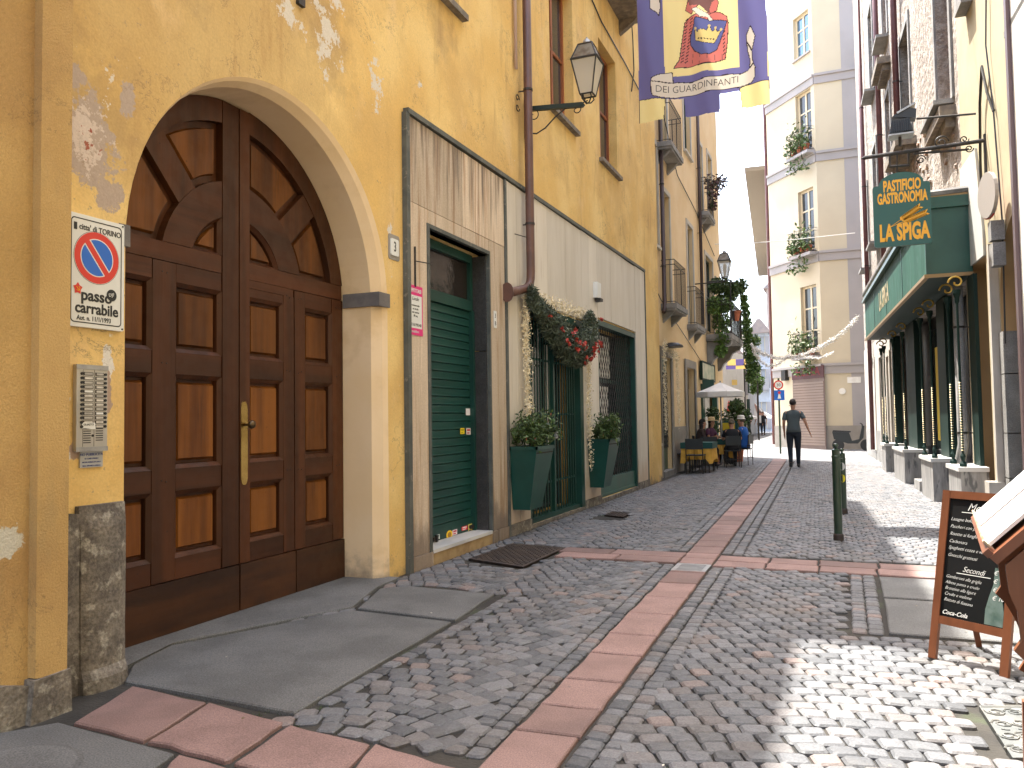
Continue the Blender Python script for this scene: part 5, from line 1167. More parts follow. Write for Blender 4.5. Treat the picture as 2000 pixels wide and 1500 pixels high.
# ================================================================ FAR HOUSES round the square
cols = [(.52, .50, .45), (.52, .47, .38), (.42, .45, .49), (.56, .54, .50), (.46, .38, .33), (.46, .48, .50), (.55, .49, .38), (.45, .44, .43)]  # plaster colours paled, with the distant haze painted into them
m_froof = MAT('weathered_roof', (.30, .24, .21), (.24, .2, .19), 2, rough=.9, bump=0)
def farhouse(px0, px1, pyt, Y, i, label, side=False):
    x0, _ = gy(px0, 700, Y); x1, zt = gy(px1, pyt, Y); t = thing('far_house', label, 'house', ((x0 + x1) / 2, Y, 0))
    fr = Frame((x0, Y, 0), (1, 0, 0), (0, -1, 0)); w_ = x1 - x0
    nx = max(1, round(w_ / 2.4)); nz = max(2, round(zt / 3.4)); hs = []
    for a in range(nx):
        for b in range(nz): sx_ = w_ * (a + .5) / nx; z = zt * b / nz + .9; hs.append((sx_ - .45, sx_ + .45, z + (0 if b else -.7), z + 1.7))
    m = MAT('far_plaster_%d' % i, cols[i % len(cols)], tuple(c * .85 for c in cols[i % len(cols)]), 1, rough=.9, bump=0)
    mb = holes_wall(fr, 0, w_, -.1, zt, hs, thick=.25); shell(mb, 0, w_, -.1, zt, 0, 9); mb.obj('wall', m, t)
    f0 = None
    for k, h in enumerate(hs):
        mb = MB(fr)
        for q in ((h[0], h[0] + .07), (h[1] - .07, h[1]), ((h[0] + h[1]) / 2 - .03, (h[0] + h[1]) / 2 + .03)): mb.box(q[0], q[1], -.2, -.15, h[2], h[3])
        wo = mb.obj('window', m_fr, t); mb = MB(fr); mb.box(h[0] - .35, h[0] - .01, .001, .05, h[2], h[3]); mb.box(h[1] + .01, h[1] + .35, .001, .05, h[2], h[3]); mb.obj('shutter', m_shut if i % 2 else m_lav, wo)
        if k % 3 == 1: mb = MB(fr); mb.box(h[0] - .3, h[1] + .3, .001, .7, h[2] - .15, h[2]); mb.box(h[0] - .3, h[1] + .3, .66, .7, h[2], h[2] + .9); mb.obj('balcony', m_lav, t)
    mb = MB(fr); mb.prism([(-.3, zt), (w_ + .3, zt), (w_ * .6, zt + w_ * .16 + 1), (w_ * .4, zt + w_ * .16 + 1)], -9, .5); mb.obj('roof', m_froof, t)
    return t
farhouse(1330, 1412, 640, 82, 0, 'cream house in the distant square behind the small banners')
farhouse(1413, 1446, 690, 96, 3, 'pale house in the distance above the dark parasol')
farhouse(1446, 1468, 672, 110, 1, 'narrow ochre house far down the lane')
farhouse(1468, 1500, 650, 74, 2, 'grey blue house at the far end of the lane beside the corner building')
farhouse(1500, 1560, 560, 86, 4, 'reddish house with deep eaves far behind the corner building')
farhouse(1425, 1456, 735, 60, 5, 'low grey house with a shop awning in the far square')
farhouse(1180, 1330, 640, 88, 6, 'long ochre house on the far left of the square')
# left side of the square beyond the peach building
sqb = thing('square_building', 'low pale building across the crossing street on the left', 'building', (-9, 44, 0))
fr = Frame((-16, 41, 0), (1, 0, 0), (0, -1, 0)); mb = holes_wall(fr, 0, 9.5, -.1, 5.6, [(k * 3 + 1, k * 3 + 2, z, z + 1.6) for k in range(3) for z in (.6, 3.4)], thick=.25); shell(mb, 0, 9.5, -.1, 5.6, 0, 20); mb.obj('wall', m_surr, sqb)  # pale wall colour has the haze of distance painted in
fr = Frame((9.2, 30, 0), (0, 1, 0), (-1, 0, 0)); sqc = thing('end_house', 'house closing the side street on the right', 'building', (14, 33, 0)); 
fr = Frame((14, 20, 0), (0, 1, 0), (-1, 0, 0)); mb = holes_wall(fr, 0, 30, -.1, 15, [(k * 3 + 1, k * 3 + 2, z, z + 2) for k in range(9) for z in (1, 5, 9)], thick=.25); mb.obj('wall', m_cc, sqc)
# ================================================================ THINGS ON THE WALLS
m_tin = MAT('enamel_white', (.74, .75, .72), (.68, .69, .66), 3, rough=.35, bump=.02)
m_nored = MAT('enamel_red', (.62, .035, .02), rough=.35, bump=0); m_noblue = MAT('enamel_blue', (.015, .13, .55), rough=.35, bump=0)
# no parking / passo carrabile
ns = thing('parking_sign', 'white passo carrabile sign with red and blue no parking disc beside the door', 'sign', (-3.79, 3.2, 1.9))
s0, z0 = LF.at(127, 637, .02); s1, z1 = LF.at(241, 425, .02); za = LF.at(128, 415, .02)[1]; zb = LF.at(240, 646, .02)[1]; z0 = (z0 + zb) / 2; z1 = (za + LF.at(241, 436, .02)[1]) / 2
s0 += .005; W_, H_ = s1 - s0, z1 - z0; cx = (s0 + s1) / 2
def rrect(a, b, c, e, r, n=4):
    P = []
    for (x, z, t0) in ((b - r, c + r, -90), (b - r, e - r, 0), (a + r, e - r, 90), (a + r, c + r, 180)): P += arc(x, z, r, t0, t0 + 90, n)
    return P
D0 = .028
mb = MB(LF); mb.prism(rrect(s0, s1, z0, z1, .012), .005, D0); mb.obj('plate', m_tin, ns)
mb = MB(LF); A = rrect(s0 + .018, s1 - .018, z0 + .022, z1 - .022, .022); B = rrect(s0 + .024, s1 - .024, z0 + .028, z1 - .028, .018); mb.strip([(p[0], D0 + .001, p[1]) for p in A + A[:1]], [(p[0], D0 + .001, p[1]) for p in B + B[:1]]); mb.obj('border', m_ink, ns)
cz = z0 + H_ * .635; r = W_ * .392
mb = MB(LF); mb.disc((cx, cz), r * 1.03, D0 + .0005, D0 + .001, 40); mb.obj('disc_outline', m_ink, ns)
mb = MB(LF); mb.disc((cx, cz), r * 1.015, D0 + .0008, D0 + .0014, 40); mb.obj('disc_rim', m_tin, ns)
mb = MB(LF); mb.disc((cx, cz), r, D0 + .001, D0 + .0018, 40); mb.obj('red_disc', m_nored, ns)
mb = MB(LF); mb.disc((cx, cz), r * .74, D0 + .001, D0 + .0022, 40); mb.obj('white_ring', m_tin, ns)
c45 = math.cos(R_(-52)); s45 = math.sin(R_(-52))
full = arc(cx, cz, r * .70, 0, 360, 40)[:-1]; nx, nz = -s45, c45
for sg in (1, -1):
    P = clip(full, sg * nx, sg * nz, sg * (nx * cx + nz * cz) + r * .165); mb = MB(LF); mb.prism(P, D0 + .002, D0 + .0026); mb.obj('blue_field', m_noblue, ns)
hb = r * .115; L_ = r * .80; mb = MB(LF); mb.prism([(cx + c45 * L_ * u + nx * hb * v, cz + s45 * L_ * u + nz * hb * v) for u, v in ((-1, -1), (1, -1), (1, 1), (-1, 1))], D0 + .002, D0 + .003); mb.obj('red_bar', m_nored, ns)
text("citta' di TORINO", LF, cx + .022, D0 + .001, z1 - .082, .044, m_ink, ns, bold=.0006, fit=W_ * .74)
text("passo", LF, cx, D0 + .001, z0 + .148, .088, m_ink, ns, bold=.0022, fit=W_ * .54); text("carrabile", LF, cx + .003, D0 + .001, z0 + .078, .084, m_ink, ns, bold=.002, fit=W_ * .76)
text("Aut. n. 11/1/1993", LF, cx - .015, D0 + .001, z0 + .038, .036, m_ink, ns, bold=.0004, fit=W_ * .60)
mb = MB(LF); mb.box(s0 + .035, s0 + .055, D0 + .001, D0 + .0016, z1 - .09, z1 - .05); mb.obj('city_crest', m_ink, ns)
t = thing('sticker', 'small red star sticker on the no parking sign', 'sticker', (-3.78, s0 + .06, z0 + .19))
mb = MB(LF); c = (s0 + .062, z0 + .205); mb.prism([(c[0] + (.03 if k % 2 == 0 else .019) * math.cos(6.283 * k / 10 + .3), c[1] + (.034 if k % 2 == 0 else .022) * math.sin(6.283 * k / 10 + .3)) for k in range(10)], D0 + .001, D0 + .002); mb.obj('star', m_nored, t)
mb = MB(LF); mb.tube([(c[0] + .012 * math.cos(a), D0 + .003, c[1] + .012 * math.sin(a)) for a in (-2.4, -1.4, -.6, .3, 1.2)], .002, 4); mb.tube([(c[0] - .01, D0 + .003, c[1] + .010), (c[0] + .008, D0 + .003, c[1] - .012)], .002, 4); mb.obj('emblem', m_sg, t)
t = thing('sticker', 'round black sticker over the last letter on the no parking sign', 'sticker', (-3.78, s1 - .08, z0 + .19))
c = (s1 - .085, z0 + .195); mb = MB(LF); mb.disc(c, .033, D0 + .002, D0 + .003, 18); mb.obj('disc', m_ink, t); text('DJF', LF, c[0], D0 + .0031, c[1] - .006, .026, m_tin, t, rot=.2)
mb = MB(LF)
for x in (s0 + .012, s1 - .012):
    for z in (z0 + .012, z1 - .012): mb.disc((x, z), .005, D0, D0 + .004, 8)
mb.obj('screws', m_iron, ns)
# intercom
ic = thing('intercom', 'steel intercom panel with two columns of name buttons left of the door', 'intercom', (-3.79, 3.2, 1.5))
s0, z1 = LF.at(150, 711, .03); s1, z0 = LF.at(209, 880, .03); W_, H_ = s1 - s0, z1 - z0
m_al = MAT('brushed_aluminium', (.50, .48, .43), (.42, .40, .36), 6, rough=.4, metal=.45, bump=.05)
mb = MB(LF); mb.box(s0, s1, .003, .03, z0, z1); mb.obj('housing', m_al, ic)
for z in (z0, z1 - .025): mb = MB(LF); mb.box(s0 - .003, s1 + .003, .028, .034, z, z + .025); mb.obj('end_cap', m_steel, ic)
mb = MB(LF); mb.box(s0 + W_ * .2, s0 + W_ * .205, .0301, .031, z0 + .026, z1 - .026); mb.box(s0 + W_ * .56, s0 + W_ * .568, .0301, .031, z0 + .026, z1 - .026); mb.obj('seam', m_iron, ic)
m_lbl = MAT('name_card', (.42, .40, .35), (.55, .53, .48), 30, rough=.6, bump=0, tone=.3)
for col in (0, 1):
    for k in range(13):
        zc = z1 - .045 - k * (H_ * .66) / 13 - .004; a = s0 + W_ * (.22 if col == 0 else .60); b = s0 + W_ * (.52 if col == 0 else .87)
        mb = MB(LF); mb.box(a, b, .03, .033, zc - .0085, zc + .0085); fb = mb.obj('button_frame', m_iron, ic)
        mb = MB(LF); mb.box(a + .004, b - .004, .0331, .034, zc - .006, zc + .006, rng.random() if (col, k) not in ((0, 4), (1, 9)) else 1); mb.obj('name_card', m_lbl if (col, k) not in ((0, 4), (1, 9)) else m_tin, fb)
        mb = MB(LF); mb.disc((a - .012 if col == 0 else b + .010, zc), .008, .0301, .036, 10); mb.obj('button', m_black, ic)
for x0, dz in ((.22, 0), (.62, .012)):
    for k in range(7): mb = MB(LF); z = z0 + .045 + k * .0125 + dz; mb.box(s0 + W_ * x0, s0 + W_ * (x0 + .24), .0301, .0308, z, z + .005); mb.obj('speaker_slot', m_ink, ic)
mb = MB(LF); mb.disc((s0 + W_ * .52, z0 + .085), .007, .0301, .033, 10); mb.obj('camera_eye', m_black, ic)
t = thing('paper_note', 'torn white paper note stuck on the lower part of the intercom', 'note', (-3.77, s0 + .06, z0 + .13)); mb = MB(LF); mb.prism(rough_poly([(s0 + .03, z0 + .125), (s0 + .115, z0 + .12), (s0 + .113, z0 + .155), (s0 + .032, z0 + .158)], 4, .002), .0345, .0352); mb.obj('paper', m_tin, t); text('GUASTO', LF, s0 + .072, .0355, z0 + .14, .016, m_ink, t)
pl = thing('notice_plate', 'small grey no publicity plate under the intercom', 'sign', (-3.79, 3.25, 1.3))
a, z1_ = LF.at(156, 883, .01); b, z0_ = LF.at(200, 911, .01); mb = MB(LF); mb.box(a, b, .002, .012, z0_, z1_); mb.obj('plate', MAT('grey_blue_plastic', (.38, .39, .40), rough=.4, bump=0), pl)
m_bink = MAT('blue_ink', (.02, .05, .25), rough=.6, bump=0)
for k, (tx, sz_) in enumerate((('NO PUBBLICITA', .020), ('IL CONDOMINIO', .011), ('RICEVE PUBBLICITA SOLO', .010), ('NELL APPOSITA CASELLA', .010))): text(tx, LF, (a + b) / 2, .0125, z1_ - .022 - k * .019, sz_, m_bink, pl)
# house number, poster
t = thing('house_number', 'white enamel house number 3 on the yellow wall beside the black trim', 'house number', (-3.8, 6.4, 3.1))
a, z0 = LF.at(763, 497, .01); b, z1 = LF.at(778, 470, .01); mb = MB(LF); mb.prism(rrect(a - .03, b + .03, z0 - .04, z1 + .04, .03), .001, .006); mb.obj('mortar_patch', m_plin, t); mb = MB(LF); mb.prism(rrect(a, b, z0, z1, .02), .006, .016); mb.obj('plate', m_tin, t); text('3', LF, (a + b) / 2, .0165, z0 + .04, .13, m_ink, t, sx=.7, bold=.002)
t = thing('poster', 'pink and white to let poster on the narrow marble panel by the shutter', 'poster', (-3.77, 6.8, 2.2))
a, z0 = LF.at(797, 652, .04); b, z1 = LF.at(825, 562, .04); dd = .039
m_pk = MAT('magenta_print', (.70, .03, .20), rough=.5, bump=0); mb = MB(LF); mb.box(a, b, dd, dd + .002, z0, z1); mb.obj('sheet', m_pk, t)
h_ = z1 - z0; mb = MB(LF); mb.box(a + .02, b - .02, dd + .0021, dd + .003, z0 + h_ * .14, z1 - h_ * .2); mb.obj('white_field', m_tin, t)
text('AFFITTASI', LF, (a + b) / 2, dd + .003, z1 - h_ * .14, .052, m_tin, t, bold=.001, sx=1.0); text('Locale', LF, (a + b) / 2, dd + .0035, z1 - h_ * .30, .05, m_ink, t, shear=.3)
for k, tx in enumerate(('commerciale', 'su strada', 'con vetrina', '80 mq')): text(tx, LF, (a + b) / 2, dd + .0035, z1 - h_ * (.42 + .07 * k), .03, m_ink, t)
text('011/6190340', LF, (a + b) / 2, dd + .0035, z0 + h_ * .18, .042, m_ink, t); text('immobiliare', LF, (a + b) / 2 - .02, dd + .003, z0 + h_ * .05, .035, m_tin, t)
for px, py, lab in ((967, 624, 'small white number plate on the marble right of the tall shutter'),):
    a, z = LF.at(px, py, .04); t = thing('door_plate', lab, 'plate', LF.w(a, .04, z)); mb = MB(LF); mb.box(a - .04, a + .04, .038, .044, z - .1, z + .1); mb.obj('plate', m_tin, t); text('3', LF, a, .045, z + .02, .07, m_ink, t); text('B', LF, a, .045, z - .07, .07, m_ink, t)
t = thing('alarm_box', 'small white alarm box high on the pale marble above the grille', 'alarm box', (-3.7, 12.7, 3.3)); a, z = LF.at(1160, 567, .05); mb = MB(LF); mb.prism([(a, z - .12), (a + .22, z - .12), (a + .22, z + .14), (a, z + .14)], .036, .11); mb.obj('box', m_tin, t); mb = MB(LF); mb.box(a + .06, a + .22, .04, .14, z - .17, z - .121); mb.obj('siren', m_iron, t)
t = thing('wall_hook', 'thin iron bracket fixed on the marble above the pink poster', 'hook', (-3.77, 6.8, 3)); a, z = LF.at(810, 510, .04); mb = MB(LF); mb.tube([(a, .045, z - .25), (a, .045, z + .14)], .009, 6); mb.obj('bar', m_iron, t); mb = MB(LF); mb.tube([(a, .05, z), (a + .2, .12, z)], .006, 6); mb.obj('rod', m_iron, t)
# ---- street lantern on its arm
def lantern(t, fr, a, d, z, s, m=m_iron, glass=None):
    """four sided lantern, z is its foot"""
    q = lambda r, zz: [(a - r, d - r, z + zz * s), (a + r, d - r, z + zz * s), (a + r, d + r, z + zz * s), (a - r, d + r, z + zz * s)]
    b0, b1, tp = q(.085 * s, .0), q(.175 * s, .46), q(.095 * s, .68)
    mb = MB(fr)
    for k in range(4):
        mb.tube([b0[k], b1[k]], .011 * s, 5); mb.tube([b0[k], b0[(k + 1) % 4]], .011 * s, 5); mb.tube([b1[k], b1[(k + 1) % 4]], .018 * s, 5); mb.tube([b1[k], tp[k]], .011 * s, 5); mb.tube([tp[k], tp[(k + 1) % 4]], .013 * s, 5)
    mb.obj('frame', m, t)
    mb = MB(fr)
    for k in range(4): mb.quad([b1[k], b1[(k + 1) % 4], tp[(k + 1) % 4], tp[k]])
    mb.quad(tp); mb.obj('roof', m_roofm, t)
    for k in range(4): mb = MB(fr); mb.quad([b0[k], b0[(k + 1) % 4], b1[(k + 1) % 4], b1[k]]); mb.obj('pane', glass or m_lglass, t)
    mb = MB(fr); mb.lathe([(.05 * s, z + .68 * s), (.06 * s, z + .72 * s), (.045 * s, z + .76 * s), (.012 * s, z + .78 * s), (.012 * s, z + .8 * s)], (a, d), 12); mb.obj('finial', m_steel, t)
    mb = MB(fr); mb.lathe([(.02 * s, z + .02 * s), (.045 * s, z + .2 * s), (.05 * s, z + .34 * s), (.02 * s, z + .4 * s)], (a, d), 10); mb.obj('bulb', m_white, t)
    mb = MB(fr)
    for k in range(4):
        x, y = (.075 * s * math.cos(k * 1.571 + .78), .075 * s * math.sin(k * 1.571 + .78)); mb.tube([(a + x, d + y, z), (a + x * 1.25, d + y * 1.25, z - .05 * s), (a + x * .6, d + y * .6, z - .10 * s), (a, d, z - .11 * s)], .010 * s, 5)
    mb.obj('cradle', m, t)
m_lglass = MAT('frosted_lantern_glass', (.60, .56, .47), rough=.25, bump=0); m_lglass.node_tree.nodes['Principled BSDF'].inputs['Alpha'].default_value = .72
m_roofm = MAT('weathered_copper', (.12, .09, .06), (.2, .18, .14), 9, rough=.35, metal=.4, bump=.1)
LY = 9.8; lx, lz = gy(1148, 180, LY); d_ = lx + 3.81
t = thing('street_lantern', 'old four sided street lantern on a scrolled iron arm above the shops', 'street lamp', (-3.81, LY, 5.5))
lantern(t, LF, LY, d_, lz - .04, .95)
mb = MB(LF); z_ = 5.50; mb.prism(R4(LY - .02, LY + .02, 0, 1), 0, .0001) if False else None
armF = Frame(LF.w(LY, 0, 0), (1, 0, 0), (0, 1, 0))
e_ = gy(1148, 203, LY); s_ = gy(1035, 213, LY)
mb = MB(armF); mb.prism([(s_[0] + 3.81, s_[1] - .03), (e_[0] + 3.81 - .07, e_[1] - .03), (e_[0] + 3.81 - .04, e_[1]), (e_[0] + 3.81 - .07, e_[1] + .03), (s_[0] + 3.81, s_[1] + .03)], -.025, .025); mb.obj('arm', MAT('green_black_iron', (.02, .035, .03), rough=.5, metal=.3), t)
c_ = [gy(*p, LY) for p in ((1030, 260), (1048, 261), (1065, 250), (1085, 228), (1112, 205))]; mb = MB(armF); mb.tube([(x + 3.81, 0, z) for x, z in c_], .010, 6); mb.obj('stay', m_iron, t)
c_ = [gy(*p, LY) for p in ((1090, 205), (1110, 210), (1125, 207), (1148, 196))]; mb = MB(armF); mb.tube([(x + 3.81, 0, z) for x, z in c_], .008, 6); mb.obj('stay', m_iron, t)
for px, py, rr, sg, t0 in ((1042, 226, .085, -1, 1.5), (1126, 214, .07, -1, 1.2)):
    x, z = gy(px, py, LY); mb = MB(armF); mb.tube([(p[0], 0, p[2]) for p in spiral(x + 3.81, z, rr, t0, .95, sg)], .007, 5); mb.obj('scroll', m_iron, t)
mb = MB(LF); mb.box(LY - .03, LY + .03, .01, .04, 5.08, 5.62); mb.obj('wall_bar', m_iron, t)
for z in (5.12, 5.55): mb = MB(LF); mb.disc((LY, z), .05, .04, .07, 10); mb.obj('boss', m_iron, t)
mb = MB(LF)
for k in (-1, 1):
    for j in (0, 1): cxx = LY - .32 + .0 * k; mb.tube([(cxx + .07 * (1 - kk / 14) * math.cos(kk * .6), .03, 5.48 + k * .06 + .055 * (1 - kk / 14) * math.sin(kk * .6) * k) for kk in range(12)], .007, 4)
mb.obj('wall_scroll', m_iron, t)
# the second lantern further on
LY2 = 24.0; lx, lz = gy(1416, 545, LY2)
t = thing('street_lantern', 'second street lantern against the white sky beside the ivy balcony', 'street lamp', (-4, LY2, 5.5)); lantern(t, LF2, LY2, lx + 4, lz + .05, 1.02)
mb = MB(LF2); mb.tube([(LY2, 0, lz - .08), (LY2, lx + 4, lz - .08), (LY2, lx + 4, lz)], .018, 6); mb.obj('arm', m_iron, t)
# ---- wreath, swag and fairy light garlands
t = thing('fir_wreath', 'big green fir swag with red baubles hung over the gate', 'wreath', LF.w(10.7, .2, 2.6))
GF = LF; hub = []
path = [(9.42, 3.02), (9.5, 2.9), (9.7, 2.82), (10.0, 2.72), (10.3, 2.60), (10.6, 2.50), (10.9, 2.42), (11.2, 2.40), (11.5, 2.46), (11.75, 2.60), (11.9, 2.78), (11.95, 2.94)]
rad = [.09, .11, .14, .18, .24, .28, .29, .28, .26, .22, .18, .13]
mb = MB(LF)
for k in range(9000):
    u = rng.random() ** .8 * (len(path) - 1); i = min(int(u), len(path) - 2); f_ = u - i; r_ = rad[i] * (1 - f_) + rad[i + 1] * f_
    ph = rng.uniform(0, 6.283); q = r_ * math.sqrt(rng.random()); a = path[i][0] * (1 - f_) + path[i + 1][0] * f_ + q * math.cos(ph); z = path[i][1] * (1 - f_) + path[i + 1][1] * f_ + q * math.sin(ph); d = .20 + rng.uniform(-.9, 1) * math.sqrt(max(0, r_ * r_ - q * q)) * .8
    mb.leaf(LF.w(a, d, z), rng.uniform(.06, .12), rng.random(), asp=.2)
mb.obj('fir_needles', m_needle, t, kind='stuff', fixn=False)
m_bau = MAT('red_ribbon', (.50, .06, .035), (.36, .035, .02), 20, rough=.4, bump=.05)
for k in range(34):
    if k < 24: u = rng.uniform(3.3, 9.6)
    else: u = rng.uniform(2, 11)
    i = min(int(u), len(path) - 2); f_ = u - i; r_ = rad[i]; ph = rng.uniform(-2.6, 1.0); q = r_ * rng.uniform(.1, .85)
    a = path[i][0] * (1 - f_) + path[i + 1][0] * f_ + q * math.cos(ph); z = path[i][1] * (1 - f_) + path[i + 1][1] * f_ + q * math.sin(ph); c = LF.w(a, .25 + math.sqrt(max(.0, r_ * r_ - q * q)) * .75, z)
    mb = MB(); s_ = rng.uniform(.03, .042)
    for j in range(7): mb.leaf((c[0] + rng.gauss(0, .010), c[1] + rng.gauss(0, .014), c[2] + rng.gauss(0, .014)), s_ * 1.5, .5, asp=.7)
    mb.obj('red_bow', m_bau, t)
m_fairy = MAT('pale_gold_fairy_light', (.78, .66, .42), (.85, .78, .6), 20, rough=.4, bump=0, tone=.25)
def garland(label, fr, pts, w_, n, d=.07, loc=None):
    mb = MB(fr)
    L = [math.hypot(pts[i + 1][0] - pts[i][0], pts[i + 1][1] - pts[i][1]) for i in range(len(pts) - 1)]; tot = sum(L)
    for k in range(n):
        u = rng.random() * tot; i = 0
        while u > L[i]: u -= L[i]; i += 1
        f_ = u / L[i]; a = pts[i][0] * (1 - f_) + pts[i + 1][0] * f_ + rng.gauss(0, w_); z = pts[i][1] * (1 - f_) + pts[i + 1][1] * f_ + rng.gauss(0, w_)
        mb.leaf(fr.w(a, d + abs(rng.gauss(0, .03)), z), rng.uniform(.025, .045), rng.random(), asp=.5)
    return mb.obj('fairy_light_garland', m_fairy, None, label, 'garland', fixn=False)
garland('thick fairy light garland down the left side of the green gate', LF, [(9.52, 3.02), (9.5, 2.2), (9.55, 1.45)], .05, 1500)
garland('fairy light garland along the top of the green gate behind the wreath', LF, [(9.5, 3.02), (10.2, 2.98), (10.9, 2.99), (11.7, 3.0), (12.1, 3.02)], .05, 1300)
garland('fairy light garland down the right side of the gate to the second planter', LF, [(12.12, 3.0), (12.2, 2.2), (12.15, 1.4), (12.28, .62)], .045, 1300)
garland('fairy lights framing the narrow lattice door on the peach building', LF2, [(18.8, 1.1), (18.75, 2.4), (18.8, 3.1), (19.4, 3.0), (20.3, 2.95), (20.35, 2.2), (20.45, 1.2)], .07, 2600, d=.1)
# ---- planters with shrubs
def planter(s0, label, shrub_label):
    t = thing('planter', label, 'planter', LF.w(s0 + .3, .25, .3), 'tall green wall planters by the gate')
    P0 = [(s0 + .10, .04), (s0 + .52, .04), (s0 + .52, .26), (s0 + .10, .26)]; P1 = [(s0, .04), (s0 + .62, .04), (s0 + .62, .40), (s0, .40)]
    mb = MB(LF); a = [mb.pt(*p, .30) for p in P0]; b = [mb.pt(*p, 1.05) for p in P1]; mb.face(a); 
    for i in range(4): mb.face([a[i], a[(i + 1) % 4], b[(i + 1) % 4], b[i]])
    mb.obj('body', MAT('planter_green', (.006, .052, .04), (.009, .065, .05), 3, rough=.4, bump=.03) if 'planter_green' not in bpy.data.materials else bpy.data.materials['planter_green'], t)
    mb = MB(LF)
    for q in ((P1[0], P1[1], 0, .02), (P1[3], P1[2], -.02, 0)): mb.box(q[0][0] - .01, q[1][0] + .01, q[0][1] + q[2] - .0, q[0][1] + q[3] + .01, 1.03, 1.07)
    mb.box(s0 - .01, s0 + .02, .04, .41, 1.031, 1.069); mb.box(s0 + .60, s0 + .63, .04, .41, 1.031, 1.069); mb.obj('rim', bpy.data.materials['planter_green'], t)
    mb = MB(LF); mb.box(s0 + .02, s0 + .6, .05, .39, .98, 1.01); mb.obj('soil', m_bed, t)
    sh = thing('shrub', shrub_label, 'shrub', LF.w(s0 + .31, .22, 1.0), 'shrubs in the green wall planters')
    mb = MB(LF); tips = []
    for k in range(26):
        a = rng.uniform(0, 6.283); l = rng.uniform(.22, .48); e = (s0 + .31 + math.cos(a) * l * .85, .24 + math.sin(a) * l * .6, 1.0 + rng.uniform(.02, .42) * (1 if l < .4 else .7) + .05)
        m_ = (s0 + .31 + math.cos(a) * l * .3, .24 + math.sin(a) * l * .25, 1.0 + rng.uniform(.15, .3)); mb.tube([(s0 + .31, .22, 1.0), m_, e], [.008, .006, .003], 4); tips.append((m_, e))
    mb.obj('twigs', MAT('twig_brown', (.08, .055, .03), rough=.9) if 'twig_brown' not in bpy.data.materials else bpy.data.materials['twig_brown'], sh, kind='stuff')
    mb = MB(LF)
    for m_, e in tips:
        for k in range(75):
            f_ = rng.uniform(.1, 1.05); p = [m_[i] * (1 - f_) + e[i] * f_ + rng.gauss(0, .045) for i in range(3)]; p[1] = max(p[1], .05); mb.leaf(LF.w(*p), rng.uniform(.04, .085), rng.random(), asp=.42)
    mb.obj('foliage', m_leaf, sh, kind='stuff', fixn=False)
    mb = MB(LF)
    for k in range(14): m_, e = rng.choice(tips); c = LF.w(e[0], e[1], e[2]); [mb.leaf((c[0], c[1], c[2] + .01 * j), .022, .5, asp=.9) for j in range(3)]
    mb.obj('berries', m_terra, sh, kind='stuff')
s0a = LF.at(991, 1000, .33)[0]; s0b = LF.at(1150, 958, .33)[0]
planter(8.98 + .02, 'tall tapered green planter left of the green gate', 'leafy shrub in the planter left of the green gate')
planter(12.22, 'tall tapered green planter between the gate and the lattice grille', 'leafy shrub in the planter beside the lattice grille')
# ---- banner across the street
BY = 13.0
def wave(x, z): return BY + .035 * math.sin((x + 3) * 7.5 + .35 * z) * (.5 + .5 * math.sin(z * 1.2)) + .02 * math.sin(x * 15 + z * 2.1)
def C6(x, y, z): px, py = proj(x, y, z); return ((px - 1240) * 6, py * 6)
PURP, YEL, CRE, RED, BLU, INK, GLD, BRN = [lin(c) for c in ((.14, .13, .30), (.82, .68, .30), (.68, .61, .50), (.56, .16, .13), (.10, .11, .27), (.03, .02, .02), (.62, .48, .18), (.17, .08, .07))]
def poly_h(P, X, Y):
    c = np.zeros(X.shape, bool); j = len(P) - 1
    for i in range(len(P)):
        (xi, yi), (xj, yj) = P[i], P[j]
        if yi != yj: c ^= ((yi > Y) != (yj > Y)) & (X < (xj - xi) * (Y - yi) / (yj - yi) + xi)
        j = i
    return c
nx_, nz_ = 190, 270; xs_ = np.linspace(-3.06, -.86, nx_ + 1); zs_ = np.linspace(6.22, 9.3, nz_ + 1)
xc = (xs_[1:] + xs_[:-1]) / 2; zc = (zs_[1:] + zs_[:-1]) / 2; XX, ZZ = np.meshgrid(xc, zc, indexing='ij')
V = np.stack([XX, np.full_like(XX, BY), ZZ - H_CAM], -1) @ RM
CX = (1570 * V[..., 0] / -V[..., 2] + 1000 - 1240) * 6; CY = (750 - 1570 * V[..., 1] / -V[..., 2]) * 6
OUT = [(10, -900), (25, 0), (50, 1440), (345, 1405), (360, 1160), (580, 1155), (590, 1370), (995, 1320), (1000, 1095), (1225, 1060), (1250, 1265), (1590, 1230), (1535, 0), (1500, -900)]
inside = poly_h(OUT, CX, CY); colr = np.zeros(CX.shape + (4,)); colr[:] = PURP
def edge(P, wd=5):
    """ink outline of a polygon"""
    m = np.zeros(CX.shape, bool)
    for i in range(len(P)):
        (x0, y0), (x1, y1) = P[i], P[(i + 1) % len(P)]; dx, dy = x1 - x0, y1 - y0; L2 = dx * dx + dy * dy or 1; t_ = np.clip(((CX - x0) * dx + (CY - y0) * dy) / L2, 0, 1)
        m |= np.hypot(CX - x0 - t_ * dx, CY - y0 - t_ * dy) < wd
    return m
def lay(P, c, ink=0):
    colr[poly_h(P, CX, CY)] = c
    if ink: colr[edge(P, ink)] = INK
lay([(300, -900), (325, 0), (350, 860), (450, 900), (1225, 780), (1205, 0), (1180, -900)], YEL)
lay([(50, 1165), (360, 1160), (345, 1420), (50, 1460)], YEL, 4); lay([(1225, 1030), (1300, 990), (1400, 975), (1570, 945), (1600, 1240), (1250, 1270)], YEL, 4)
lay([(1528, -900), (1545, -900), (1580, 900), (1560, 900)], YEL)
lay([(165, -100), (180, 100), (250, 140), (280, 180), (298, 90), (285, -100)], CRE, 5)
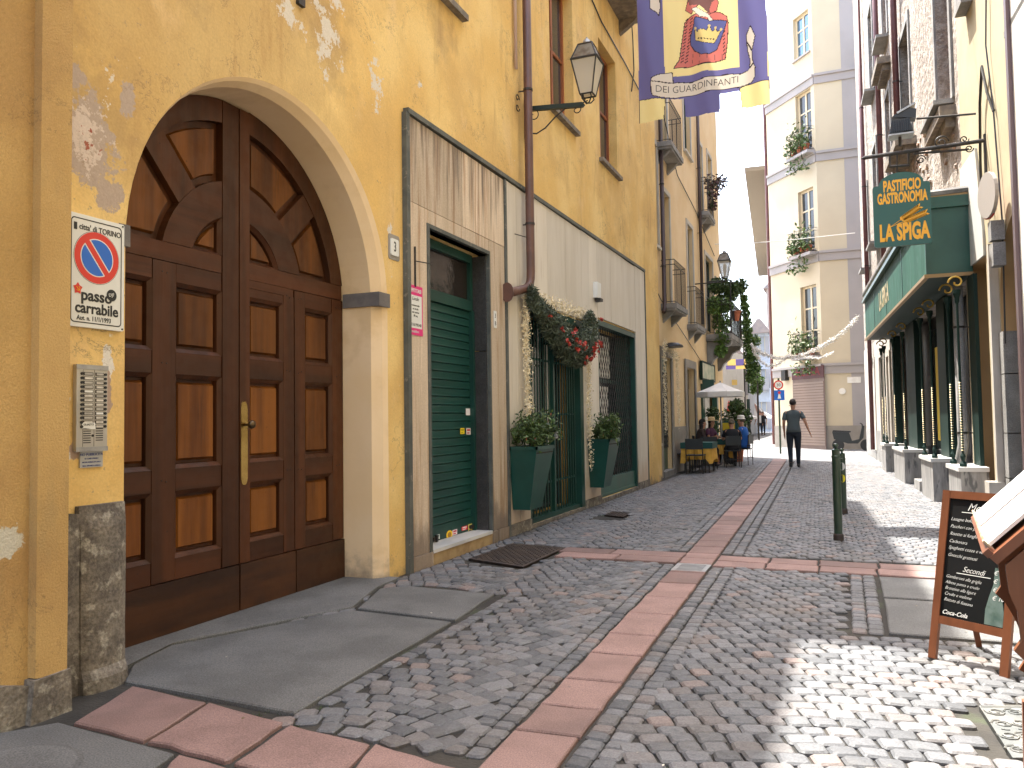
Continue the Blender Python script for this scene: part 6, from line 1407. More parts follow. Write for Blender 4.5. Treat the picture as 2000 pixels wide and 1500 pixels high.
# the red mantle behind the shield, gathered above
lay([(455, 800), (520, 700), (555, 420), (580, 260), (650, 200), (740, 160), (900, 140), (1000, 150), (1075, 190), (1095, 260), (1085, 500), (1060, 690), (940, 730), (700, 770)], RED, 5)
lay([(590, 120), (640, -60), (760, -300), (900, -300), (980, 40), (960, 130), (880, 160), (840, 60), (760, 40), (660, 170)], RED, 4)
lay([(600, -60), (680, -200), (900, -220), (960, -20), (900, 30), (860, 150), (760, 60), (640, 70)], BRN, 0)
for k in range(14):
    y0_ = 230 + k * 38; x0_ = 600 - k * 4.5
    for xx in (x0_ - 10, x0_ + 48 - k * .8): lay([(xx, y0_), (xx + 34, y0_ - 24), (xx + 36, y0_ - 14), (xx + 4, y0_ + 12)], INK)
for k in range(9): y0_ = 300 + k * 42; lay([(1030, y0_), (1056, y0_ - 26), (1060, y0_ - 16), (1036, y0_ + 10)], INK)
for k in range(5): colr[edge([(680 + k * 85, 630 + (k % 2) * 10), (670 + k * 88, 740)], 2.5)] = BRN
lay([(700, 215), (720, 205), (860, 230), (1078, 245), (1040, 380), (1000, 480), (960, 580), (880, 635), (780, 645), (700, 600), (650, 520), (645, 440), (690, 300)], BLU, 5)
lay([(660, 110), (720, 90), (860, 160), (920, 240), (870, 250), (850, 200), (760, 200)], CRE, 3)
# crown
lay([(705, 345), (712, 480), (800, 505), (930, 505), (1015, 350), (965, 370), (945, 330), (905, 370), (870, 290), (840, 360), (800, 340), (775, 375), (745, 350), (735, 385)], GLD, 3)
for k in range(6): lay([(735 + k * 34, 455 + k * .5), (752 + k * 34, 448), (766 + k * 34, 458), (750 + k * 34, 468)], INK)
for (a, b) in ((712, 340), (775, 362), (870, 300), (945, 322), (1010, 345)): lay(arc(a, b, 16, 0, 360, 8), GLD)
# ribbon
lay([(195, 965), (200, 920), (300, 872), (435, 850), (450, 970), (300, 965)], CRE, 5)
lay([(190, 962), (400, 972), (650, 960), (860, 910), (1080, 868), (1230, 860), (1320, 820), (1390, 745), (1412, 790), (1408, 900), (1370, 960), (1220, 1018), (1000, 1050), (700, 1110), (500, 1145), (300, 1148), (215, 1130), (195, 1080)], CRE, 5)
lay([(1355, 310), (1412, 430), (1375, 590), (1310, 480), (1305, 410)], CRE, 5); lay([(1310, 490), (1370, 600), (1385, 740), (1345, 790), (1350, 700), (1320, 590)], CRE, 5)
vid = -np.ones((nx_ + 1, nz_ + 1), int); mb = MB(); mb.c = []
cl = colr.copy(); nse = np.array([[.95 + .1 * math.sin(i * .11 + j * .05) * math.sin(j * .03) for j in range(nz_)] for i in range(nx_)])
for i in range(nx_):
    for j in range(nz_):
        if not inside[i, j]: continue
        ids = []
        for (a, b) in ((i, j), (i + 1, j), (i + 1, j + 1), (i, j + 1)):
            if vid[a, b] < 0: x, z = xs_[a], zs_[b]; mb.v.append((x, wave(x, z), z)); vid[a, b] = len(mb.v) - 1
            ids.append(int(vid[a, b]))
        mb.face(ids); mb.c.append(tuple(cl[i, j]))
m_ban = bpy.data.materials.new('printed_banner_cloth'); N = NT(m_ban); 
N.l.new(N.attr('print', 'Color'), N.b.inputs['Base Color']); N.b.inputs['Roughness'].default_value = .7
trn = N.new('ShaderNodeBsdfTranslucent'); N.l.new(N.attr('print', 'Color'), trn.inputs[0]); ms = N.new('ShaderNodeMixShader'); ms.inputs[0].default_value = .42
N.l.new(N.b.outputs[0], ms.inputs[1]); N.l.new(trn.outputs[0], ms.inputs[2]); N.l.new(ms.outputs[0], [n for n in N.n if n.type == 'OUTPUT_MATERIAL'][0].inputs[0])
bn_ = thing('hanging_banner', 'purple and yellow heraldic banner with crown hung across the street', 'banner', (-1.95, BY, 6.3))
mb.obj('cloth', m_ban, bn_, smooth=True, fixn=False)
def wtext(X, Y, Z):
    cxp = 245 + X; base = float(np.interp(cxp, [240, 480, 700, 900, 1100, 1350], [1090, 1088, 1058, 1018, 990, 925])); px, py = 1240 + cxp / 6, (base - Y) / 6
    x, z = gy(px, py, BY); return (x, wave(x, z) - .004, z)
o = text('DEI GUARDINFANTI', WF, 0, 0, 0, 125, m_ink, bn_, sx=.86, sz=.92, align='LEFT', warp=wtext, th=0, bold=-1.2)
mb = MB(); mb.tube([(-3.15, BY, 9.32), (-.75, BY, 9.32)], .02, 8); mb.obj('rod', m_iron, bn_)
wire('cable', 'steel cable across the street carrying the big banner', [(-3.81, BY, 9.5), (-1.9, BY, 9.34), (1.67, BY, 9.6)])
# ---- string garlands over the far part of the street
m_tin2 = MAT('white_tinsel', (.8, .78, .74), rough=.5, bump=0)
def tinsel(label, pts, n, w_):
    mb = MB(); L = [(Vector(pts[i + 1]) - Vector(pts[i])).length for i in range(len(pts) - 1)]; tot = sum(L)
    mb.tube(pts, .012, 5)
    for k in range(n):
        u = rng.random() * tot; i = 0
        while u > L[i]: u -= L[i]; i += 1
        p = Vector(pts[i]).lerp(Vector(pts[i + 1]), u / L[i]); mb.leaf(p + Vector((rng.gauss(0, w_), rng.gauss(0, w_), rng.gauss(0, w_))), .09, rng.random(), asp=.25)
    return mb.obj('tinsel_garland', m_tin2, None, label, 'garland', fixn=False)
def path_px(L): return [(*[gy(px, py, y)[0]], y, gy(px, py, y)[1]) for px, py, y in L]
tinsel('thick white garland swooping from the right facade to the lane', path_px([(1676, 618, 24), (1640, 655, 24.3), (1600, 680, 24.6), (1560, 697, 25), (1520, 700, 25.4), (1490, 692, 25.8), (1475, 680, 26)]), 1300, .03)
tinsel('second white garland sagging low beside the traffic sign', path_px([(1468, 672, 27), (1475, 690, 27), (1487, 707, 27), (1500, 715, 27), (1515, 714, 27), (1530, 704, 27), (1543, 690, 27)]), 500, .03)
tinsel('short thin white garland in front of the corner building', path_px([(1570, 698, 29), (1600, 700, 29), (1628, 688, 29)]), 200, .02)
wire('cable', 'thin white cable crossing the street high above the lane', path_px([(1396, 477, 27), (1480, 474, 27), (1560, 467, 27), (1670, 455, 27)]), .012, m_tin2)
# ---- bollards
m_bol = MAT('bollard_green', (.012, .032, .018), (.018, .045, .024), 7, rough=.3, bump=.03, coat=.3)
def bollard(px, py, pt_, label, stick=()):
    x, y = gz(px, py); h = gy(px, pt_, y)[1]; t = thing('bollard', label, 'bollard', (x, y, 0), 'dark green bollards on the right of the street')
    mb = MB(); mb.lathe([(.045, -.02), (.045, h - .16), (.048, h - .155), (.048, h - .14), (.043, h - .135), (.043, h - .07), (.02, h - .06)], (x, y), 20); mb.obj('post', m_bol, t, smooth=False)
    mb = MB(); mb.lathe([(.018, h - .06), (.014, h - .05), (.028, h - .03), (.03, h - .018), (.022, h - .004), (.008, h)], (x, y), 16); mb.obj('finial', m_bol, t, smooth=True)
    mb = MB(); mb.lathe([(.055, -.02), (.055, .06), (.047, .075)], (x, y), 20); mb.obj('rusty_foot', m_rust, t)
    return x, y, h
bollard(1638, 1055, 866, 'taller dark green bollard, the left one of the close pair')
x, y, h = bollard(1648, 1003, 876, 'dark green bollard with stickers, the right one of the close pair')
for (zc, rr, c, lb) in ((h - .25, .05, 'd8d8d4', 'white triangle sticker on the right bollard'), (h - .42, .05, 'e0d020', 'round yellow sticker on the right bollard')):
    mb = MB(); n = 9; P = []
    for i in range(14):
        a = 6.283 * i / 14; u, v = rr * .8 * math.cos(a), rr * 1.1 * math.sin(a); th_ = u / .046 - 1.6; P.append(mb.pt(x + .0465 * math.cos(th_), y + .0465 * math.sin(th_), zc + v))
    mb.face(P); mb.obj('sticker', MAT('bollard_sticker_' + c, c, rough=.5, bump=0), None, lb, 'sticker', fixn=False)
# ---- chalk board
m_bw = MAT('varnished_brown_wood', (.115, .038, .016), (.16, .055, .023), 9, st=(1, 1, .2), rough=.4, bump=.08)
m_chb = MAT('blackboard', (.006, .007, .007), (.010, .010, .010), 3, rough=.8, spec=.1, bump=.02); m_chalk = MAT('chalk', (.72, .72, .68), rough=.9, bump=0)
fl_ = Vector((*gz(1812, 1283), 0)); fr_x = Vector((*gz(1968, 1325), 0))
u_ = (fr_x - fl_); Wb = u_.length; u_.normalize(); n_ = Vector((u_.y, -u_.x, 0)); 
if n_.y > 0: n_ = -n_
Hb = .945; lean = .20
bz = (Vector((0, 0, 1)) * Hb - n_ * lean).normalized()   # up along the board
class BF:
    def w(s, a, d, z): p = fl_ + u_ * a + bz * z + n_.cross(u_).normalized() * 0 + (u_.cross(bz)) * (-d if (u_.cross(bz)).dot(n_) < 0 else d); return tuple(p)
BFr = BF(); Lb = math.hypot(Hb, lean)
ab = thing('menu_board', 'folding wooden chalkboard with a handwritten menu standing in the sun', 'menu board', tuple((fl_ + fr_x) / 2))
fw = .045
for nm, P in (('side_rail', R4(0, fw, 0, Lb)), ('side_rail', R4(Wb - fw, Wb, 0, Lb)), ('top_rail', R4(fw, Wb - fw, Lb - fw, Lb)), ('bottom_rail', R4(fw, Wb - fw, .20, .20 + fw))):
    mb = MB(BFr); mb.prism(P, -.022, .0 if 'side' in nm else -.001); mb.obj(nm, m_bw, ab)
mb = MB(BFr); mb.prism(R4(fw, Wb - fw, .20 + fw, Lb - fw), -.014, -.008); mb.obj('blackboard', m_chb, ab)
top_ = Vector(BFr.w(0, -.03, Lb - .03))
for a in (.02, Wb - .02):
    p1 = Vector(BFr.w(a, -.03, Lb - .03)); p0 = fl_ + u_ * a - n_ * .46; p0.z = 0; mb = MB(); dr = (p1 - p0)
    mb.tube([tuple(p0), tuple(p1)], [.022, .022], 4); mb.obj('rear_leg', m_bw, ab)
mb = MB(); mb.tube([tuple(fl_ + u_ * .02 - n_ * .40 + Vector((0, 0, .22))), tuple(fl_ + u_ * (Wb - .02) - n_ * .40 + Vector((0, 0, .22)))], .014, 4); mb.obj('rear_rail', m_bw, ab)
lines = [('Menu', .80, .075, .5, .72), ('Lasagne bolognese', .735, .044, 0, 1), ('Paccheri con pesce', .690, .044, 0, 1), ("Risotto ai funghi e", .645, .044, 0, 1), ('Carbonara', .600, .044, 0, 1), ('Spaghetti cozze e vong', .560, .044, 0, 1), ('Gnocchi gratinati', .515, .044, 0, 1),
         ('Secondi', .430, .052, .5, .8), ('Gamberoni alla griglia', .385, .042, 0, 1), ('Albese panna e crudo', .35, .040, 0, 1), ('Branzino alla ligure', .315, .042, 0, 1), ('Crudo e melone', .280, .042, 0, 1), ('Battuta di fassona', .245, .042, 0, 1)]
zt0, zb0 = Lb - fw - .02, .20 + fw + .05; 
for k, (tx, zz_, sz_, al, _) in enumerate(lines):
    z = zb0 + .04 + (zz_ - .245) / (.80 - .245) * (zt0 - zb0 - .085)
    text(tx, BFr, fw + .015 if al == 0 else Wb * .48, -.0075, z, sz_ * (.62 if al == 0 else .85), m_chalk, ab, name='chalk_writing', sx=.9, shear=.45, bold=-.0004, th=.0004, align='LEFT' if al == 0 else 'CENTER', rot=rng.uniform(-.015, .015), slant=-.03)
    if al: mb = MB(BFr); mb.box(Wb * .27, Wb * .70, -.0078, -.007, z - .012, z - .008); mb.obj('underline', m_chalk, ab)
text('Coca-Cola', BFr, fw + .01, -.0075, zb0 - .035, .034, m_chalk, ab, name='brand_lettering', shear=.4, align='LEFT', bold=.0002)
for k in range(4): text('\u20ac 10', BFr, Wb - fw - .075, -.0075, zb0 + .09 + k * .045, .034, m_chalk, ab, name='chalk_writing', shear=.3, align='LEFT')
m_bot = MAT('printed_pale_bottle', (.04, .08, .065), (.12, .17, .15), 12, rough=.5, bump=0); mb = MB(BFr); bx = Wb - fw - .055; mb.prism([(bx - .05, .25), (bx + .05, .25), (bx + .05, .33), (bx + .035, .40), (bx + .016, .47), (bx + .014, .56), (bx - .014, .56), (bx - .016, .47), (bx - .035, .40), (bx - .05, .33)], -.0079, -.0074); mb.obj('bottle_print', m_bot, ab)
# ---- wooden menu lectern at the right edge
lc = thing('lectern', 'brown wooden menu lectern with white sloping leaves at the right edge', 'lectern', (1.0, 2.3, 0))
def cp(px, py, dep):
    r = ray(px, py); fwd = RM @ np.array([0, 0, -1.]); p = CAM0 + r * (dep / (r @ fwd)); return Vector(p)
nc = cp(1932, 1088, 1.95); fc = cp(1906, 1016, 2.62)    # near and far corner of the front lip
ax = (fc - nc); ax.z = 0; Dl = ax.length; ax.normalize(); rt = Vector((ax.y, -ax.x, 0))
if rt.x < 0: rt = -rt
LFr = Frame((nc.x, nc.y, 0), tuple(rt), tuple(ax)); zl = nc.z
sl_ = math.radians(45); cs_, sn_ = math.cos(sl_), math.sin(sl_)
def pl_(u, v): return (u * cs_ - v * sn_, u * sn_ + v * cs_ + zl)    # along the slope, off the slope
def sl_slab(u0, u1, v0, v1, d0, d1, m, nm, bev=0): mb = MB(LFr); mb.prism([pl_(u0, v0), pl_(u1, v0), pl_(u1, v1), pl_(u0, v1)], d0, d1); return mb.obj(nm, m, lc)
sl_slab(-.0, .46, -.022, 0, -.01, Dl + .01, m_bw, 'sloping_top'); sl_slab(-.004, .014, .0, .016, -.005, Dl + .005, m_bw, 'lip')
dm = Dl * .5
sl_slab(.02, .44, .012, .02, .03, dm - .02, m_tin, 'white_leaf'); sl_slab(.02, .44, .012, .02, dm + .02, Dl - .02, m_tin, 'white_leaf')
sl_slab(.015, .02, .0, .032, .02, Dl - .02, MAT('green_gold_card', (.32, .30, .2), (.4, .12, .06), 22, rough=.5), 'menu_edge')
m_lw = MAT('lectern_wood', (.13, .045, .018), (.19, .07, .028), 8, st=(1, 1, .12), rough=.45, bump=.12, bscale=60)
prof = [(.035, -.035), (.04, -.09), (.055, -.13), (.06, -.20), (.045, -.225), (.07, -.25), (.095, -.30), (.115, -.36), (.12, -.42), (.10, -.455), (.13, -.47), (.15, -.52), (.15, -.62), (.165, -.68), (.19, -.72), (.45, -.74), (.45, .40), (.035, -.02)]
for d0 in (.02, Dl - .045):
    mb = MB(LFr); mb.prism([(a, zl + z) for a, z in prof], d0, d0 + .024); mb.obj('side_panel', m_lw, lc)
mb = MB(LFr); mb.box(.14, .155, .05, Dl - .05, zl - .68, zl - .05); mb.obj('front_panel', m_lw, lc)
for d0 in (.02, Dl - .055):
    for a in (.075, .40): mb = MB(LFr); mb.prism([(a, 0), (a + .045, 0), (a + .075, .10), (a + .06, .2), (a + .085, zl - .55), (a + .03, zl - .55), (a + .025, .2), (a + .015, .1)], d0, d0 + .035); mb.obj('leg', m_lw, lc)
mb = MB(LFr); mb.box(.1, .5, .06, Dl - .06, .16, .18); mb.obj('lower_shelf', m_lw, lc)
mb = MB(LFr); mb.disc((.13, zl - .56), .008, .0, .02, 10); mb.obj('screw_head', m_steel, lc)
# ---- parasol, tables, chairs
ux, uy = -3.22, 23.2
m_cvs = MAT('white_canvas', (.74, .72, .67), (.68, .66, .62), 3, rough=.8, bump=.05)
def parasol(x, y, zr, zt, r, label, m, base=True, n=8, val=.14, m2=None, rot=.39):
    t = thing('parasol', label, 'parasol', (x, y, 0)); mb = MB(); A = [(x + r * math.cos(6.283 * k / n + rot), y + r * math.sin(6.283 * k / n + rot)) for k in range(n)]
    for k in range(n):
        mb = MB(); p, q = A[k], A[(k + 1) % n]; c = mb.pt(x, y, zt); mids = [(x + (p[0] - x) * .55, y + (p[1] - y) * .55), (x + (q[0] - x) * .55, y + (q[1] - y) * .55)]; zm = zr + (zt - zr) * .40
        i1, i2, i3, i4 = mb.pt(*mids[0], zm), mb.pt(*mids[1], zm), mb.pt(*p, zr), mb.pt(*q, zr); mb.face([c, i1, i2]); mb.face([i1, i3, i4, i2]); i5, i6 = mb.pt(*p, zr - val), mb.pt(*q, zr - val); mb.face([i3, i5, i6, i4]); mb.obj('canopy_panel', (m2 if m2 and k % 2 else m), t, fixn=False)
    mb = MB(); mb.tube([(x, y, .05), (x, y, zt + .04)], .022, 8); mb.obj('pole', m_steel, t)
    for k in range(n): mb = MB(); mb.tube([(x, y, zt - .05), (x + (A[k][0] - x) * .98, y + (A[k][1] - y) * .98, zr)], .008, 4); mb.obj('rib', m_steel, t)
    if base: mb = MB(); mb.lathe([(.24, 0), (.24, .03), (.20, .07), (.05, .09), (.03, .2)], (x, y), 20); mb.obj('base', m_plin, t)
    return t
parasol(ux, uy, 2.08, 2.36, .68, 'white parasol over the restaurant tables on the left', m_cvs)
m_ych = MAT('yellow_tablecloth', (.72, .40, .06), (.6, .32, .05), 5, rough=.85, bump=.2, bscale=9); m_gch = MAT('green_tablecloth', (.012, .07, .06), rough=.8, bump=.1)
def table(x, y, w_, l_, tl, cl, rot=0):
    t = thing('table', tl, 'table', (x, y, 0), 'restaurant tables'); mb = MB(); mb.box(x - w_ / 2, x + w_ / 2, y - l_ / 2, y + l_ / 2, .71, .735); mb.obj('table_top', m_bw, t)
    for sx_ in (-1, 1):
        for sy in (-1, 1): mb = MB(); mb.box(x + sx_ * (w_ / 2 - .06) - .02, x + sx_ * (w_ / 2 - .06) + .02, y + sy * (l_ / 2 - .06) - .02, y + sy * (l_ / 2 - .06) + .02, 0, .71); mb.obj('leg', m_iron, t)
    c = thing('tablecloth', cl, 'tablecloth', (x, y, .73), 'yellow and green tablecloths'); mb = MB(); n = 48; ring0, ring1 = [], []
    for k in range(n):
        a = 6.283 * k / n; ca, sa = math.cos(a), math.sin(a); q = max(abs(ca), abs(sa)); px_, py_ = ca / q * (w_ / 2 + .01), sa / q * (l_ / 2 + .01); f_ = .035 + .03 * math.sin(k * 1.57) + rng.uniform(0, .012)
        ring0.append(mb.pt(x + px_, y + py_, .741)); ring1.append(mb.pt(x + px_ + ca * f_, y + py_ + sa * f_, .33 - (.10 if abs(abs(ca) - abs(sa)) < .25 else 0) + rng.uniform(-.01, .01)))
    mb.face(ring0)
    for k in range(n): mb.face([ring0[k], ring0[(k + 1) % n], ring1[(k + 1) % n], ring1[k]])
    mb.obj('drape', m_ych, c)
    mb = MB(); P = [(x - w_ * .5, y - l_ * .5), (x + w_ * .5, y - l_ * .5), (x + w_ * .5, y + l_ * .5), (x - w_ * .5, y + l_ * .5)]; mb.box(x - w_ / 2 - .03, x + w_ / 2 + .03, y - l_ / 2 - .03, y + l_ / 2 + .03, .742, .75)
    mb.box(x - w_ / 2 - .035, x + w_ / 2 + .035, y - l_ / 2 - .037, y - l_ / 2 - .03, .60, .75); mb.box(x + w_ / 2 + .03, x + w_ / 2 + .037, y - l_ / 2 - .03, y + l_ / 2 + .03, .60, .75); mb.obj('overcloth', m_gch, c)
table(-3.45, 20.75, .72, .8, 'nearest restaurant table with the yellow cloth', 'yellow cloth with a green top on the nearest table'); table(-3.35, 23.6, .8, .9, 'restaurant table between the seated guests', 'yellow cloth on the table where the guests sit')
m_chr = MAT('dark_chair', (.015, .02, .022), rough=.45, bump=.02)
def chair(x, y, rz, label, shaped=None):
    t = thing('chair', label, 'chair', (x, y, 0), 'dark restaurant chairs'); c, s = math.cos(rz), math.sin(rz); fr = Frame((x, y, 0), (c, s, 0), (-s, c, 0))   # d = forwards
    mb = MB(fr); mb.box(-.21, .21, -.2, .2, .44, .47); mb.obj('seat', m_chr, t)
    mb = MB(fr); mb.box(-.2, .2, -.23, -.205, .60, .86); mb.obj('backrest', m_chr, t)
    for a in (-1, 1):
        mb = MB(fr); mb.tube([(a * .2, -.2, 0), (a * .2, -.19, .45), (a * .2, -.23, .86)], .013, 6); mb.obj('rear_leg', m_iron, t)
        mb = MB(fr); mb.tube([(a * .2, .2, 0), (a * .19, .19, .45)], .013, 6); mb.obj('front_leg', m_iron, t)
    mb = MB(fr); mb.tube([(-.2, -.2, .22), (.2, -.2, .22)], .009, 5); mb.tube([(0, -.21, .22), (0, -.2, .5)], .008, 5); mb.obj('stretcher', m_iron, t)
    return t
chair(-3.42, 20.05, 0, 'empty dark chair with its back to us at the nearest table'); chair(-3.8, 20.8, -1.57, 'dark chair against the wall at the nearest table'); chair(-3.35, 21.5, 3.14, 'dark chair on the far side of the nearest table')
chair(-2.88, 22.75, .25, 'chair under the woman in black seen from behind'); chair(-3.75, 23.0, -1.3, 'chair under the dark haired woman by the wall'); chair(-2.72, 23.9, 1.35, 'chair under the man in the blue shirt'); chair(-3.7, 24.3, -1.9, 'chair under the guest with the straw hat')
# stand with a yellow menu sheet
mx_, my_ = -3.2, 24.6; t = thing('menu_stand', 'dark menu stand with a bright yellow sheet behind the tables', 'menu stand', (mx_, my_, 0))
mb = MB(); mb.box(mx_ - .26, mx_ + .26, my_, my_ + .03, .75, 1.25); mb.obj('board', m_gch, t); mb = MB(); mb.box(mx_ - .18, mx_ + .18, my_ - .006, my_ - .001, .98, 1.2); mb.obj('sheet', m_yel2, t); mb = MB(); mb.box(mx_ - .02, mx_ + .02, my_, my_ + .03, 0, .75); mb.obj('post', m_iron, t); mb = MB(); mb.box(mx_ - .2, mx_ + .2, my_ - .15, my_ + .15, 0, .03); mb.obj('foot', m_iron, t)
# big potted shrub behind the tables
def bush(name, label, cat, pts, n, size, m, group=None, wood=None, base=(0, 0, 0)):
    t = thing(name, label, cat, base, group); mb = MB()
    for k in range(n):
        c, r = pts[rng.randrange(len(pts))]; v = Vector((rng.gauss(0, 1), rng.gauss(0, 1), rng.gauss(0, 1))).normalized() * r * rng.random() ** .4; mb.leaf((c[0] + v.x, c[1] + v.y, c[2] + v.z), rng.uniform(size * .6, size * 1.3), rng.random(), asp=.5)
    mb.obj('foliage', m, t, kind='stuff', fixn=False)
    if wood: mb = MB(); [mb.tube(w_, r_, 5) for w_, r_ in wood]; mb.obj('stem', bpy.data.materials['twig_brown'], t)
    return t
bush('potted_shrub', 'dark potted shrub behind the parasol pole', 'plant', [((-3.1, 25.6, .9), .4), ((-3.3, 25.6, 1.3), .4), ((-2.9, 25.7, 1.4), .3), ((-3.1, 25.6, 1.7), .25)], 1500, .12, m_leaf, wood=[([(-3.1, 25.6, .3), (-3.1, 25.6, 1.5)], .02)], base=(-3.1, 25.6, 0))
bush('potted_shrub', 'tall thin potted shrub by the restaurant door', 'plant', [((-3.75, 25.2, 1.0), .2), ((-3.75, 25.2, 1.5), .22)], 400, .12, m_leaf, wood=[([(-3.75, 25.2, .3), (-3.75, 25.2, 1.5)], .02)], base=(-3.75, 25.2, 0))
for i, (x, y) in enumerate(((-3.1, 25.6), (-3.75, 25.2))): mb = MB(); mb.lathe([(.16, 0), (.2, .36), (.22, .36), (.22, .42)], (x, y), 14); tag_ = mb.obj('flower_pot', m_terra, None, ['round terracotta pot under the dark shrub', 'terracotta pot beside the restaurant door'][i], 'pot')
# ivy balcony
iv = [((-3.55, 26.2, 4.4), .32), ((-3.5, 26.0, 3.9), .28), ((-3.55, 25.9, 3.45), .2), ((-3.7, 26.0, 4.8), .25), ((-3.75, 26.2, 5.0), .25), ((-3.4, 26.1, 4.9), .25)]
bush('balcony_ivy', 'dense ivy hanging from the near end of the big stone balcony', 'plant', iv, 2600, .13, m_leaf2, base=(-3.5, 26, 4))
bush('balcony_ivy', 'dark ivy arch over the top of the big balcony behind the lantern', 'plant', [((-3.8 + .11 * k, 26.6 + .1 * k, 5.62 + .1 * math.sin(k)), .26) for k in range(8)] + [((-3.3, 27.0, 5.35), .2), ((-3.6, 26.9, 5.3), .2)], 2600, .12, m_leaf, base=(-3.4, 27, 5.5))
bush('balcony_ivy', 'bright ivy trailing down the outer corner of the big balcony', 'plant', [((-3.02 + .02 * k, 27.9, 5.35 - .27 * k), .14 + .012 * k) for k in range(11)] + [((-2.75, 28.0, 3.9), .25), ((-2.8, 28.0, 3.4), .22), ((-2.7, 28, 3.0), .18), ((-2.9, 28, 2.7), .15)], 3200, .12, m_leaf2, base=(-2.9, 28, 4))
mb = MB(LF2)
for a in (26.0, 28.7): mb.tube([(a, .05, 5.7), (a, .78, 5.7), (a, .78, 4.0)], .02, 6)
mb.tube([(26.0, .78, 5.7), (28.7, .78, 5.7)], .02, 6); mb.obj('pergola', m_iron, gb)
for i, (px, py, y) in enumerate(((1437, 618, 27.2),)): x, z = gy(px, py, y); mb = MB(); mb.lathe([(.1, z - .15), (.15, z + .12), (.17, z + .12), (.17, z + .17)], (x, y), 12); mb.obj('flower_pot', m_terra, None, 'terracotta pot hanging in the ivy of the big balcony', 'pot')
bush('balcony_flowers', 'dark red trailing flowers on the highest far balcony', 'plant', [((-3.6, 25.4, 8.7), .3), ((-3.55, 25.2, 8.3), .22), ((-3.6, 25.3, 7.95), .15), ((-3.4, 25.8, 8.8), .25)], 700, .11, MAT('purple_red_leaves', (.12, .04, .06), (.06, .08, .04), 9, rough=.7, bump=0, tone=.4), base=(-3.6, 25.4, 8.5))
bush('balcony_flowers', 'green plants behind the iron rail of the top left balcony', 'plant', [((-3.45, 14.6, 9.8), .2), ((-3.45, 15.0, 9.9), .2)], 300, .09, m_leaf, base=(-3.5, 14.8, 9.3))
# restaurant signs, oval lamp
t = thing('restaurant_sign', 'pale framed sign board on the wall above the parasol', 'sign', LF2.w(25.5, .1, 2.7))
a, z1 = LF2.at(1371, 708, .1); b, z0 = LF2.at(1396, 752, .1); mb = MB(LF2); mb.box(a, b, .05, .1, 2.55, 3.02); mb.obj('board', MAT('faded_sign_print', (.6, .58, .45), (.35, .42, .3), 4, rough=.5, bump=0), t)
for P in (R4(a - .05, a, 2.5, 3.07), R4(b, b + .05, 2.5, 3.07), R4(a, b, 3.02, 3.07), R4(a, b, 2.5, 2.55)): mb = MB(LF2); mb.prism(P, .04, .12); mb.obj('frame', m_dkg, t)
t = thing('wall_lamp', 'black oval lamp hood over the door framed by fairy lights', 'lamp', LF2.w(19.8, .2, 3.2)); a, z = LF2.at(1312, 676, .2)
mb = MB(Frame(LF2.w(a, .2, z), (0, 1, 0), (1, 0, 0)))
for k in range(1): mb.lathe([(.02, .09), (.16, .07), (.26, .02), (.28, -.03), (.25, -.03)], (0, 0), 18)
mb.obj('hood', m_black, t)
t = thing('projecting_sign', 'small green projecting sign by the restaurant entrance', 'sign', LF2.w(24.4, .3, 2.4)); a = 24.45; mb = MB(LF2); mb.box(a, a + .05, .08, .42, 1.95, 2.5); mb.obj('panel', m_green2, t)
# ---- traffic sign post
tx_, ty_ = gz(1524, 866); ty_ = 31.; tx_ = gy(1524, 866, ty_)[0]; zc = gy(1521, 752, ty_)[1]
t = thing('traffic_sign', 'round red rimmed sign above a blue rectangular sign on a green post', 'traffic sign', (tx_, ty_, 0)); TF = Frame((tx_, ty_, 0), (1, 0, 0), (0, -1, 0))
mb = MB(TF); mb.tube([(0, 0, 0), (0, 0, zc + .25)], .035, 8); mb.obj('post', m_bol, t)
mb = MB(TF); mb.disc((0, zc), .17, .04, .055, 24); mb.obj('red_disc', m_nored, t); mb = MB(TF); mb.disc((0, zc), .125, .056, .06, 24); mb.obj('white_disc', m_tin, t); text('30', TF, 0, .062, zc - .05, .15, m_ink, t)
mb = MB(TF); mb.box(-.16, .20, .04, .055, zc - .56, zc - .19); mb.obj('blue_panel', m_noblue, t); mb = MB(TF); mb.disc((.02, zc - .28), .05, .056, .06, 12); mb.obj('red_mark', m_nored, t); mb = MB(TF); mb.prism([(-.04, zc - .5), (.08, zc - .5), (.05, zc - .34), (-.01, zc - .34)], .056, .06); mb.obj('white_figure', m_tin, t)
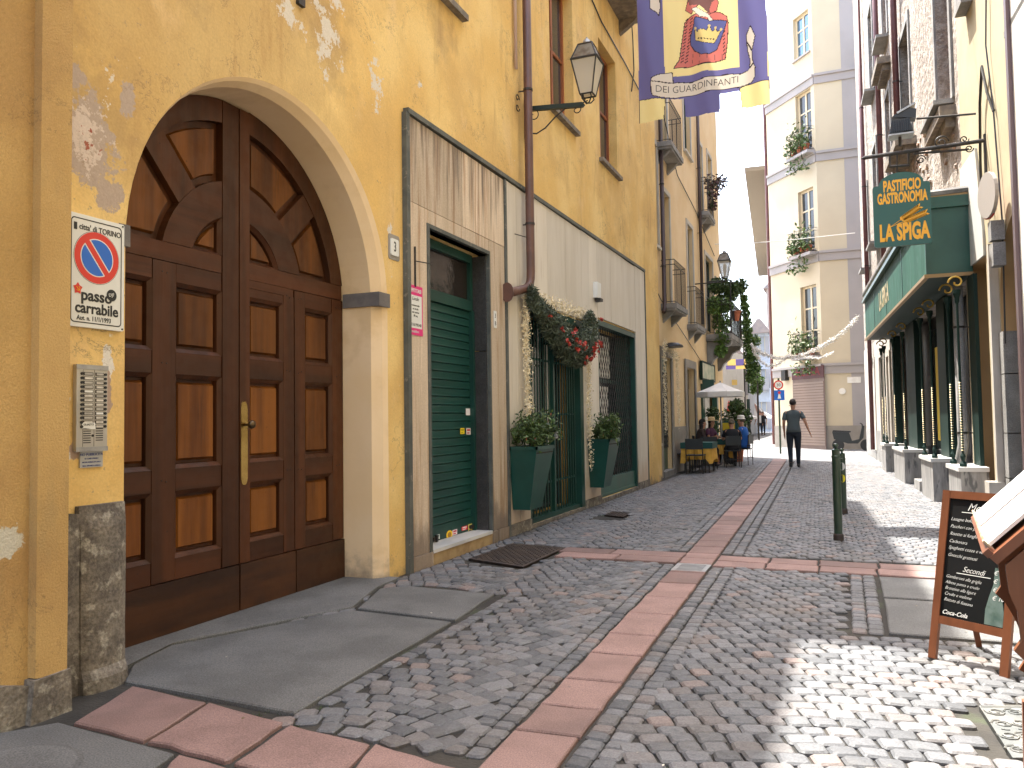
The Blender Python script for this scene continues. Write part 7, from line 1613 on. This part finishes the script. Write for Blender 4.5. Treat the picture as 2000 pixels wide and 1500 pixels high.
# ---- things in the distance
parasol(gy(1472, 820, 66)[0], 66, gy(1472, 812, 66)[1], gy(1472, 793, 66)[1] + .4, 1.15, 'striped pointed market parasol far off in the square', m_cvs, base=False, n=12, m2=MAT('brick_stripe', (.35, .2, .15), rough=.8), val=.05)
parasol(gy(1445, 820, 58)[0], 58, gy(1445, 815, 58)[1], gy(1445, 808, 58)[1] + .2, 1.3, 'low white parasol in the square beside the striped one', m_cvs, base=False)
parasol(gy(1492, 820, 70)[0], 70, gy(1492, 815, 70)[1], gy(1492, 808, 70)[1] + .2, .9, 'third pale parasol far off at the right of the square', m_cvs, base=False)
parasol(gy(1424, 820, 50)[0], 50, gy(1424, 800, 50)[1], gy(1424, 790, 50)[1] + .2, .8, 'small parasol in the square behind the potted shrub', m_nored, base=False)
YB = 40.
def flag(label, cells):
    t = thing('checkered_banner', label, 'banner', (gy(1440, 710, YB)[0], YB, gy(1440, 710, YB)[1]))
    for (x0, y0_, x1, y1_, c) in cells:
        a, z1 = gy(x0, y0_, YB); b, z0 = gy(x1, y1_, YB); mb = MB(Frame((0, YB, 0), (1, 0, 0), (0, -1, 0))); mb.box(a, b, -.01, .01, z0, z1); mb.obj('panel', m_fy if c else m_fp, t)
m_fy = MAT('banner_yellow', (.72, .50, .15), rough=.8, bump=0); m_fp = MAT('banner_purple', (.12, .09, .28), rough=.8, bump=0)
flag('small purple and yellow checkered banner hanging in the distance', [(1421, 702, 1437, 714, 1), (1437.1, 702, 1453, 714, 0), (1418, 714.1, 1437, 721, 0), (1437.1, 714.1, 1458, 720, 1), (1453.1, 702, 1458, 714, 1)])
YB = 52.
flag('tiny yellow and purple banner further down the lane', [(1420, 740, 1426, 752, 0), (1428, 742, 1440, 752, 1)])
for i, (px, py, pb) in enumerate(((1479, 733, 830), (1452, 668, 820))):
    Yl = 48 if i == 0 else 56; x, z = gy(px, py, Yl); t = thing('street_lantern', ['green post lantern with two globes in the far square', 'thin distant lantern against the houses'][i], 'street lamp', (x, Yl, 0)); mb = MB(); mb.tube([(x, Yl, 0), (x, Yl, z)], .05, 6); mb.obj('post', m_iron, t); lantern(t, WF, x, Yl, z, 1.1)
tree_ = bush('distant_tree', 'small bright green tree far down the lane', 'tree', [((gy(1479, 745, 52)[0], 52, gy(1479, 745, 52)[1]), .5), ((gy(1477, 760, 52)[0], 52, gy(1477, 760, 52)[1]), .4)], 700, .22, m_leaf2, wood=[([(gy(1479, 745, 52)[0], 52, 0), (gy(1479, 745, 52)[0], 52, 3)], .06)], base=(gy(1479, 745, 52)[0], 52, 0))
# parked scooter and bin in the shade of the crossing
sx0, sy0 = gz(1664, 873); sy0 = 33.6; sx0 = gy(1662, 873, sy0)[0]
t = thing('scooter', 'dark parked scooter in the shade by the corner building', 'scooter', (sx0, sy0, 0)); SFr = Frame((sx0, sy0, 0), (1, 0, 0), (0, 1, 0))
for a in (-.45, .55):
    mb = MB(SFr); n = 18; rr_ = [mb.pt(a + .22 * math.cos(6.283 * k / n), -.05, .22 + .22 * math.sin(6.283 * k / n)) for k in range(n)]; r2 = [mb.pt(a + .22 * math.cos(6.283 * k / n), .05, .22 + .22 * math.sin(6.283 * k / n)) for k in range(n)]; mb.face(rr_); mb.face(r2)
    for k in range(n): mb.face([rr_[k], rr_[(k + 1) % n], r2[(k + 1) % n], r2[k]])
    mb.obj('wheel', m_black, t)
mb = MB(SFr); mb.prism([(-.6, .45), (-.1, .28), (.25, .28), (.45, .5), (.5, .95), (.42, .97), (.3, .45), (.05, .38), (-.05, .7), (-.65, .72)], -.13, .13); mb.obj('body', m_chr, t)
mb = MB(SFr); mb.prism([(-.65, .721), (0, .701), (.02, .76), (-.62, .8)], -.12, .12); mb.obj('saddle', m_black, t); mb = MB(SFr); mb.tube([(.42, 0, .5), (.42, 0, 1.02), (.36, -.28, 1.05)], .02, 6); mb.tube([(.42, 0, 1.02), (.36, .28, 1.05)], .02, 6); mb.obj('handlebar', m_iron, t)
# ================================================================ PEOPLE
m_skin = MAT('skin', (.46, .24, .15), (.42, .21, .13), 6, rough=.55, bump=.02); m_tee = MAT('grey_green_tee', (.09, .115, .12), (.08, .10, .105), 5, rough=.9, bump=.3, bscale=18, bdist=.02); m_jean = MAT('dark_navy_trousers', (.012, .018, .028), rough=.85, bump=.1)
m_hair = MAT('dark_brown_hair', (.015, .010, .008), rough=.6, bump=.6, bscale=90, bdist=.01); m_hair2 = MAT('greying_hair', (.16, .13, .09), (.1, .08, .05), 12, rough=.7, bump=.5, bscale=90); m_blk = MAT('black_fabric', (.012, .013, .016), rough=.9, bump=.2, bscale=20)
m_blue = MAT('blue_shirt', (.012, .10, .38), rough=.8, bump=.2, bscale=20); m_straw = MAT('straw', (.62, .48, .28), (.5, .38, .2), 20, rough=.8, bump=.3); m_purp = MAT('purple_top', (.09, .03, .08), rough=.8, bump=.1)
def skinmesh(name, J, E, T, m, parent, sub=2, label=None):
    ks = list(J); me = bpy.data.meshes.new(name); me.from_pydata([T(*J[k][0]) for k in ks], [(ks.index(a), ks.index(b)) for a, b in E], []); o = bpy.data.objects.new(name, me); COL.objects.link(o)
    md = o.modifiers.new('s', 'SKIN'); md.use_smooth_shade = True; md.branch_smoothing = .6
    for i, k in enumerate(ks): r = J[k][1]; sv = me.skin_vertices[0].data[i]; sv.radius = r if isinstance(r, tuple) else (r, r); sv.use_root = (i == 0)
    s = o.modifiers.new('u', 'SUBSURF'); s.levels = s.render_levels = sub
    m2 = bpy.data.meshes.new_from_object(o.evaluated_get(bpy.context.evaluated_depsgraph_get())); bpy.data.objects.remove(o); base = absloc(parent)
    for v in m2.vertices: v.co -= base
    for p in m2.polygons: p.use_smooth = True
    m2.materials.clear(); m2.materials.append(m); o = bpy.data.objects.new(name, m2); COL.objects.link(o); o.parent = parent
    if label: o['label'] = label
    return o
def person(label, loc, rz, J, shirt, trousers, hair, hairstyle='short', H=1.78, sleeve='elL', hat=None, shoes=m_black, long_sleeve=False, skirt=None):
    """J: joint positions in metres, x right, y forwards; mirrored names end in L/R"""
    t = thing('person', label, 'person', loc); c, s = math.cos(rz), math.sin(rz); k = H / 1.78
    T = lambda x, y, z: (loc[0] + (x * c - y * s) * k, loc[1] + (x * s + y * c) * k, loc[2] + z * k)
    R = dict(pelvis=(.125, .10), waist=(.115, .085), chest=(.145, .10), neck=(.054, .056), head0=(.066, .078), head=(.078, .098), top=(.062, .075), sh=.058, el=.042, wr=.028, palm=(.038, .018), hip=.085, knee=.056, ank=.038, toe=.034)
    B = {}; E = []
    for n_ in ('pelvis', 'waist', 'chest', 'neck', 'head0', 'head', 'top'): B[n_] = (J[n_], R[n_])
    E += [('pelvis', 'waist'), ('waist', 'chest'), ('chest', 'neck'), ('neck', 'head0'), ('head0', 'head'), ('head', 'top')]
    for S in 'LR':
        for n_ in ('sh', 'el', 'wr', 'palm', 'hip', 'knee', 'ank', 'toe'): B[n_ + S] = (J[n_ + S], R[n_])
        E += [('chest', 'sh' + S), ('sh' + S, 'el' + S), ('el' + S, 'wr' + S), ('wr' + S, 'palm' + S), ('pelvis', 'hip' + S), ('hip' + S, 'knee' + S), ('knee' + S, 'ank' + S), ('ank' + S, 'toe' + S)]
        w_, p = Vector(J['wr' + S]), Vector(J['palm' + S]); dr = (p - w_).normalized(); sd = dr.cross(Vector((1, 0, 0))).normalized()
        for q, (off, ln) in enumerate(((-.028, .065), (-.010, .078), (.010, .072), (.027, .055))):
            a = p + sd * off + dr * .02; b = a + dr * ln * .55 + Vector((0, .004, 0)); e = b + (dr * .8 + Vector((-.25 if S == 'R' else .25, .3, 0))).normalized() * ln * .45
            B['f%d%s' % (q, S)] = (tuple(b), .0095); B['g%d%s' % (q, S)] = (tuple(e), .008); E += [('palm' + S, 'f%d%s' % (q, S)), ('f%d%s' % (q, S), 'g%d%s' % (q, S))]
        th_ = w_ + (p - w_) * .4 + sd * -.035 + dr * .02; B['t' + S] = (tuple(th_), .011); B['u' + S] = (tuple(th_ + dr * .035 + sd * -.012), .009); E += [('wr' + S, 't' + S), ('t' + S, 'u' + S)]
    skinmesh('body', B, E, T, m_skin, t)
    V = lambda n_: Vector(J[n_]); TP = lambda v: T(v[0], v[1], v[2])
    def loft(mb, rings, n=16):
        R2 = []
        for c_, rx, ry in rings: R2.append([len(mb.v) + q for q in range(n)]); mb.v += [TP((c_[0] + rx * math.cos(6.283 * q / n), c_[1] + ry * math.sin(6.283 * q / n), c_[2])) for q in range(n)]
        for i in range(len(R2) - 1):
            for q in range(n): mb.face([R2[i][q], R2[i][(q + 1) % n], R2[i + 1][(q + 1) % n], R2[i + 1][q]])
        mb.face(R2[0][::-1]); mb.face(R2[-1])
    def limb(mb, P, r, n=12):
        P = [Vector(p) for p in P]; pts, rr = [], []
        for i in range(len(P) - 1):
            p0, p1, p2, p3 = P[max(i - 1, 0)], P[i], P[i + 1], P[min(i + 2, len(P) - 1)]
            for q in range(6):
                t_ = q / 6; pts.append(.5 * ((2 * p1) + (p2 - p0) * t_ * .6 + (p2 * 2 - p1 * 2 - (p2 - p0) * .6 * .5 * 2 + 0 * p0) * 0 * t_) if False else p1.lerp(p2, t_)); rr.append(r[i] * (1 - t_) + r[i + 1] * t_)
        pts.append(P[-1]); rr.append(r[-1])
        for _ in range(3): pts = [pts[0]] + [(pts[i - 1] + pts[i] * 2 + pts[i + 1]) / 4 for i in range(1, len(pts) - 1)] + [pts[-1]]
        mb.tube([TP(p) for p in pts], [x * k for x in rr], n)
    pe, wa, ch, ne = V('pelvis'), V('waist'), V('chest'), V('neck'); shz = (V('shL') + V('shR')) / 2
    mb = MB(); rings = [(pe + (wa - pe) * -.25, .184, .142), (pe + (wa - pe) * .25, .172, .135), (wa, .148, .115), (wa.lerp(ch, .5), .165, .122), (ch, .185, .128), (shz + Vector((0, 0, -.01)), .192, .115), (shz + Vector((0, 0, .028)), .158, .095), (shz.lerp(ne, .6) + Vector((0, 0, .01)), .095, .076), (ne + (shz - ne) * .12, .066, .064)]
    loft(mb, rings, 18)
    for S in 'LR':
        a, b, c_ = V('sh' + S), V('el' + S), V('wr' + S); ins = a * .8 + shz * .2
        if long_sleeve: limb(mb, [ins, a, b, b.lerp(c_, .92)], [.05, .062, .052, .036])
        else: limb(mb, [a * .55 + shz * .45, a + Vector((0, 0, -.012)), a.lerp(b, .68)], [.04, .054, .060])
    mb.obj('shirt', shirt, t, smooth=True)
    mb = MB(); hm = (V('hipL') + V('hipR')) / 2
    if J['kneeL'][2] < .51 and J['pelvis'][2] > .8: loft(mb, [(hm + Vector((0, 0, -.10)), .15, .115), (hm, .172, .13), (pe, .165, .125), (pe + Vector((0, 0, .06)), .150, .115)], 16)
    else: loft(mb, [(hm + Vector((0, -.06, -.07)), .15, .12), (hm + Vector((0, -.05, 0)), .175, .15), (pe + Vector((0, 0, .05)), .16, .13), (pe + Vector((0, 0, .1)), .15, .12)], 16)
    for S in 'LR': limb(mb, [V('hip' + S) + Vector((0, 0, .0)), V('hip' + S).lerp(V('knee' + S), .35), V('knee' + S), V('knee' + S).lerp(V('ank' + S), .45), V('knee' + S).lerp(V('ank' + S), .96)], [.100, .094, .068, .060, .046])
    mb.obj('trousers', trousers, t, smooth=True)
    for S in 'LR':
        a, b = V('ank' + S), V('toe' + S); hl = a + (a - b).normalized() * .05; hl.z = b.z + .005
        mb = MB(); limb(mb, [hl, a.lerp(b, .35) * 1 - Vector((0, 0, .025)), b, b + (b - hl).normalized() * .03], [.034, .046, .044, .022], 10); limb(mb, [a + Vector((0, 0, .02)), a - Vector((0, 0, .04))], [.042, .046], 10); mb.obj('shoe', shoes, t, smooth=True)
    hd, tp, h0 = V('head'), V('top'), V('head0'); up = (tp - h0).normalized(); bk = Vector((0, -1, 0))
    mb = MB(); c_ = hd + up * .018 + bk * .018; rows = []
    for i in range(11):
        ph = math.pi * i / 10; row = []
        for q in range(18):
            th_ = 6.283 * q / 18; d = Vector((math.cos(th_) * math.sin(ph), math.sin(th_) * math.sin(ph), math.cos(ph))); f2 = 1.
            if d.y > .05 and d.z < .35: f2 = max(.62, 1 - (.35 - d.z) * .8)
            if d.z < -.5: f2 *= .8
            v = c_ + Vector((d.x * .086, d.y * .104, d.z * .108)) * f2 * (1 + .02 * math.sin(q * 5.1 + i * 3)); mb.v.append(TP(v)); row.append(len(mb.v) - 1)
        rows.append(row)
    for i in range(10):
        for q in range(18): mb.face([rows[i][q], rows[i][(q + 1) % 18], rows[i + 1][(q + 1) % 18], rows[i + 1][q]])
    if hairstyle == 'long': loft(mb, [(h0 + bk * .05 + up * -.26, .07, .03), (h0 + bk * .055 + up * -.12, .085, .05), (h0 + bk * .04, .085, .06), (hd + bk * .03, .08, .08)])
    if hairstyle == 'bun': loft(mb, [(hd + bk * .11 + up * -.03, .02, .02), (hd + bk * .115, .042, .04), (hd + bk * .11 + up * .04, .02, .02)], 10)
    mb.obj('hair', hair, t, smooth=True)
    f_ = Vector((0, 1, 0)); skinmesh('nose', {'a': (tuple(h0 * .45 + hd * .55 + f_ * .088), .011), 'b': (tuple(h0 * .62 + hd * .38 + f_ * .102), .014)}, [('a', 'b')], T, m_skin, t, 1)
    for S in (-1, 1):
        skinmesh('ear', {'a': (tuple(h0 * .5 + hd * .5 + Vector((S * .082, -.005, .01))), .012), 'b': (tuple(h0 * .75 + hd * .25 + Vector((S * .08, -.005, 0))), .010)}, [('a', 'b')], T, m_skin, t, 1)
        skinmesh('eye', {'a': (tuple(hd * .75 + h0 * .25 + Vector((S * .032, .083, 0))), .008), 'b': (tuple(hd * .75 + h0 * .25 + Vector((S * .036, .081, 0))), .008)}, [('a', 'b')], T, m_black, t, 1)
    skinmesh('mouth', {'a': (tuple(h0 + Vector((-.022, .072, .005))), .006), 'b': (tuple(h0 + Vector((.022, .072, .005))), .006)}, [('a', 'b')], T, m_bau, t, 1)
    return t, T
STAND = dict(pelvis=(0, 0, .95), waist=(0, 0, 1.13), chest=(0, .0, 1.34), neck=(0, .0, 1.48), head0=(0, .02, 1.555), head=(0, .02, 1.64), top=(0, .015, 1.69))
walk = dict(STAND, shL=(-.19, 0, 1.41), elL=(-.235, -.03, 1.13), wrL=(-.225, .06, .88), palmL=(-.22, .09, .80), shR=(.19, 0, 1.41), elR=(.285, -.06, 1.17), wrR=(.37, -.06, .93), palmR=(.40, -.05, .86),
            hipL=(-.09, 0, .90), kneeL=(-.095, .02, .50), ankL=(-.085, -.14, .12), toeL=(-.10, -.04, .045), hipR=(.09, 0, .90), kneeR=(.10, .06, .49), ankR=(.10, .14, .09), toeR=(.11, .28, .035))
mx, my = gz(1552, 913)
person('man in a grey tee shirt and dark trousers walking away down the street', (mx, my, 0), .06, walk, m_tee, m_jean, m_hair, H=1.86)
SIT = dict(pelvis=(0, -.05, .52), waist=(0, -.05, .70), chest=(0, -.01, .92), neck=(0, .03, 1.06), head0=(0, .05, 1.13), head=(0, .055, 1.215), top=(0, .05, 1.265),
           shL=(-.18, -.0, 1.0), elL=(-.24, .08, .76), wrL=(-.16, .30, .78), palmL=(-.13, .37, .79), shR=(.18, 0, 1.0), elR=(.24, .08, .76), wrR=(.16, .30, .78), palmR=(.13, .37, .79),
           hipL=(-.1, .0, .52), kneeL=(-.12, .40, .50), ankL=(-.12, .38, .10), toeL=(-.12, .52, .035), hipR=(.1, .0, .52), kneeR=(.12, .40, .50), ankR=(.12, .38, .10), toeR=(.12, .52, .035))
person('woman in a black dress sitting with her back to the street', (-2.88, 22.75, 0), .25, SIT, m_blk, m_blk, m_hair2, 'bun', 1.78)
person('dark haired woman in brown sitting nearest the wall', (-3.75, 23.0, 0), -1.3, SIT, MAT('brown_top', (.04, .025, .02), rough=.9), m_blk, m_hair, 'long', 1.78, long_sleeve=True)
t1, T1 = person('seated guest in a purple top wearing a straw hat', (-3.7, 24.3, 0), -1.9, SIT, m_purp, m_blk, m_hair, 'long', 1.8)
t2, T2 = person('man in a blue shirt and pale cap sitting on the street side', (-2.72, 23.9, 0), 1.35, SIT, m_blue, m_jean, m_hair2, 'short', 1.85)
def hat(T, par, brim, m, name):
    c = T(0, .045, 1.265); mb = MB(); mb.lathe([(brim, c[2] - .005), (brim, c[2] + .006), (.105, c[2] + .015), (.10, c[2] + .085), (.07, c[2] + .11)], (c[0], c[1]), 18); mb.obj(name, m, par, smooth=False)
hat(T1, t1, .2, m_straw, 'straw_hat'); hat(T2, t2, .125, m_cvs, 'cap')
for i, (px, py, lab, sm_) in enumerate(((1484, 831, 'tiny distant walker in a pale top at the end of the lane', m_cvs), (1490, 833, 'tiny distant walker in dark clothes at the end of the lane', m_blk))):
    y = 60.; x = gy(px, 815, y)[0]; person(lab, (x, y, 0), 3.0 + i * .3, walk, sm_, m_jean, m_hair, H=1.72)
person('small figure standing under the striped parasol in the square', (gy(1462, 815, 62)[0], 62, 0), 2.6, walk, m_bau, m_blk, m_hair, H=1.7)
